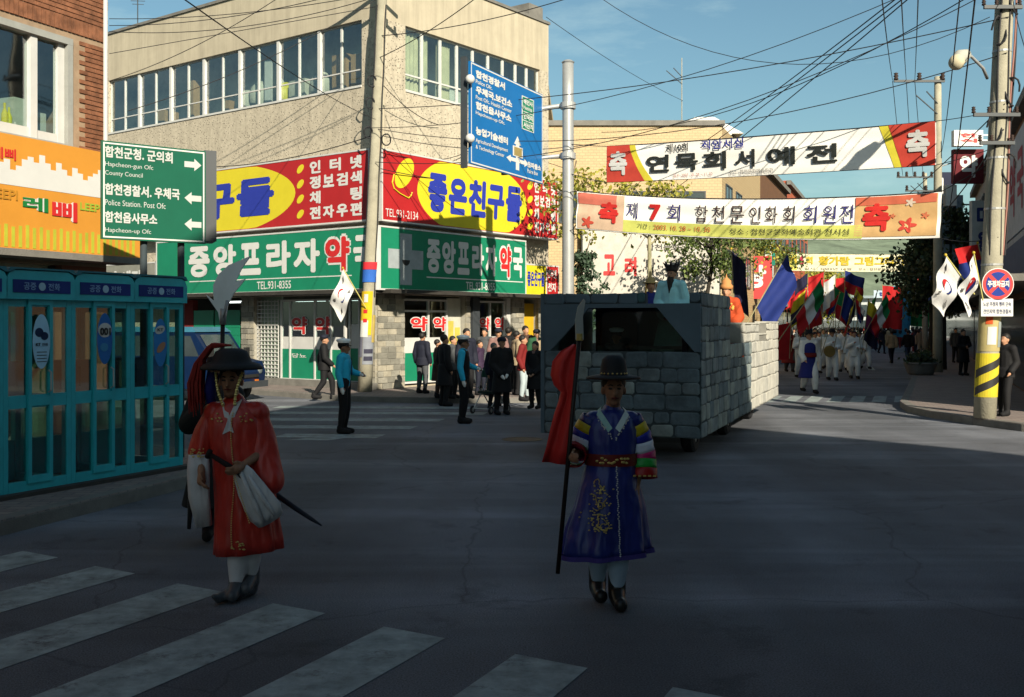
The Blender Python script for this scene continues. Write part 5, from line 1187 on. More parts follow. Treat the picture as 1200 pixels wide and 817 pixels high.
# ================================================================== STONE FLOAT
FO = (2.70, 15.2); FW, FL = 2.36, 9.55; FB = .36
FF = Fr(FO[0], FO[1], 1, -.3735); FS = Fr(FO[0], FO[1], .3735, 1)
M_fl = mat('float_stone_grey', (.19, .24, .26), .8, .5, 2.5, .5, 14); M_fl2 = mat('float_stone_dark', (.13, .18, .21), .8, .5, 2.5, .5, 14); M_fl3 = mat('float_stone_light', (.29, .34, .33), .8, .5, 3, .5, 14)
M_flw = mat('float_stone_sunlit', (.58, .57, .52), .8, .25, 4, .4, 14); M_flw2 = mat('float_stone_sunlit2', (.66, .64, .57), .8, .22, 4, .4, 14)  # paler copies for the rear stretch: the sunlight there is in the colour
M_fj = mat('float_joint', (.06, .08, .09), .9, .2); M_fjw = mat('float_joint_sunlit', (.30, .29, .26), .9, .3); M_board = mat('float_board', (.10, .155, .20), .6, .15, 2)
fl = thing('castle_float', 'parade float truck clad as a grey stone castle wall', 'parade float', (0, 0, 0))
topz = 2.46; prz = 2.30
# front: skin with the trapezoid opening
def FFp(px, py): return FF.hit(px, py)
o = [FFp(645, 404), FFp(690, 361), FFp(770, 361), FFp(814, 411)]
zb = o[3][1]-.02; zt = o[1][1]; xl, xr = -FW, 0
q = MB()
def slab(fr, pts, d0, d1):
    P = [fr.w(u, -d0)+(z,) for u, z in pts]; Q = [fr.w(u, -d1)+(z,) for u, z in pts]; q.loft([P, Q])
slab(FF, [(xl, FB), (xr, FB), (xr, zb), (xl, zb)], -.06, 0)
q.build('front_wall', M_fj, fl)
q = MB()
slab(FF, [(xl, zb), (o[0][0], zb), (o[1][0], zt), (xl, zt)], -.055, .012)
q.build('left_flap', M_board, fl)
q = MB(); slab(FF, [(o[3][0], zb), (xr, zb), (xr, zt), (o[2][0], zt)], -.055, .014); q.build('right_flap', M_board, fl)
q = MB(); slab(FF, [(xl, zt), (xr, zt), (xr, prz), (xl, prz)], -.05, .01); q.build('lintel_board', M_board, fl)
# parapet
def rubble(fr, u0, u1, z0, z1, rows, wmin, wmax, mats, d=.0, parent=fl, proud=.018, rot=False, seed=0, name='stone_block'):
    rd = random.Random(seed); h = (z1-z0)/rows
    ys = [z0]
    for r in range(1, rows): ys.append(z0+h*r + rd.uniform(-.2, .2)*h)
    ys.append(z1)
    for r in range(rows):
        u = u0
        while u < u1-.02:
            w = rd.uniform(wmin, wmax); e = u+w
            if u1-e < wmin*.6: e = u1
            g = .009; a, b, c, dd = u+g, e-g, ys[r]+g, ys[r+1]-g; u = e
            if b-a < .05: continue
            j = lambda: rd.uniform(-.014, .014)
            m_ = .035; P = []
            base = [(a, c), (b, c), (b, dd), (a, dd)]; base = [(x+j(), z+j()) for x, z in base]
            ch = .03
            oct_ = []
            for k in range(4):
                p, n_, pv = Vector(base[k]), Vector(base[(k+1) % 4]), Vector(base[k-1])
                oct_ += [tuple(p+(pv-p).normalized()*ch), tuple(p+(n_-p).normalized()*ch)]
            cx = sum(p[0] for p in oct_)/8; cz = sum(p[1] for p in oct_)/8
            q = MB(); pr = proud*rd.uniform(.7, 1.2)
            R0 = [fr.w(x, -d+.01)+(z,) for x, z in oct_]; R1 = [fr.w(x, -d-pr*.6)+(z,) for x, z in oct_]
            s = 1-.03/max(.12, min(b-a, dd-c)); R2 = [fr.w(cx+(x-cx)*s, -d-pr)+(cz+(z-cz)*s,) for x, z in oct_]
            q.loft([R0, R1, R2]); q.build(name, rd.choice(mats), parent)
rubble(FF, xl, xr, FB, zb, 6, .2, .5, [M_fl, M_fl2, M_fl2, M_fl3], 0, seed=4)
g0, g1 = FF.hit(757)[0], FF.hit(808)[0]
for a, b, sd in ((xl, g0, 9), (g1, xr, 10)):
    q = MB(); slab(FF, [(a, prz), (b, prz), (b, topz-.01), (a, topz-.01)], -.12, .0); q.build('parapet', M_fj, fl)
    rubble(FF, a, b, prz, topz, 1, .16, .5, [M_board, M_board, M_fl2, C(75, 110, 115, name='float_teal')], 0, seed=sd, proud=.02, name='parapet_block')
# right side
bx = FS.hit(855)[0]; sx_w = FS.hit(880)[0]
q = MB(); slab(FS, [(0, FB), (bx, FB), (bx, topz), (0, topz)], -.06, -.001); q.build('cab_side_wall', M_fj, fl)
zl = FS.hit(867, 402)[1]
q = MB(); slab(FS, [(bx, FB), (sx_w, FB), (sx_w, zl), (bx, zl)], -.06, -.002); q.build('side_wall', M_fj, fl)
q = MB(); slab(FS, [(sx_w, .37), (FL, .37), (FL, zl), (sx_w, zl)], -.06, -.002); q.build('rear_side_wall', M_fjw, fl)
m1a, m1b, m2a, m2b = FS.hit(868)[0], FS.hit(889)[0], FS.hit(898)[0], FL
mz = 2.0
rubble(FS, 0, bx, FB, topz, 9, .28, .55, [M_fl, M_fl3, M_fl2], 0, seed=12)
rubble(FS, bx, sx_w, FB, zl, 6, .3, .6, [M_fl, M_fl3, M_fl2], 0, seed=13)
rubble(FS, sx_w, FL, .38, zl, 5, .45, .9, [M_flw, M_flw2], 0, seed=14, proud=.02)
cren = zl + .12
for a, b, z in ((m1a, m1b, mz), (m1b, m2a, cren), (m2a, m2b, mz+.03)):
    q = MB(); slab(FS, [(a, zl), (b, zl), (b, z), (a, z)], -.22, -.002); q.build('merlon', M_fjw, fl)
    if z > cren: rubble(FS, a, b, zl, z, 2, .45, .8, [M_flw, M_flw2], 0, seed=int(a*10), proud=.018)
    q = MB(); slab(FS, [(a, z), (b, z), (b, z+.03), (a, z+.03)], -.24, .02); q.build('cap_board', M_flw2, fl)
# left side and rear wall, floor
LS = Fr(*FF.w(-FW, 0), .3735, 1)
q = MB(); slab(LS, [(0, FB), (bx, FB), (bx, topz), (0, topz)], -.002, -.06); slab(LS, [(bx, FB), (FL, FB), (FL, zl), (bx, zl)], -.002, -.06); q.build('left_side_wall', M_board, fl)
def flw(a, b): return (FO[0] + FS.u[0]*b - FF.u[0]*a, FO[1] + FS.u[1]*b - FF.u[1]*a)     # a metres left, b metres back
def fbox2(mb, a0, a1, b0, b1, z0, z1):
    ps = [flw(a1, b0), flw(a0, b0), flw(a0, b1), flw(a1, b1)]
    return mb.loft([[p+(z0,) for p in ps], [p+(z1,) for p in ps]])
q = MB(); fbox2(q, .07, FW-.07, FL-.06, FL, .45, mz); q.build('rear_wall', M_fjw, fl)
q = MB(); fbox2(q, .07, FW-.07, 2.1, FL-.07, .78, .88); q.build('bed', M_dsteel, fl)
q = MB(); fbox2(q, .07, FW-.07, .0, bx, zt+.02, prz-.01); q.build('top_deck', M_board, fl)
q = MB(); fbox2(q, .07, FW-.07, bx-.05, bx, .9, prz-.02); q.build('cab_rear_wall', M_board, fl)
# the truck inside
tk = MB()
for a in (.30, FW-.38): fbox2(tk, a, a+.08, .55, .63, 1.0, zt-.02); fbox2(tk, a, a+.08, 1.75, 1.83, 1.0, zt-.02)
fbox2(tk, .3, FW-.3, .5, 1.9, .55, 1.22); tk.build('truck_cab', C(25, 30, 45, name='cab_navy'), fl)
tk = MB(); fbox2(tk, .4, FW-.4, 1.5, 1.65, 1.22, 1.65); tk.build('seat', C(120, 125, 125, name='seat_grey'), fl)
tk = MB(); fbox2(tk, .38, FW-.38, .57, .575, 1.23, zt-.05); tk.build('windshield', M_glassd, fl)
tk = MB()
for w_, z_ in ((.7, 1.3), (1.5, 1.32)): fbox2(tk, w_, w_+.35, 1.46, 1.5, z_, z_+.3)
tk.build('head_rest', C(190, 195, 185, name='seat_pale'), fl)
def wheel(parent, c, ax, r, w, m=M_cable, hub=None, name='wheel'):
    q = MB(); ax = Vector(ax).normalized(); c = Vector(c); u = Vector((0, 0, 1)); v = ax.cross(u)
    rings = []
    for (rr, t) in ((r*.55, 0), (r*.9, 0), (r, .18), (r, .82), (r*.9, 1), (r*.55, 1)):
        rings.append([c + ax*(t-.5)*w + (u*math.cos(2*math.pi*k/20) + v*math.sin(2*math.pi*k/20))*rr for k in range(20)])
    q.loft(rings, cap=False); wh = q.build(name, m, parent, smooth=False)
    q = MB(); q.loft([[c + ax*(t-.5)*w*.9 + (u*math.cos(2*math.pi*k/20) + v*math.sin(2*math.pi*k/20))*rr for k in range(20)] for rr, t in ((r*.57, .05), (r*.3, .2), (r*.3, .8), (r*.57, .95))]); q.build('rim', hub or M_steel, wh)
    return wh
AX = Vector((FF.u[0], FF.u[1], 0))
for (a, b) in ((.42, 1.4), (FW-.42, 1.4), (.36, 4.2), (FW-.36, 4.2), (.42, 7.6), (FW-.42, 7.6)):
    p = flw(a, b); wheel(fl, (p[0], p[1], .33), AX, .33, .2)
tk = MB(); fbox2(tk, .7, FW-.7, .6, FL-.4, .45, .62); tk.build('chassis', M_dsteel, fl)

# ================================================================== BLUE VAN behind the red robed man
def van():
    c = gnd(292, 452); t = thing('parked_van', 'blue van with a pale blue roof in shade behind the man in red', 'van', (-8.75, 28.1, 0), R(72))
    Mv = C(14, 38, 75, name='van_blue', rough=.3); Mr = C(60, 120, 145, name='van_roof', rough=.35)
    W = 1.62; q = MB()
    # side profile (y forward negative = towards the camera), extruded over x
    prof = [(-2.0, .35), (-2.05, .75), (-1.95, 1.02), (-1.45, 1.12), (-.95, 1.80), (2.0, 1.80), (2.05, 1.1), (2.05, .35)]
    q.loft([[(x, y, z) for y, z in prof] for x in (-W/2, W/2)]); q.build('body', Mv, t)
    q = MB(); q.loft([[(x*(1 if k < 1 else .93), y, z) for y, z in ((-1.0, 1.80), (2.03, 1.80))] for x, k in ((-W/2-.01, 0),)][:0] or [[(-W/2-.01, -1.0, 1.801), (W/2+.01, -1.0, 1.801), (W/2+.01, 2.06, 1.801), (-W/2-.01, 2.06, 1.801)], [(-W/2+.08, -.85, 1.93), (W/2-.08, -.85, 1.93), (W/2-.08, 1.95, 1.93), (-W/2+.08, 1.95, 1.93)]]); q.build('roof', Mr, t)
    q = MB(); n = Vector((0, -.68, .5)).normalized()
    def sl(x, s): # along the windscreen
        y = -1.45 + .5*s; z = 1.12 + .68*s; return (x+0, y-.012, z+.008)
    q.add([sl(-W/2+.12, .1), sl(W/2-.12, .1), sl(W/2-.16, .88), sl(-W/2+.16, .88)], [(0, 1, 2, 3)]); q.build('windshield', M_pane, t)
    for s in (-1, 1):
        q = MB()
        for a, b in ((-.85, .1), (.2, 1.05), (1.15, 1.9)): q.add([(s*(W/2+.004), a-(.25 if a < -.5 else 0), 1.18), (s*(W/2+.004), b, 1.18), (s*(W/2+.004), b, 1.70), (s*(W/2+.004), a, 1.70)], [(0, 1, 2, 3) if s > 0 else (3, 2, 1, 0)])
        q.build('side_window', M_pane, t)
        q = MB(); q.ball((s*(W/2-.25), -2.03, .80), .11, (1, .45, 1)); q.build('headlight', C(120, 130, 130, name='lamp_glass'), t, smooth=True)
        q = MB(); q.box(s*(W/2+.02)-.09, s*(W/2+.02)+.09, -1.5, -1.42, 1.15, 1.38); q.build('mirror', M_blackletter, t)
        q = MB(); q.box(s*(W/2-.45)-.05, s*(W/2-.45)+.05, -2.09, -2.03, .5, .56); q.build('indicator', C(220, 120, 30, name='amber'), t)
        for y in (-1.35, 1.35): wheel(t, (s*(W/2-.1), y, .31), (1, 0, 0), .31, .2)
    q = MB(); q.box(-W/2+.02, W/2-.02, -2.14, -2.0, .36, .52); q.build('bumper', M_dsteel, t)
    q = MB(); q.box(-.45, .45, -2.075, -2.04, .62, .70); q.build('grille', M_blackletter, t)
    q = MB(); q.tube([(-.5, -1.42, 1.22), (.1, -1.2, 1.5)], .012, 5); q.tube([(.1, -1.42, 1.22), (.6, -1.2, 1.5)], .012, 5); q.build('wiper', M_blackletter, t)
van()
def stroller():
    p = gnd(574, 484); t = thing('stroller', 'folding stroller with a dark green hood beside the onlookers', 'stroller', (p.x, p.y, 0), R(-30))
    q = MB()
    for s in (-.22, .22):
        q.tube([(s, -.35, .1), (s, .1, .55), (s, .42, 1.0), (s, .5, 1.05)], .014, 6); q.tube([(s, .4, .1), (s, 0, .5), (s, -.15, .6)], .014, 6)
    q.tube([(-.22, .5, 1.05), (.22, .5, 1.05)], .016, 6); q.tube([(-.22, -.35, .12), (.22, -.35, .12)], .012, 6); q.tube([(-.22, .4, .12), (.22, .4, .12)], .012, 6); q.build('frame', M_white, t)
    for s in (-.24, .24):
        for y in (-.35, .4): wheel(t, (s, y, .09), (1, 0, 0), .09, .04)
    q = MB(); q.loft([[(-.2, -.2, .45), (.2, -.2, .45), (.2, .2, .4), (-.2, .2, .4)], [(-.2, -.2, .5), (.2, -.2, .5), (.2, .25, .5), (-.2, .25, .5)]]); q.loft([[(-.2, .18, .5), (.2, .18, .5), (.2, .24, .5), (-.2, .24, .5)], [(-.2, .3, .95), (.2, .3, .95), (.2, .36, .95), (-.2, .36, .95)]]); q.build('seat', C(40, 60, 55, name='stroller_cloth'), t)
    q = MB(); q.loft([[(x, .30+.30*math.cos(a)*-1, .80+.30*math.sin(a)) for a in [math.pi*(.0+.62*k/8) for k in range(9)]] for x in (-.23, -.1, .1, .23)], closed=False); q.build('hood', C(20, 70, 55, name='stroller_hood'), t)
stroller()

# ================================================================== PEOPLE
VOX = {}      # mesh name -> (voxel, smooth iterations)
BAKE = []     # objects
def vox(name, mb, m, parent, v, it=3, **tags):
    me = mb.mesh(name) if isinstance(mb, MB) else mb
    if me.name not in VOX: VOX[me.name] = (v, it)
    o = bpy.data.objects.new(name, me); col.objects.link(o); o.parent = parent
    for k, x in tags.items(): o[k] = x
    BAKE.append((o, me.name, m)); return o
def bake_all():
    seen = {}
    for o, mn, m in BAKE:
        if mn not in seen:
            r = o.modifiers.new('r', 'REMESH'); r.mode = 'VOXEL'; r.voxel_size = VOX[mn][0]; r.use_smooth_shade = True
            s = o.modifiers.new('s', 'SMOOTH'); s.factor = .5; s.iterations = VOX[mn][1]; seen[mn] = o
    dg = bpy.context.evaluated_depsgraph_get(); dg.update(); baked = {}
    for mn, o in seen.items():
        me = bpy.data.meshes.new_from_object(o.evaluated_get(dg)); me.name = mn + '_b'; me.materials.clear(); me.materials.append(None); baked[mn] = me
    for mn, o in seen.items(): o.modifiers.clear()
    for o, mn, m in BAKE:
        o.data = baked[mn]; o.material_slots[0].link = 'OBJECT'; o.material_slots[0].material = m
J0 = dict(pel=(0, 0, .96), che=(0, .01, 1.28), nek=(0, .01, 1.46), hed=(0, -.015, 1.60), shL=(.17, .01, 1.41), shR=(-.17, .01, 1.41), elL=(.235, .04, 1.13), elR=(-.235, .04, 1.13), wrL=(.245, -.04, .89), wrR=(-.245, -.04, .89),
          hiL=(.09, 0, .93), hiR=(-.09, 0, .93), knL=(.10, -.02, .50), knR=(-.10, -.02, .50), anL=(.11, .03, .09), anR=(-.11, .03, .09))
POSES = dict(
    stand={}, 
    side=dict(elL=(.21, .08, 1.12), wrL=(.20, -.10, .93), elR=(-.21, .08, 1.12), wrR=(-.20, -.02, .88), anL=(.11, -.10, .09), knL=(.10, -.09, .50)),
    folded=dict(elL=(.24, -.02, 1.14), wrL=(.04, -.20, 1.10), elR=(-.24, -.02, 1.14), wrR=(-.04, -.19, 1.05)),
    front=dict(elL=(.23, .03, 1.13), wrL=(.08, -.16, .92), elR=(-.23, .03, 1.13), wrR=(-.08, -.16, .90)),
    walk=dict(knL=(.09, -.20, .54), anL=(.09, -.22, .12), knR=(-.09, .02, .50), anR=(-.09, .26, .16), elL=(.23, .12, 1.14), wrL=(.24, .10, .90), elR=(-.24, -.02, 1.13), wrR=(-.20, -.20, .96)),
    walk2=dict(knR=(-.09, -.18, .54), anR=(-.09, -.20, .10), knL=(.09, .02, .50), anL=(.09, .20, .13), elR=(-.23, .10, 1.14), wrR=(-.24, .08, .90), elL=(.24, -.02, 1.13), wrL=(.22, -.16, .95)),
    carry=dict(elL=(.24, -.02, 1.14), wrL=(.10, -.22, 1.12), elR=(-.25, -.02, 1.14), wrR=(-.08, -.24, 1.28), knL=(.09, -.14, .52), anL=(.09, -.14, .10), anR=(-.09, .14, .11)),
    police=dict(elL=(.24, -.06, 1.15), wrL=(.20, -.24, 1.10), elR=(-.25, .03, 1.13), wrR=(-.25, -.03, .88)),
    sit=dict(knL=(.13, -.40, .92), knR=(-.13, -.40, .92), anL=(.13, -.42, .50), anR=(-.13, -.42, .50), elL=(.25, -.05, 1.16), wrL=(.16, -.32, 1.22), elR=(-.25, -.05, 1.16), wrR=(-.16, -.32, 1.22)),
)
def jn(pose): d = {k: Vector(v) for k, v in J0.items()}; d.update({k: Vector(v) for k, v in POSES[pose].items()}); return d
def body_mb(j, fing=False, headonly=False):
    q = MB(); h = j['hed']
    # head: cranium, face, jaw, nose, ears
    q.ball(h + Vector((0, .022, .03)), .092, (.86, 1.04, 1.02), 14, 10); q.ball(h + Vector((0, -.015, -.02)), .075, (.84, 1.0, 1.15), 14, 10); q.ball(h + Vector((0, -.035, -.085)), .042, (1.05, .95, .8))
    q.cap(h + Vector((0, -.085, .012)), h + Vector((0, -.102, -.028)), .010, .015); 
    for s in (-1, 1): q.ball(h + Vector((s*.08, .012, -.01)), .028, (.4, .8, 1.1)); q.ball(h + Vector((s*.03, -.068, .030)), .022, (1.2, .7, .5))
    q.ball(h + Vector((0, -.082, -.055)), .02, (1.3, .6, .6))
    q.cap(j['nek'] - Vector((0, 0, .05)), h - Vector((0, -.02, .06)), .056, .05)
    q.cap(j['pel'], j['che'], .135, .15, .72); q.cap(j['pel'] - Vector((.04, 0, .03)), j['pel'] + Vector((.04, 0, -.03)), .135, .135, .8)
    q.cap(j['shL']*.62 + j['shR']*.38, j['shR']*.62 + j['shL']*.38, .085, .085, .9); q.cap(j['shR'], j['shL'], .062, .062)
    for s in 'LR':
        q.cap(j['sh'+s], j['el'+s], .055, .042); q.cap(j['el'+s], j['wr'+s], .042, .028)
        d = (j['wr'+s] - j['el'+s]).normalized(); w = j['wr'+s]; sx = 1 if s == 'L' else -1
        n = Vector((1, 0, 0)) if abs(d.x) < .8 else Vector((0, 0, 1)); a = (n - d*n.dot(d)).normalized(); b = d.cross(a)
        q.cap(w, w + d*.075, .026, .033)      # palm
        if fing:
            for k in range(4):
                base = w + d*.078 + b*(.027 - .018*k); L_ = (.036, .042, .039, .03)[k]; cur = -a*sx*.016
                q.cap(base, base + d*L_ + cur, .0105, .0095, 1, 8); q.cap(base + d*L_ + cur, base + d*L_*1.55 + cur*3.0, .0095, .008, 1, 8)
            t0 = w + d*.03 + b*.03; q.cap(t0, t0 + d*.03 + b*.022 - a*sx*.01, .013, .011, 1, 8); q.cap(t0 + d*.03 + b*.022 - a*sx*.01, t0 + d*.058 + b*.024 - a*sx*.02, .011, .009, 1, 8)
        else:
            q.cap(w + d*.08, w + d*.13 - a*sx*.02, .028, .018, .9); q.cap(w + d*.03, w + d*.08 + b*.035, .014, .012)
        q.cap(j['hi'+s], j['kn'+s], .088, .058); q.cap(j['kn'+s], j['an'+s], .056, .04)
        q.cap(j['an'+s], j['an'+s] + Vector((0, -.13, -.045)), .042, .032)
    return q
def top_mb(j, kind):
    q = MB(); t = .022 if kind == 'shirt' else .032
    q.cap(j['pel'] + Vector((0, 0, .0)), j['che'], .138+t, .152+t, .74); q.cap(j['shL']*.62 + j['shR']*.38, j['shR']*.62 + j['shL']*.38, .082+t, .082+t, .92); q.cap(j['shR'], j['shL'], .058+t, .058+t)
    q.cap(j['nek'] - Vector((0, 0, .06)), j['nek'] - Vector((0, 0, .02)), .07+t*.6, .06+t*.4)
    w = {'robe': .05, 'coat': .012, 'jacket': .008}.get(kind, 0.0)
    for s in 'LR':
        q.cap(j['sh'+s], j['el'+s], .055+t, .042+t+w*.6); q.cap(j['el'+s], j['el'+s].lerp(j['wr'+s], .93), .042+t+w*.6, .030+t+w)
    hem = {'shirt': .90, 'jacket': .80, 'coat': .50, 'robe': .36}[kind]
    if kind != 'shirt':
        rings = []; n = 24
        kx = [(j['pel'].z+.05, .145+t, .115+t)]
        zz = [1.0, .9, .8, .7, .6, .5, .42, .36]
        fl_ = .22 if kind in ('robe',) else .10
        for z in [v for v in zz if v >= hem-.001]:
            f = (1.0-z); rings.append([((.155+t+fl_*f)*math.cos(2*math.pi*k/n)*(1+.05*math.sin(5*2*math.pi*k/n)*f), (.12+t+fl_*f*.8)*math.sin(2*math.pi*k/n)*(1+.06*math.sin(4*2*math.pi*k/n+1)*f), z) for k in range(n)])
        q.loft(rings[::-1])
    return q
def legs_mb(j, baggy=0.0):
    q = MB(); t = .022 + baggy
    q.cap(j['pel'] - Vector((.05, 0, 0)), j['pel'] + Vector((.05, 0, 0)), .142, .142, .82)
    for s in 'LR':
        q.cap(j['hi'+s], j['kn'+s], .09+t*.8, .06+t); q.cap(j['kn'+s], j['kn'+s].lerp(j['an'+s], .55), .06+t, .05+t); q.cap(j['kn'+s].lerp(j['an'+s], .5), j['kn'+s].lerp(j['an'+s], .97), .05+t, .042+t*.5)
    return q
def shoe_mb(j, s):
    q = MB(); a = j['an'+s]; q.cap(a + Vector((0, .02, -.03)), a + Vector((0, -.155, -.048)), .062, .050); q.cap(a + Vector((0, .01, .03)), a + Vector((0, -.01, -.02)), .062, .064); return q
def hair_mb(j, long=False):
    q = MB(); h = j['hed']; q.ball(h + Vector((0, .036, .05)), .1, (.92, 1.0, .98), 14, 10)
    if long: q.cap(h + Vector((0, .05, .02)), h + Vector((0, .07, -.14)), .09, .07, .8)
    return q
CACHE = {}
def cm(key, fn):
    if key not in CACHE: CACHE[key] = fn().mesh(key[0])
    return CACHE[key]
SKIN = mat('skin', (.36, .19, .115), .55, .08, 6); SKIN2 = mat('skin_tan', (.26, .13, .075), .55, .08, 6)
HAIR = mat('black_hair', (.012, .010, .009), .6, .3, 20); HAIRG = mat('grey_hair', (.18, .17, .16), .7, .3, 20)
K_blk = C(22, 22, 26, name='cloth_black'); K_gry = C(85, 88, 92, name='cloth_grey'); K_nvy = C(28, 32, 50, name='cloth_navy'); K_brn = C(80, 58, 45, name='cloth_brown'); K_wht = C(215, 215, 212, name='cloth_white'); K_cyn = C(40, 170, 205, name='cloth_cyan')
K_red = C(130, 30, 30, name='cloth_red'); K_blu = C(35, 45, 130, name='cloth_blue'); K_grn = C(40, 90, 60, name='cloth_green'); K_bei = C(180, 160, 130, name='cloth_beige'); K_pnk = C(150, 115, 110, name='cloth_pink'); K_off = C(190, 205, 210, name='cloth_paleblue'); K_pur = C(60, 42, 70, name='cloth_purple')
def person(label, x, y, z0, h, face, pose='stand', top=K_blk, kind='jacket', legs=K_gry, shoes=K_blk, hair=HAIR, hat=None, v=.022, group=None, skin=SKIN, fing=False, gloves=None, baggy=0.0, long=False, extra=None):
    """face: degrees, 0 looks at the camera, 90 looks right, -90 left, 180 away"""
    t = thing('person', label, 'person', (x, y, z0), R(face), group); s = h/1.73; t.scale = (s, s, s); j = jn(pose)
    vox('body', cm(('body', pose, fing, v), lambda: body_mb(j, fing)), skin, t, v, 2)
    vox('top', cm(('top', pose, kind, v), lambda: top_mb(j, kind)), top, t, v*.9, 2)
    vox('trousers', cm(('trousers', pose, baggy, v), lambda: legs_mb(j, baggy)), legs, t, v*.9, 2)
    for sd in 'LR': vox('shoe', cm(('shoe', pose, sd, v), lambda: shoe_mb(j, sd)), shoes, t, min(v, .016), 1)
    if hair: vox('hair', cm(('hair', pose, long, v), lambda: hair_mb(j, long)), hair, t, min(v, .016), 1)
    H = j['hed']
    if hat == 'police':
        q = MB(); q.lathe([(.0, .0), (.098, .0), (.10, .03), (.135, .075), (.125, .10), (.06, .115), (0, .118)], 18, (H.x, H.y+.025, H.z+.055)); q.build('cap', C(245, 245, 245, name='cap_white'), t, smooth=True)
        q = MB(); q.lathe([(.1015, .0), (.1035, .032), (.098, .032), (.098, 0)], 18, (H.x, H.y+.025, H.z+.056)); q.build('cap_band', K_blk, t)
        q = MB(); q.add([(H.x+r*math.sin(a), H.y+.02-r*math.cos(a)*1.1, H.z+.055-(r-.095)*.35) for r in (.095, .155) for a in [-.9+1.8*k/8 for k in range(9)]], [(k, k+1, k+10, k+9) for k in range(8)]); q.build('cap_peak', K_blk, t)
    elif hat == 'band': q = MB(); q.lathe([(.098, 0), (.1, .03), (.094, .03), (.092, 0)], 16, (H.x, H.y+.03, H.z+.04)); q.build('head_band', K_red, t)
    elif hat == 'black': q = MB(); q.lathe([(.0, .0), (.19, .0), (.19, .012), (.10, .03), (.09, .11), (0, .125)], 18, (H.x, H.y+.02, H.z+.06)); q.build('hat', K_blk, t, smooth=True)
    elif hat == 'cap': q = MB(); q.lathe([(.104, .0), (.105, .05), (.07, .09), (0, .1)], 16, (H.x, H.y+.02, H.z+.045)); q.box(H.x-.06, H.x+.06, H.y-.17, H.y-.07, H.z+.05, H.z+.06); q.build('cap', K_nvy if top is not K_nvy else K_red, t, smooth=True)
    if gloves:
        for sd in 'LR':
            w = j['wr'+sd]; d = (w - j['el'+sd]).normalized(); q = MB(); q.cap(w - d*.01, w + d*.075, .034, .038); q.cap(w + d*.07, w + d*.125, .034, .024); q.cap(w + d*.03, w + d*.08 + Vector((0, -.035, 0)), .018, .014); vox('glove', q, gloves, t, .012, 1)
    if pose not in ('sit',) and v <= .014:
        for sx in (-1, 1):
            q = MB(); q.ball(H + Vector((sx*.030, -.085, .012)), .011, (1.2, .5, .7)); q.build('eye', M_blackletter, t, smooth=True)
    return t
def on(px, py, z=0.0): g = gnd(px, py, z); return g.x, g.y
# traffic officers
x, y = on(403, 508); oa = person('traffic officer in a blue shirt and white cap near the corner pole, facing right', x, y, 0, 1.70, 82, 'police', K_cyn, 'shirt', K_blk, K_blk, HAIR, 'police', .014, 'traffic officers', SKIN2, True, K_wht)
q = MB(); q.vprism([(-.02, 1.40), (.02, 1.40), (.03, 1.12), (0, 1.08), (-.03, 1.12)], -.155, -.148); q.build('tie', K_nvy, oa)
x, y = on(543, 496); ob = person('traffic officer with a black vest over a blue shirt, in front of the onlookers', x, y, 0, 1.74, 85, 'police', K_cyn, 'shirt', K_blk, K_blk, HAIR, 'police', .014, 'traffic officers', SKIN2, True, K_wht)
j = jn('police'); q = MB(); q.cap(j['pel']+Vector((0, 0, .02)), j['che'], .17, .185, .76); q.cap(Vector((-.1, 0, 1.38)), Vector((.1, 0, 1.38)), .115, .115, .9); vox('vest', q, K_blk, ob, .014, 2)
x, y = on(380, 470, .0); person('walking man dressed in black behind the left traffic officer', x, y, 0, 1.72, 100, 'walk', K_blk, 'jacket', K_blk, K_blk, HAIR, 'cap', .02)
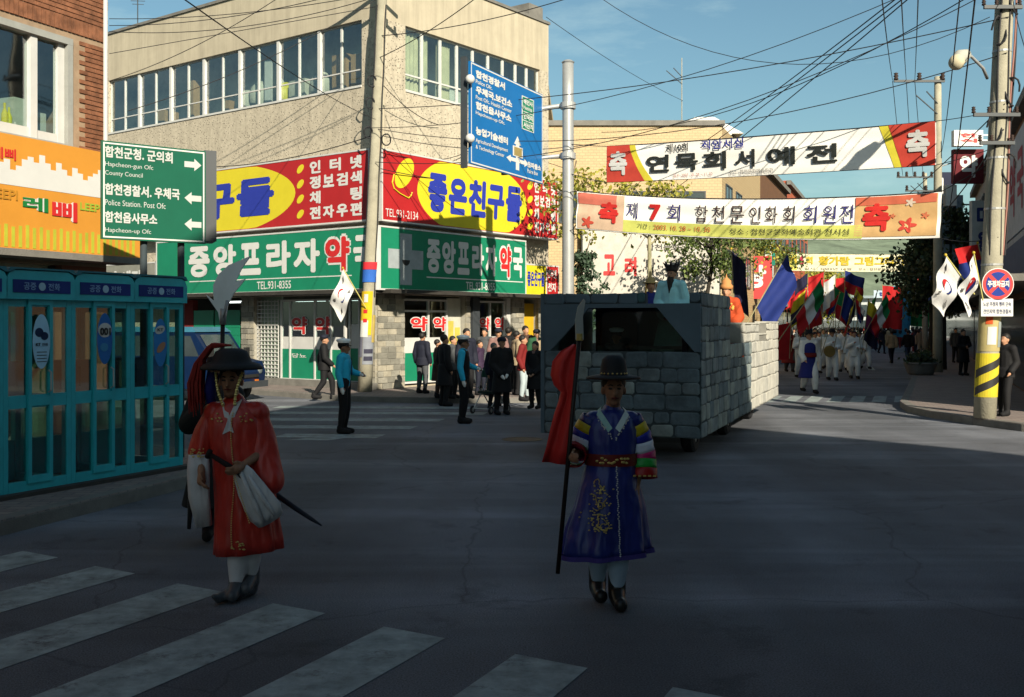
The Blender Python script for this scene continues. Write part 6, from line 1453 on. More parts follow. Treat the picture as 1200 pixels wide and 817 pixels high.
# onlookers on the corner
crowd = [
 (495, 461, .15, 389, 150, 'stand', K_nvy, 'jacket', K_gry, 'onlooker in a dark jacket and grey trousers seen from behind by the shop window', HAIR, None),
 (521, 476, .0, 391, 120, 'stand', K_blk, 'coat', K_blk, 'man in a long black suit standing left of the second traffic officer', HAIR, None),
 (513, 466, .15, 397, 95, 'stand', K_brn, 'coat', K_brn, 'onlooker in brown behind the man in the long black suit', HAIR, None),
 (531, 467, .15, 393, 60, 'stand', K_gry, 'jacket', K_blk, 'onlooker in a grey jacket partly hidden behind the second traffic officer', HAIR, None),
 (547, 467, .15, 384, 30, 'stand', K_nvy, 'jacket', K_blk, 'onlooker with a sunlit face just right of the second traffic officer cap', HAIR, None),
 (588, 486, .0, 394, 20, 'front', K_blk, 'coat', K_blk, 'officer in a long black coat with white gloves beside the stroller', HAIR, 'cap'),
 (579, 476, .15, 401, 40, 'stand', K_nvy, 'jacket', K_nvy, 'grey haired onlooker standing behind the stroller', HAIRG, None),
 (606, 463, .15, 387, 110, 'stand', K_bei, 'jacket', K_blk, 'onlooker in a pale beige jacket with black trousers in the corner crowd', HAIR, None),
 (584, 462, .15, 384, 0, 'folded', K_pnk, 'jacket', K_gry, 'onlooker in pink at the back of the corner crowd', HAIR, 'cap'),
 (596, 456, .15, 383, 160, 'stand', K_blk, 'jacket', K_blk, 'onlooker in black at the back, between the pink and the pale jackets', HAIR, None),
 (616, 458, .15, 381, 30, 'folded', K_brn, 'jacket', K_nvy, 'onlooker in a brown jacket with folded arms right of the pale jacket', HAIR, None),
 (613, 470, .15, 392, 80, 'side', K_red, 'jacket', K_off, 'child like onlooker in red and pale trousers in the corner crowd', HAIR, None),
 (627, 479, .15, 399, -30, 'front', K_blk, 'coat', K_blk, 'woman in a dark coat with a pink scarf beside the float', HAIR, None),
 (629, 459, .15, 385, 20, 'stand', K_grn, 'jacket', K_nvy, 'onlooker in green behind the woman with the pink scarf', HAIR, 'cap'),
 (637, 464, .15, 388, 0, 'folded', K_bei, 'jacket', K_brn, 'onlooker in beige half hidden by the left edge of the float', HAIR, None),
 (568, 455, .15, 384, -20, 'stand', K_gry, 'jacket', K_blk, 'onlooker in grey in front of the right shop window', HAIR, None),
 (562, 463, .15, 398, 60, 'side', K_pur, 'jacket', K_nvy, 'short onlooker in purple left of the stroller', HAIR, None),
]
for (px, py, z, ty, fc, ps, tc, kd, lc, lab, hr, ht) in crowd:
    x, y = on(px, py, z); h = (py-ty)/F*y*.985
    p = person(lab, x, y, z, h, fc, ps, tc, kd, lc, K_blk, hr, ht, .02, 'onlookers on the pharmacy corner', gloves=K_wht if 'white gloves' in lab else None, long=('woman' in lab))
    if 'scarf' in lab: q = MB(); q.lathe([(.085, 1.40), (.10, 1.43), (.085, 1.48), (.07, 1.45)], 14); q.build('scarf', K_pnk, p, smooth=True)
# people on the float
def floatpos(px, b):
    """on the truck bed: image column and metres behind the front"""
    a = (px-CX)/F; best = None
    for k in range(0, 240):
        aa = k*.01; p = flw(aa, b)
        if best is None or abs(p[0]/p[1]-a) < best[0]: best = (abs(p[0]/p[1]-a), p)
    return best[1]
p_ = floatpos(787, 2.6); hz = at(0, 318, p_[1]).z + .06
fz = hz - 1.70
bm = person('bearded man in a pale blue robe and a black horned hat standing on the float', p_[0], p_[1], fz, 1.72, -28, 'front', C(150, 205, 210, name='robe_aqua'), 'robe', K_wht, K_blk, HAIR, None, .013, 'people riding on the float', SKIN2, True)
H = jn('front')['hed']
q = MB(); q.lathe([(0, 0), (.105, 0), (.11, .05), (.10, .10), (0, .12)], 16, (0, H.y+.02, H.z+.05))
for k in range(9): a = 2*math.pi*k/9; q.cap((.08*math.cos(a), H.y+.02+.08*math.sin(a), H.z+.12), (.15*math.cos(a), H.y+.02+.13*math.sin(a), H.z+.17+.06*((k*5) % 3)/2), .032, .010, 1, 8)
vox('horned_hat', q, HAIR, bm, .012, 1)
q = MB(); q.loft([[(x*w, H.y-.085-.02*k/5+yy, H.z-.05-.055*k) for x, yy in ((-1, .03), (-.5, -.01), (0, -.02), (.5, -.01), (1, .03), (0, .04))] for k, w in enumerate((.055, .065, .055, .045, .03, .012))]); q.build('beard', HAIR, bm, smooth=True)
p_ = floatpos(762, 3.4); hz = at(0, 331, p_[1]).z + .05
wm = person('person in a blue vest and a plumed gold hat riding behind the bearded man', p_[0], p_[1], hz-1.66, 1.66, 10, 'front', K_blu, 'shirt', K_wht, K_blk, HAIR, None, .016, 'people riding on the float', SKIN)
q = MB(); q.lathe([(0, 0), (.15, 0), (.15, .015), (.09, .03), (.08, .09), (.03, .12), (.02, .22), (0, .23)], 14, (0, H.y+.02, H.z+.06)); q.build('gold_hat', C(200, 170, 110, name='hat_gold'), wm, smooth=True)
for s in (-1, 1): q = MB(); q.tube([(s*.1, -.05, H.z+.04), (s*.12, -.09, H.z-.1), (s*.11, -.12, H.z-.3)], .014, 6); q.build('hat_ribbon', C(200, 150, 60, name='ribbon_gold'), wm)
p_ = floatpos(851, 4.1); hz = at(0, 338, p_[1]).z
gmn = person('person in an orange patterned robe with a tall gold headdress riding on the float', p_[0], p_[1], hz-1.60, 1.66, -20, 'front', C(205, 80, 35, name='robe_orange'), 'robe', K_red, K_blk, HAIR, None, .016, 'people riding on the float', SKIN)
q = MB(); q.lathe([(0, 0), (.12, 0), (.125, .06), (.09, .10), (.09, .16), (.02, .22), (0, .30)], 14, (0, H.y+.02, H.z+.05)); q.build('headdress', C(215, 150, 90, name='headdress_gold'), gmn, smooth=True)
rd = random.Random(3); q = MB()
for k in range(26):
    a = rd.uniform(-2.4, -.7); z = rd.uniform(.75, 1.38); r = .19+.12*max(0, 1-z)
    q.ball((r*math.cos(a)*1.0, r*math.sin(a)*.82, z), rd.uniform(.02, .032), (1, .5, 1), 6, 4)
q.build('gold_ornament', C(235, 190, 90, name='ornament_gold'), gmn, kind='stuff')
dv_ = flw(1.6, 1.35); person('driver with a pale cap behind the dark windscreen of the float truck', dv_[0], dv_[1], .36, 1.55, -20, 'sit', K_gry, 'shirt', K_nvy, K_blk, HAIR, 'police', .016)

# ---- flags
def flag(name, label, px, py_base, zbase, L_, tilt, colors, w, h, face=0, group=None, pxY=None, droop=.5, seed=0, pole_r=.014, polem=None):
    """pole from its foot upward with tilt (dx, dy) per metre; cloth hangs from its top, in stripes of colour parts"""
    t = thing(name, label, 'flag', pxY, 0, group); rd = random.Random(seed)
    d = Vector((tilt[0], tilt[1], 1)).normalized(); q = MB(); q.tube([(0, 0, 0), tuple(d*L_)], pole_r, 6); q.build('pole', polem or C(170, 160, 120, name='flag_pole_wood'), t)
    q = MB(); q.ball(d*L_, pole_r*2.2, (1, 1, 1), 8, 6); q.build('finial', C(210, 180, 60, name='finial_gold'), t)
    side = Vector((math.cos(face), math.sin(face), 0)); ph = rd.uniform(0, 6)
    def f(u, v):
        base = d*(L_*(1) - .03 - h*v*(1-u*.0))
        out = side*(w*u*math.sqrt(max(.02, 1-droop*droop))) + Vector((0, 0, -w*u*droop))
        n = Vector((-side.y, side.x, 0))
        return base + out + n*(.13*w*math.sin(u*8+v*3+ph)*min(1, u*3) + .07*w*math.sin(v*9+u*5+ph*2)*u)
    n = len(colors)
    for i, m in enumerate(colors):
        q = MB(); q.loft([[f(a/14, (i+b/3)/n) for a in range(15)] for b in range(4)], closed=False); q.build('cloth' if n == 1 else 'cloth_stripe', m, t, smooth=True)
    return t, f
F_r = C(190, 25, 30, name='flag_red'); F_b = C(22, 45, 120, name='flag_blue'); F_g = C(20, 130, 70, name='flag_green'); F_y = C(230, 205, 40, name='flag_yellow'); F_w = C(225, 225, 225, name='flag_white'); F_n = C(25, 25, 60, name='flag_navy'); F_p = C(130, 40, 90, name='flag_magenta')
def taegukgi(label, base, tilt, L_, w, h, face, seed, group='national flags hung from poles'):
    t, f = flag('national_flag', label, 0, 0, 0, L_, tilt, [F_w], w, h, face, group, base, .93, seed, .014, C(210, 200, 120, name='flag_pole_yellow'))
    def shp(pts, m, nm):
        n = Vector((-math.sin(face), math.cos(face), 0)); s = -1 if n.y > 0 else 1
        for sg in (s, ):
            q = MB(); q.add([f(u, v) + n*sg*.012 for u, v in pts], [tuple(range(len(pts)))]); q.build(nm, m, t)
    ar = w/h
    r_c = lambda r, a: (.5+r*math.cos(a)/ar, .5+r*math.sin(a))
    shp([r_c(.25, math.pi+math.pi*k/12) for k in range(13)], F_r, 'taegeuk_red'); shp([r_c(.25, math.pi*k/12) for k in range(13)], F_b, 'taegeuk_blue')
    for (cu, cv, an) in ((.2, .2, 1), (.8, .2, -1), (.2, .8, -1), (.8, .8, 1)):
        for k in (-1, 0, 1):
            a = .035*k; shp([(cu-.05+a, cv-.07*an+abs(a)*0), (cu-.035+a, cv-.08*an), (cu+.06+a, cv+.06*an), (cu+.045+a, cv+.08*an)], M_blackletter, 'trigram_bar')
    return t
bp_ = at(1131, 330, 20.7); taegukgi('white national flag drooping from a short pole, left of the two by the right pole', tuple(at(1142, 345, 20.7)), (-.78, -.1), .97, .85, .5, math.pi, 3)
taegukgi('white national flag drooping close beside the right pole, right of the two', tuple(at(1152, 352, 20.6)), (-.25, -.12), .95, .8, .5, math.pi+.2, 5)
q = MB(); q.box(0, .2, -.01, .01, 0, .25); 
taegukgi('white national flag hanging from the corner pole above the left traffic officer', (-3.98, 28.95, 2.45), (-.55, -.25), 1.25, 1.0, .6, math.pi, 7)
a_, f_ = flag('flag', 'small red and blue pennant under the two hanging flags on the right', 0, 0, 0, .9, (-.25, 0), [F_r, F_b], .55, .7, math.pi, 'pennants', tuple(at(1157, 330, 24)), .2, 2)
# spear carrier flags in the procession: foot pixel, column, colours
procession = [
 (948, 462, 386, 5, 'walk', K_wht, 'robe_v', 'leader of the parade rank in a navy vest over white, red sash'),
 (975, 446, 384, 0, 'carry', K_wht, 'jacket', 'musician in white holding a round gong right of the leader'),
 (938, 443, 386, 10, 'carry', K_wht, 'jacket', 'parade walker in white left of the leader'),
 (1001, 444, 386, -5, 'carry', K_wht, 'jacket', 'flag carrier in white, second rank of the parade'),
 (965, 432, 384, 0, 'walk2', K_off, 'jacket', 'walker in pale blue white behind the gong player'),
 (988, 434, 383, 0, 'carry', K_wht, 'jacket', 'flag carrier in white between the gong player and the second rank'),
 (1015, 428, 385, -8, 'walk', K_wht, 'jacket', 'walker in white at the right end of the parade'),
 (925, 436, 384, 5, 'carry', K_red, 'robe', 'parade walker in a red robe beside the red flag'),
 (955, 428, 383, 0, 'carry', K_grn, 'robe', 'parade walker in a green robe among the flags'),
 (998, 425, 382, 0, 'carry', K_blu, 'robe', 'parade walker in a blue robe at the back of the flags'),
 (978, 422, 382, 0, 'carry', K_pur, 'robe', 'parade walker in purple at the back of the flags'),
 (942, 424, 382, 0, 'carry', K_nvy, 'robe', 'parade walker in navy at the back on the left'),
]
for (px, py, ty, fc, ps, tc, kd, lab) in procession:
    x, y = on(px, py); h = (py-ty)/F*y*.97; kk = 'jacket' if kd == 'robe_v' else kd
    p = person(lab, x, y, 0, min(1.8, max(1.6, h)), fc, ps, tc, kk, K_wht if tc in (K_wht, K_off) else K_gry, K_blk, HAIR, 'black' if 'leader' in lab else ('band' if tc is K_wht else None), .024, 'walkers in the parade', baggy=.02)
    if kd == 'robe_v':
        j = jn(ps); q = MB(); q.cap(j['pel']+Vector((0, 0, .0)), j['che'], .18, .195, .8); rings = [[((.18+.12*f)*math.cos(a), (.16+.1*f)*math.sin(a), 1.0-.55*f) for a in [2*math.pi*k/20 for k in range(20)]] for f in (1, .66, .33, 0)]; q.loft(rings); vox('vest', q, K_blu, p, .02, 2)
        q = MB(); q.lathe([(.20, 1.02), (.21, 1.06), (.20, 1.14), (.19, 1.08)], 18); q.build('sash', K_red, p, smooth=True)
    if 'gong' in lab and 'holding' in lab:
        q = MB(); q.lathe([(0, 0), (.18, 0), (.2, .02), (.19, .07), (0, .07)], 18); o = q.build('gong', C(150, 120, 60, name='brass'), p); o.location = (-.2, -.36, 1.0); o.rotation_euler = (R(80), 0, 0)
mrd = random.Random(31)
for k in range(12):
    px = 932 + 7.4*k + mrd.uniform(-2, 2); py = mrd.choice((420, 424, 429, 433, 438)); x, y = on(px, py)
    person('marcher in white in the crowded rear ranks of the parade, %s from the left' % 'first second third fourth fifth sixth seventh eighth ninth tenth eleventh twelfth'.split()[k], x, y, 0, mrd.uniform(1.62, 1.76), mrd.uniform(-12, 12), mrd.choice(('walk', 'walk2', 'carry')), K_wht, 'jacket', K_wht, K_blk, HAIR, 'band', .026, 'rear ranks of the parade', baggy=.02)
walkers = [(1045, 426, 379, 180, K_bei, 'pedestrian in a beige jacket seen from behind in the middle of the road'), (1064, 424, 380, 175, K_blk, 'pedestrian in a dark jacket and jeans walking away in the road'), (1033, 415, 382, 10, K_nvy, 'small pedestrian in navy walking beside the parade'),
           (1080, 412, 381, 0, K_gry, 'distant pedestrian in grey on the right of the road'), (1025, 410, 381, 10, K_blk, 'distant pedestrian in black by the end of the parade'), (1052, 407, 381, 0, K_blu, 'distant pedestrian in blue in the road'), (1068, 404, 381, 0, K_wht, 'far pedestrian in white in the road'), (1040, 404, 381, 0, K_red, 'far pedestrian in red in the road')]
for (px, py, ty, fc, tc, lab) in walkers:
    x, y = on(px, py); person(lab, x, y, 0, 1.68, fc, 'walk2' if fc > 90 else 'walk', tc, 'jacket', K_nvy if tc is not K_blk else C(60, 85, 120, name='jeans'), K_blk, HAIR, 'cap' if tc is K_blu else None, .026, 'pedestrians in the road')
for (px, py, fc, tc, lab, ps, kd) in ((1129, 440, 10, K_blk, 'woman in black standing in the shade left of the right pole', 'folded', 'coat'), (1178, 487, -60, K_blk, 'person in black standing just right of the striped pole', 'side', 'jacket'), (1165, 470, -30, K_brn, 'person in brown partly hidden by the striped pole', 'stand', 'coat'), (1120, 425, 0, K_gry, 'person in grey further back in the shade on the right pavement', 'stand', 'jacket')):
    x, y = on(px, py, .15); person(lab, x, y, .15, 1.66, fc, ps, tc, kd, K_blk, K_blk, HAIR, None, .02, 'people on the right pavement')
# a mass of people at the far end
rd = random.Random(21); mbc = MB(); 
def far_crowd():
    cols = [K_blk, K_wht, K_nvy, K_red, K_bei, K_grn]
    t = thing('crowd', 'dense distant crowd of people filling the far end of the street', 'crowd', (0, 0, 0)); t['kind'] = 'stuff'
    for ci, m in enumerate(cols):
        q = MB()
        for k in range(34):
            Y = rd.uniform(62, 120); px = rd.uniform(925, 1095) + (0 if Y > 75 else -10); x = (px-CX)/F*Y; h = rd.uniform(1.5, 1.75)
            if 1012 < px < 1062 and Y < 85: continue
            q.cap((x, Y, .75), (x, Y, h-.38), .17, .2, .7, 8)
            for s in (-1, 1): q.cap((x+s*.24, Y, h-.45), (x+s*.27, Y-.1, h-.95), .06, .045, 1, 6); q.cap((x+s*.08, Y+.1*s, .72), (x+s*.09, Y+.2*s, .06), .085, .05, 1, 6)
        q.build('clothing', m, t, kind='stuff')
        if ci == 0: S = MB()
        for k in range(30): 
            Y = rd.uniform(62, 120); px = rd.uniform(925, 1095); x = (px-CX)/F*Y; S.ball((x, Y, rd.uniform(1.5, 1.66)), .12, (.9, 1, 1.1), 8, 6)
    S.build('head', HAIR, t, kind='stuff')
far_crowd()
flags = [  # px,py foot; Y; pole length; tilt; colours; w,h; face; label
 (868, 392, 24.2, 2.25, (.62, .2), [F_b], .80, 1.45, 0, .95, 'large plain blue parade flag rising behind the stone float'),
 (905, 410, 31, 3.0, (.72, .1), [F_g, F_w, F_r], .8, 1.7, 0, .985, 'red white and green striped parade flag right of the big blue flag'),
 (925, 455, 34, 2.0, (.05, 0), [F_r], 1.6, 1.5, math.pi, .15, 'wide dark red flag held low behind the white end of the float'),
 (935, 445, 38, 3.4, (.12, 0), [F_y, F_n], .8, 1.2, math.pi, .7, 'narrow yellow and navy flag above the parade leader'),
 (950, 445, 40, 3.6, (-.05, 0), [F_r, F_y], 1.0, 1.4, math.pi, .6, 'red and yellow flag behind the parade leader'),
 (962, 440, 41, 4.3, (.04, 0), [F_r], .8, 2.6, math.pi, .35, 'tall narrow red banner flag in the middle of the parade'),
 (980, 440, 42, 3.7, (-.03, 0), [F_g, F_r], .9, 1.6, 0, .6, 'green and red flag in the middle of the parade'),
 (1000, 446, 39, 3.6, (.55, 0), [F_g, F_w, F_r], .8, 1.5, 0, .98, 'slanting green, white and red flag at the right of the parade'),
 (1010, 446, 39.5, 3.0, (.12, 0), [F_y, F_p, F_n], .8, 1.9, 0, .7, 'yellow, magenta and navy flag carried by the second rank'),
 (975, 436, 45, 4.4, (.05, 0), [F_w], .8, 1.6, math.pi, .6, 'white flag above the middle of the parade'),
 (945, 432, 47, 4.6, (.02, 0), [F_n], .9, 1.2, math.pi, .6, 'navy flag above the heads on the left of the parade'),
 (992, 430, 52, 4.6, (.0, 0), [F_r], 1.3, 2.2, math.pi, .1, 'square red flag behind the white flag'),
 (990, 430, 50, 4.9, (.0, 0), [F_b, F_r], 1.2, 1.3, 0, .4, 'blue and red flag high at the back of the parade'),
 (915, 428, 48, 4.6, (.1, 0), [F_g], 1.0, 1.2, math.pi, .6, 'green flag behind the striped flag'),
 (928, 425, 55, 4.4, (.1, 0), [F_r], 1.2, 1.3, math.pi, .5, 'plain red flag at the back on the left'),
 (862, 392, 26, 2.1, (-.05, 0), [F_n], .5, 1.3, 0, .7, 'dark blue pennant left of the big blue flag'),
 (1034, 408, 75, 4.4, (.0, 0), [F_r], 1.4, 3.0, 0, .1, 'far red vertical pennant by the crowd'),
 (1046, 408, 76, 4.4, (.0, 0), [C(60, 160, 210, name='flag_sky')], 1.3, 3.6, 0, .1, 'far sky blue vertical pennant by the crowd'),
 (1060, 406, 80, 3.6, (.0, 0), [F_g], 1.8, 2.0, 0, .1, 'far green flag beside the sky blue pennant'),
 (1076, 405, 85, 4.4, (.0, 0), [F_w], 1.6, 2.0, 0, .2, 'far white flag under the pale blue banner'),
]
fcol = [('red', F_r), ('yellow', F_y), ('white', F_w), ('green', F_g), ('navy', F_n), ('magenta', F_p), ('blue', F_b)]
frd = random.Random(77)
for k in range(16):
    a_, b_ = frd.sample(fcol, 2); px_ = 916 + 6.6*k + frd.uniform(-3, 3); Y_ = frd.uniform(36, 58)
    flags.append((px_, 440, Y_, frd.uniform(2.9, 4.0), (frd.uniform(-.15, .3), 0), [a_[1], b_[1]] if k % 3 else [a_[1]], .6, frd.uniform(.7, 1.3), frd.choice((0, math.pi)), frd.uniform(.75, .93), 'small %s%s flag, %s from the left of the small parade flags' % (a_[0], (' and ' + b_[0]) if k % 3 else '', 'first second third fourth fifth sixth seventh eighth ninth tenth eleventh twelfth thirteenth fourteenth fifteenth sixteenth'.split()[k])))
for i, (px, py, Y, L_, tl, cs, w, h, fc, dr, lab) in enumerate(flags):
    if Y > 30 and Y < 60: w *= .8; h *= .78; L_ *= .86
    z = at(px, py, Y).z; 
    if Y > 30: z = .9 if z < .9 else z
    flag('flag', lab, 0, 0, 0, L_ - (.9 if Y > 30 and z <= .9 else 0)*.6, tl, cs, w, h, fc, 'flags carried in the parade', ((px-CX)/F*Y, Y, z), dr, i)
# shop front clutter along the left of the street: red and white boards under the trees
for (px, Y, z0, z1, w, m, tx, mt, lab) in ((872, 50, 3.2, 5.2, 2.6, M_redletter, '식당', M_wpaint, 'red signboard with white letters behind the big blue flag'), (890, 54, 5.0, 6.6, 1.6, C(30, 130, 110, name='sign_teal'), '은행', M_wpaint, 'small teal signboard with white letters above the red signboard'),
                                       (905, 58, 3.1, 4.8, 2.4, M_wpaint, '사진관', M_redletter, 'white signboard with red letters left of the parade flags'), (935, 68, 3.0, 4.5, 2.8, C(70, 75, 85, name='sign_slate'), '서점', M_wpaint, 'slate grey signboard above the parade flags'), (1073, 120, 5.6, 8.0, 2.2, M_redletter, '약국', M_wpaint, 'far red and white signboard on a pole under the yellow banner')):
    x = (px-CX)/F*Y; t = thing('shop_sign', lab, 'shop sign', (x, Y, 0), 0)
    q = MB(); q.box(-w/2, w/2, 0, .2, z0, z1); q.build('panel', m, t); q = MB(); q.tube([(w/2-.1, .1, .15), (w/2-.1, .1, z0)], .05, 6); q.build('post', M_steel, t)
    text(t, tx, -w*.4, w*.4, z0+.25*(z1-z0), z0+.8*(z1-z0), -.01, mt, .05)

# ================================================================== THE TWO COSTUMED MEN IN FRONT
def deep_bump(m, dist=.07, stretch=.35):
    n = m.node_tree.nodes; l = m.node_tree.links; b = [x for x in n if x.type == 'BUMP'][0]; b.inputs['Distance'].default_value = dist
    nz_ = b.inputs['Height'].links[0].from_node; t = [x for x in n if x.type == 'TEX_COORD'][0]; mp = n.new('ShaderNodeMapping'); mp.inputs['Scale'].default_value = (1, 1, stretch)
    l.new(t.outputs['Object'], mp.inputs[0]); l.new(mp.outputs[0], nz_.inputs['Vector']); nz_.inputs['Detail'].default_value = 2
def ell_ring(cx, cy, rx, ry, z, n=72, fold=0.0, nf=9, ph=0.0, sx=0.0):
    out = []
    for k in range(n):
        a = 2*math.pi*k/n; m_ = 1 + fold*(math.sin(nf*a+ph) + .5*math.sin((nf*1.7//1)*a+2*ph))
        out.append((cx + rx*m_*math.cos(a), cy + ry*m_*math.sin(a), z + sx*math.cos(a)))
    return out
def sleeve(path, radii, m, parent, name='sleeve', fy=1.0, n=24, rip=.04, cap=False):
    q = MB(); q.tube(path, radii, n, cap)
    for i, v in enumerate(q.v):
        r = i // n; k = i % n; p = Vector(path[min(r, len(path)-1)]); w = Vector(v) - p; w *= 1 + rip*math.sin(k*1.3+r*2); q.v[i] = (p.x+w.x, p.y+w.y*fy, p.z+w.z)
    o = q.build(name, m, parent, smooth=True); s = o.modifiers.new('thick', 'SOLIDIFY'); s.thickness = .006; return o
def jd(**k): d = {a: Vector(b) for a, b in J0.items()}; d.update({a: Vector(b) for a, b in k.items()}); return d
def face_details(t, H, s=1.0):
    for sx in (-1, 1):
        q = MB(); q.ball(H + Vector((sx*.031, -.083, .010)), .012, (1.25, .55, .6)); q.build('eye', M_blackletter, t, smooth=True)
        q = MB(); q.tube([H + Vector((sx*.014, -.094, .032)), H + Vector((sx*.032, -.092, .038)), H + Vector((sx*.052, -.078, .030))], [.004, .0045, .003], 6); q.build('eyebrow', HAIR, t, smooth=True)
    q = MB(); q.tube([H + Vector((-.024, -.096, -.056)), H + Vector((0, -.103, -.054)), H + Vector((.024, -.096, -.056))], [.004, .0065, .004], 8); q.build('mouth', C(120, 50, 45, name='lips'), t, smooth=True)
# ---- blue robe
g = gnd(714, 708); bl = thing('person', 'man in a royal blue robe with rainbow striped sleeves holding a red flagged spear', 'person', (g.x, g.y, 0))
j = jd(pel=(0, 0, .90), che=(.02, 0, 1.19), nek=(.02, .01, 1.36), hed=(.03, -.02, 1.535), shL=(.17, .01, 1.30), shR=(-.14, .01, 1.30), elL=(.225, .04, 1.03), elR=(-.235, .02, 1.07), wrL=(.19, -.03, .86), wrR=(-.265, -.155, 1.075),
       hiL=(.08, 0, .88), hiR=(-.08, 0, .88), knL=(.06, -.09, .48), knR=(-.07, -.02, .48), anL=(.05, -.06, .10), anR=(-.075, .10, .12))
HB = body_mb(j, True)
vox('body', HB, SKIN2, bl, .0085, 2)
Mrobe = mat('royal_blue_silk', (.011, .022, .17), .42, .3, 2.5, .9, 7, 0, .5); deep_bump(Mrobe)
prof = [(.355, .315, .23, -.03), (.42, .305, .225, -.03), (.55, .285, .205, -.02), (.7, .25, .185, 0), (.85, .215, .16, .0), (.98, .185, .14, .01), (1.06, .172, .132, .015), (1.15, .185, .14, .02), (1.25, .19, .135, .02), (1.32, .175, .115, .02), (1.36, .12, .09, .02), (1.395, .075, .07, .02)]
def front_y(z, x, pr, ky=1.0):
    for a, b in zip(pr, pr[1:]):
        if a[0] <= z <= b[0]:
            t = (z-a[0])/(b[0]-a[0]); rx, ry, cx = [a[i]+(b[i]-a[i])*t for i in (1, 2, 3)]
            u = (x-cx)/rx; return -ry*math.sqrt(max(.05, 1-u*u))*ky
    return -.1
q = MB(); q.loft([ell_ring(cx, 0, rx, ry, z, 72, max(0, .075*(1.0-z)/.65) if z < 1.0 else .012, 7, 1.0, .02 if z < .5 else 0) for z, rx, ry, cx in prof], cap=False)
o = q.build('robe', Mrobe, bl, smooth=True); o.modifiers.new('thick', 'SOLIDIFY').thickness = .008
q = MB(); q.loft([ell_ring(cx, 0, rx*1.02+.004, ry*1.02+.004, z, 72, max(0, .075*(1.0-z)/.65), 7, 1.0, .02) for z, rx, ry, cx in ((.352, .316, .231, -.03), (.385, .311, .228, -.03))], cap=False); q.build('hem_trim', C(60, 50, 120, name='hem_purple'), bl, smooth=True)
q = MB(); q.cap((-.11, .01, 1.30), (.15, .01, 1.30), .082, .082, 1.0); q.cap((.02, .01, 1.30), (.02, .01, 1.37), .10, .075); vox('robe_shoulders', q, Mrobe, bl, .012, 3)
q = MB(); q.loft([ell_ring(.012, 0, .19, .15, z, 40) for z in (1.0, 1.01, 1.075, 1.085)], cap=False)
o = q.build('belt', C(105, 28, 20, name='belt_red', rough=.5), bl, smooth=True)
M_gold = mat('gold_thread', (.62, .47, .16), .35, .3, 30, 0, 40, .6)
rd = random.Random(4); q = MB()
for k in range(16): a = -math.pi*.5 + rd.uniform(-.7, .7); q.ball((.012+.19*math.cos(a), .152*math.sin(a), 1.042+rd.uniform(-.02, .02)), .009, (1.5, .5, 1), 6, 4)
q.build('belt_ornament', M_gold, bl, kind='stuff')
# striped sleeves: each stripe its own piece
def stripes(path, rads, cols, parent, fy=.95):
    P = [Vector(p) for p in path]; L_ = [0]
    for a, b in zip(P, P[1:]): L_.append(L_[-1] + (b-a).length)
    def pt(s):
        d = s*L_[-1]
        for i in range(len(P)-1):
            if d <= L_[i+1] + 1e-9: t = (d-L_[i])/(L_[i+1]-L_[i]); return P[i].lerp(P[i+1], t), rads[i]+(rads[i+1]-rads[i])*t
        return P[-1], rads[-1]
    n = len(cols); tot = sum(w for _, w in cols); s = 0
    for i, (m, w) in enumerate(cols):
        e = s + w/tot; pts = [pt(s+(e-s)*k/3) for k in range(4)]; sleeve([p for p, _ in pts], [r*(1.0+.004*i) for _, r in pts], m, parent, 'sleeve_band', fy, 24, .03); s = e
SB = [(C(190, 170, 35, name='band_yellow', rough=.4), 1.5), (C(35, 45, 150, name='band_royal', rough=.4), 1.2), (C(215, 220, 235, name='band_white', rough=.4), 1.5), (C(185, 35, 105, name='band_magenta', rough=.4), 1.3), (C(35, 150, 60, name='band_green', rough=.4), 1.3), (C(150, 25, 25, name='band_crimson', rough=.4), 1.4)]
q = MB()
stripes([(.155, .0, 1.335), (.215, .02, 1.2), (.245, .035, 1.05), (.245, .0, .90)], [.075, .088, .092, .098], [(Mrobe, 1.1)] + SB, bl)
stripes([(-.125, .0, 1.335), (-.19, .02, 1.2), (-.235, .02, 1.09), (-.262, -.10, 1.07)], [.075, .088, .095, .085], [(Mrobe, 1.1)] + SB, bl)
q = MB()
for k in range(5): q.cbox((.17+.035*k-.0, -.1, .93), (.022, .006, .012))
q.build('cuff_studs', M_gold, bl, kind='stuff')
# collar: white with sequins
for s, m in ((1, C(200, 215, 215, name='collar_white')), (-1, C(150, 190, 185, name='collar_teal'))):
    q = MB(); pts = [(.02+s*.075, .03, 1.41), (.02+s*.085, -.05, 1.385), (.02+s*.055, -.105, 1.34), (.02+s*.01, -.135, 1.27)]
    q.loft([[p, (p[0]+s*.03, p[1]-.006, p[2]-.028), (p[0]+s*.03, p[1]+.01, p[2]-.032)] for p in pts], cap=False); q.build('collar', m, bl)
q = MB()
for k in range(40):
    s = rd.choice((-1, 1)); t = rd.random(); x = .02 + s*(.115-.10*t); z = 1.35-.15*t + rd.uniform(-.015, .015); q.ball((x, front_y(z, x, prof)-.006, z), .006, (1, .5, 1), 5, 4)
for k in range(44):
    z = 1.0 - .62*k/44; x = .035+.03*(1-z)+rd.uniform(-.004, .004); q.ball((x, front_y(z, x, prof, 1.06)-.012, z), .006, (1, .5, 1), 5, 4)
q.build('sequin', M_wpaint, bl, kind='stuff')
q = MB()       # embroidered coiling pattern
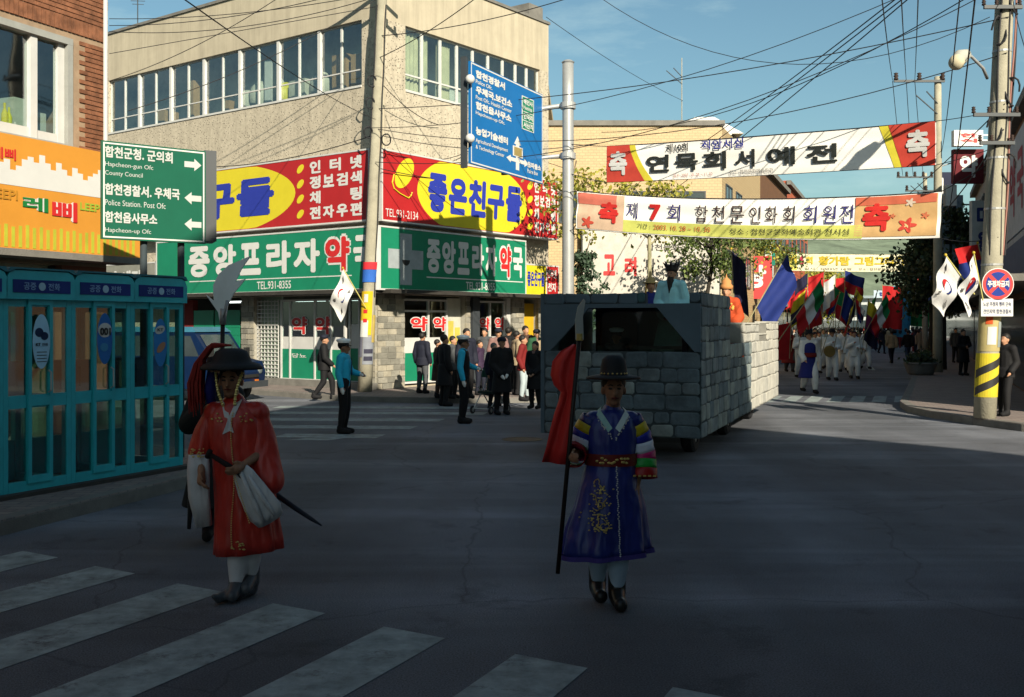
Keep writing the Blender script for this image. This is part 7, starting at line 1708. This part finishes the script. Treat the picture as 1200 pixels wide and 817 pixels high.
for strand in range(5):
    a0 = rd.uniform(0, 6); pts = []; o_ = rd.uniform(-.05, .04)
    for k in range(12):
        t = k/11; x = -.085 + o_ + .03*math.sin(a0+t*(3+strand)) + rd.uniform(-.012, .012); z = .86 - .07*strand - .10*t*(1 if strand % 2 else -.4) + .03*math.cos(a0*2+t*7)
        pts.append((x, front_y(z, x, prof, 1.05)-.012, z))
    q.tube(pts, .0035, 4)
for k in range(110):
    t = rd.random(); x = -.085 + rd.gauss(0, .032)*(1+t*.6); z = .87-.32*t
    if .70 < z < .725: continue
    q.ball((x, front_y(z, x, prof, 1.05)-.010, z), .007, (1.2, .5, .8), 5, 3)
q.build('dragon_embroidery', M_gold, bl, kind='stuff')
# trousers, leggings and boots
q = MB()
for s, k_, a_ in ((1, j['knL'], j['anL']), (-1, j['knR'], j['anR'])): q.cap(Vector((s*.08, 0, .86)), k_, .10, .085); q.cap(k_, k_.lerp(a_, .5), .085, .075); q.cap(k_.lerp(a_, .5), k_.lerp(a_, .9), .078, .05)
vox('trousers', q, C(160, 180, 200, name='trouser_paleblue'), bl, .011, 2)
for s, a_ in (('L', j['anL']), ('R', j['anR'])):
    q = MB(); q.cap(a_ + Vector((0, .01, .14)), a_ + Vector((0, .01, -.02)), .066, .064); q.cap(a_ + Vector((0, .03, -.045)), a_ + Vector((.01, -.16, -.05)), .056, .05); q.cap(a_ + Vector((0, .0, .0)), a_ + Vector((0, -.13, -.045)), .058, .048); vox('boot', q, mat('black_leather', (.015, .014, .014), .35, .2), bl, .009, 2)
vox('hair', hair_mb(j), HAIR, bl, .012, 1)
H = j['hed']; face_details(bl, H)
q = MB(); q.lathe([(0, .17), (.05, .168), (.082, .14), (.094, .08), (.10, .03), (.185, .0), (.19, .006), (.19, .014), (.13, .028), (.0, .02)][::-1], 32, (H.x, H.y+.015, H.z+.075))
q.build('hat', mat('black_felt', (.012, .012, .013), .7, .2), bl, smooth=True)
q = MB(); q.lathe([(.186, .0), (.194, .0), (.194, .008), (.186, .008)], 32, (H.x, H.y+.015, H.z+.077)); q.build('hat_rim', C(60, 35, 25, name='rim_brown'), bl)
q = MB()
for k in range(8): a = -math.pi*(.15+.7*k/7); q.ball((H.x+.1*math.cos(a), H.y+.015+.1*math.sin(a), H.z+.115), .007, (1, 1, 1), 6, 4)
q.build('hat_beads', M_gold, bl, kind='stuff')
# spear and red flag (held, so a thing of its own)
sp = thing('spear', 'long dark spear with a pale blade and red flag held by the man in blue', 'spear', (g.x, g.y, 0))
def lp(px, py, dy=0.0): Y = g.y + dy; p = at(px, py, Y); return Vector((p.x - g.x, dy, p.z))
a0, a1 = lp(653.5, 672, -.20), lp(679, 395, -.26)
q = MB(); q.tube([a0, a0.lerp(a1, .5), a1], .0155, 10); q.build('shaft', mat('dark_wood', (.02, .012, .010), .5, .3), sp, smooth=True)
q = MB(); pts = [(674.5, 398), (674, 375), (677, 360), (684, 350), (686, 353), (683, 372), (684, 398)]
P = [lp(a, b, -.26) for a, b in pts]; q.loft([[(p.x, p.y+.008, p.z) for p in P], [(p.x, p.y-.008, p.z) for p in P]]); q.build('blade', mat('spear_steel', (.42, .45, .46), .35, .1, 3, 0, 40, .7), sp)
q = MB(); q.tube([lp(679, 399, -.26), lp(679, 391, -.26)], .024, 10); q.build('ferrule', M_gold, sp)
left = [(671, 404), (657, 412), (648, 424), (646, 440), (650, 452), (658, 460), (655, 472), (650, 486), (645, 505), (640, 525), (635, 542)]
right = [(677, 404), (676, 414), (675, 425), (674, 438), (673, 450), (672, 462), (671, 474), (670, 488), (669, 505), (667, 525), (664, 545)]
q = MB(); rows = []
for i, (l_, r_) in enumerate(zip(left, right)):
    A, B = lp(*l_, -.22), lp(*r_, -.235); row = []
    for k in range(13):
        t = k/12; p = A.lerp(B, t); row.append((p.x, p.y + .03*math.sin(t*9+i*.5)*(1-t*.7) + .05*(1-t), p.z))
    rows.append(row)
q.loft(rows, closed=False); o = q.build('flag_cloth', mat('scarlet_cloth', (.50, .022, .018), .6, .12, 4), sp, smooth=True); o.modifiers.new('thick', 'SOLIDIFY').thickness = .004

# ---- red robe
g2 = gnd(287, 700); rm = thing('person', 'man in a long red robe with huge white cuffs and a red plumed black hat', 'person', (g2.x, g2.y, 0))
j = jd(pel=(-.02, 0, .93), che=(-.07, 0, 1.24), nek=(-.085, .01, 1.42), hed=(-.095, -.03, 1.585), shL=(.10, .01, 1.37), shR=(-.25, .01, 1.36), elL=(.19, .02, 1.10), elR=(-.33, .03, 1.12), wrL=(.05, -.22, 1.0), wrR=(-.29, -.10, .93),
       hiL=(.05, 0, .9), hiR=(-.09, 0, .9), knL=(.05, -.03, .50), knR=(-.03, -.02, .50), anL=(.03, .04, .13), anR=(-.045, -.06, .10))
vox('body', body_mb(j, True), SKIN2, rm, .0085, 2)
Mred = mat('scarlet_silk', (.42, .022, .012), .45, .3, 3, .9, 7, 0, .5); deep_bump(Mred)
profr = [(.34, .25, .18, .03), (.42, .245, .18, .03), (.55, .235, .175, .02), (.7, .225, .165, .01), (.85, .215, .155, -.01), (1.0, .205, .15, -.03), (1.12, .21, .15, -.05), (1.22, .215, .15, -.065), (1.32, .205, .135, -.07), (1.38, .165, .11, -.075), (1.42, .105, .085, -.08), (1.46, .065, .065, -.085)]
q = MB(); q.loft([ell_ring(cx, 0, rx, ry, z, 80, max(0, .06*(1.15-z)) if z < 1.1 else .008, 8, 2.0, .025 if z < .5 else 0) for z, rx, ry, cx in profr], cap=False)
o = q.build('robe', Mred, rm, smooth=True); o.modifiers.new('thick', 'SOLIDIFY').thickness = .008
q = MB(); q.cap((-.22, .01, 1.345), (.09, .01, 1.345), .09, .092, 1.0); q.cap((-.08, .01, 1.35), (-.08, .01, 1.42), .11, .085)
for a_, b_, ra, rb in (((.07, .01, 1.34), (.125, -.01, 1.16), .094, .108), ((.125, -.01, 1.16), (.155, -.05, 1.0), .108, .118), ((.155, -.05, 1.0), (.20, -.09, .87), .118, .112), ((.155, -.03, 1.0), (.235, -.07, .86), .09, .07),
                       ((-.21, .01, 1.34), (-.285, .0, 1.2), .09, .092), ((-.285, .0, 1.2), (-.325, -.02, 1.07), .092, .088)): q.cap(a_, b_, ra, rb, .8, 16)
vox('sleeves', q, Mred, rm, .012, 5)
M_cuff = mat('white_silk', (.50, .49, .50), .5, .15, 4, .8, 9); deep_bump(M_cuff)
sleeve([(-.325, -.05, 1.05), (-.325, -.06, .93), (-.315, -.06, .75), (-.285, -.05, .53)], [.072, .082, .078, .058], M_cuff, rm, 'cuff', .55, 26, .07)
sleeve([(.005, -.23, 1.0), (.05, -.235, .93), (.10, -.23, .83), (.155, -.22, .73), (.20, -.21, .66), (.235, -.20, .60)], [.045, .075, .10, .118, .122, .10], M_cuff, rm, 'cuff', .30, 48, .035, cap=True)
q = MB(); q.tube([(.03, -.262, .97), (.085, -.275, .84), (.15, -.268, .70), (.20, -.25, .59)], [.012, .018, .020, .008], 8); q.tube([(.09, -.262, .93), (.16, -.268, .82), (.235, -.25, .70), (.27, -.24, .64)], [.010, .016, .018, .008], 8); q.build('cuff_fold', M_cuff, rm, smooth=True)
q = MB()
for k in range(26):
    t = k/25; x = -.02 + .07*t*1.6; z = .96-.36*t; q.ball((x+.01, -.285, z), .006, (1, .5, 1), 5, 3)
q.build('cuff_embroidery', M_gold, rm, kind='stuff')
q = MB()
for k in range(60):
    z = 1.36-.98*k/60; x = -.05+.01*math.sin(z*9)+.03*(1.2-z)*.3; q.ball((x, front_y(z, x, profr, 1.03)-.008, z), .006, (1, .5, 1), 5, 3)
rd = random.Random(9)
for (cx, cz, n) in ((-.17, 1.33, 10), (.04, 1.33, 10), (-.32, 1.07, 22), (.17, 1.02, 10), (.0, .42, 16)):
    for k in range(n):
        x = cx + rd.uniform(-.05, .05); z = cz + rd.uniform(-.03, .03); y = -.115 if cz == 1.07 else front_y(z, min(.2, x), profr, 1.04)-.012
        q.ball((x, y, z), rd.uniform(.005, .009), (1.3, .5, .8), 5, 3)
q.build('gold_trim', M_gold, rm, kind='stuff')
for s, pts in ((-1, [(-.15, .02, 1.47), (-.155, -.06, 1.44), (-.125, -.12, 1.36), (-.085, -.15, 1.24)]), (1, [(-.02, .02, 1.47), (-.005, -.06, 1.45), (-.03, -.12, 1.37), (-.075, -.15, 1.23)])):
    q = MB(); q.loft([[p, (p[0]-s*.045, p[1]-.015, p[2]-.02), (p[0]-s*.04, p[1]+.02, p[2]-.02)] for p in pts], cap=False); q.build('collar', M_cuff, rm)
q = MB()
for s in 'LR': q.cap(j['hi'+s], j['kn'+s], .10, .088); q.cap(j['kn'+s], j['kn'+s].lerp(j['an'+s], .6), .088, .078); q.cap(j['kn'+s].lerp(j['an'+s], .6), j['an'+s]+Vector((0, 0, .04)), .078, .055)
vox('trousers', q, C(200, 200, 205, name='trouser_white'), rm, .011, 2)
M_boot = mat('grey_leather', (.07, .075, .085), .35, .2, 8)
for s, dx in (('L', -.05), ('R', -.09)):
    a_ = j['an'+s]; q = MB(); q.cap(a_ + Vector((0, .02, .15)), a_ + Vector((0, .02, -.03)), .068, .064); q.cap(a_ + Vector((0, .03, -a_.z+.05)), a_ + Vector((dx, -.14, -a_.z+.045)), .05, .038); q.cap(a_ + Vector((dx, -.14, -a_.z+.045)), a_ + Vector((dx*1.25, -.19, -a_.z+.07)), .036, .02); q.cap(a_, a_ + Vector((0, -.13, -.045)), .058, .046); vox('boot', q, M_boot, rm, .009, 2)
vox('hair', hair_mb(j), HAIR, rm, .012, 1)
H = j['hed']; face_details(rm, H)
q = MB(); q.lathe([(0, .15), (.07, .148), (.115, .125), (.135, .08), (.145, .05), (.20, .035), (.225, .01), (.222, -.005), (.16, .01), (.1, .02), (0, .025)][::-1], 36, (H.x-.0, H.y+.02, H.z+.09)); ht = q.build('hat', MATS['black_felt'], rm, smooth=True)
q = MB(); rd = random.Random(2)
for k in range(46):
    e = rd.uniform(-.05, .05); f_ = rd.uniform(-.04, .04); L_ = rd.uniform(0, .12)
    q.tube([(H.x-.02+e*.3, H.y+.02+f_*.3, H.z+.26), (H.x-.15+e*.4, H.y+.02+f_, H.z+.255+e*.3), (H.x-.235+e*.6, H.y+.02+f_, H.z+.14+e*.4), (H.x-.265+e, H.y+.02+f_, H.z-.02), (H.x-.25+e, H.y+f_, H.z-.14-L_)], [.008, .013, .012, .010, .003], 5)
q.build('plume', mat('red_plume', (.25, .018, .012), .8, .3, 20), rm, kind='stuff')
q = MB(); q.tube([(H.x-.14+.0, H.y+.06, H.z+.06), (H.x-.17, H.y+.06, H.z-.08), (H.x-.15, H.y+.06, H.z-.22)], [.05, .045, .03], 10); q.build('neck_cloth', C(30, 35, 120, name='lining_blue'), rm, smooth=True)
q = MB()
for s in (-1, 1):
    for k in range(15):
        t = k/14; p = Vector((H.x + s*(.095-.055*t), H.y-.05-.05*math.sin(t*3.1), H.z+.06-.24*t)); q.ball(p, .0105 + .003*(k % 2), (1, 1, 1), 6, 4)
q.build('bead_strap', M_gold, rm, kind='stuff')
q = MB(); q.tube([(-.20, -.21, 1.075), (-.06, -.25, 1.0), (.02, -.26, .955)], [.016, .02, .018], 8); q.tube([(-.22, -.20, 1.05), (-.19, -.22, 1.10)], .02, 8)
sw = thing('sword', 'curved dark sheathed sword carried across the hip of the man in red', 'sword', (g2.x, g2.y, 0))
q.build('hilt', C(35, 22, 20, name='hilt_dark'), sw, smooth=True)
q = MB(); q.tube([(.02, -.26, .955), (.05, -.235, .90)], .02, 8); q.tube([(.16, .19, .74), (.33, .22, .61), (.45, .22, .53), (.525, .21, .485)], [.022, .020, .016, .006], 8); q.build('scabbard', C(55, 62, 75, name='scabbard_grey'), sw, smooth=True)
qv = thing('bow_case', 'narrow black case hanging at the left side of the man in red', 'case', (g2.x, g2.y, 0)); q = MB(); q.tube([(-.385, .08, .92), (-.415, .06, .70), (-.425, .05, .49)], [.018, .022, .014], 8); q.build('case_body', M_blackletter, qv, smooth=True)
# ---- the third man, hidden behind, who carries the crescent blade
g3 = gnd(254, 636); hm = person('man in dark green and navy almost hidden behind the man in red', g3.x, g3.y, 0, 1.66, 10, 'carry', C(14, 26, 30, name='cloth_darkgreen'), 'robe', K_nvy, K_blk, HAIR, 'black', .014, None, SKIN2, True)
hb = thing('polearm', 'polearm with a broad grey crescent blade rising above the hat of the man in red', 'polearm', (0, 0, 0))
Yb = g3.y - .25
bp = [(258, 378), (256, 366), (242, 346), (251, 353), (250, 335), (256, 322), (268, 311), (294, 300), (284, 314), (276, 330), (288, 327), (274, 344), (267, 358), (264, 378)]
P = [at(a, b, Yb) for a, b in bp]
q = MB()
for grp in ((0, 1, 4, 5, 9, 12, 13), ): pass
q.loft([[(p.x, p.y+.012, p.z) for p in P], [(p.x, p.y-.012, p.z) for p in P]]); q.build('blade', mat('dull_blade', (.68, .72, .74), .5, .15, 3, 0, 40, .3), hb)
q = MB(); q.tube([at(261, 380, Yb), at(262, 362, Yb-.02)], .03, 10); q.tube([at(262, 372, Yb-.03), at(266, 352, Yb-.03)], .012, 8); q.build('socket', M_steel, hb, smooth=True)
q = MB(); q.tube([at(261, 380, Yb), Vector((at(258, 380, Yb).x, Yb, .25))], .02, 10); q.build('shaft', MATS['dark_wood'], hb, smooth=True)

bake_all()
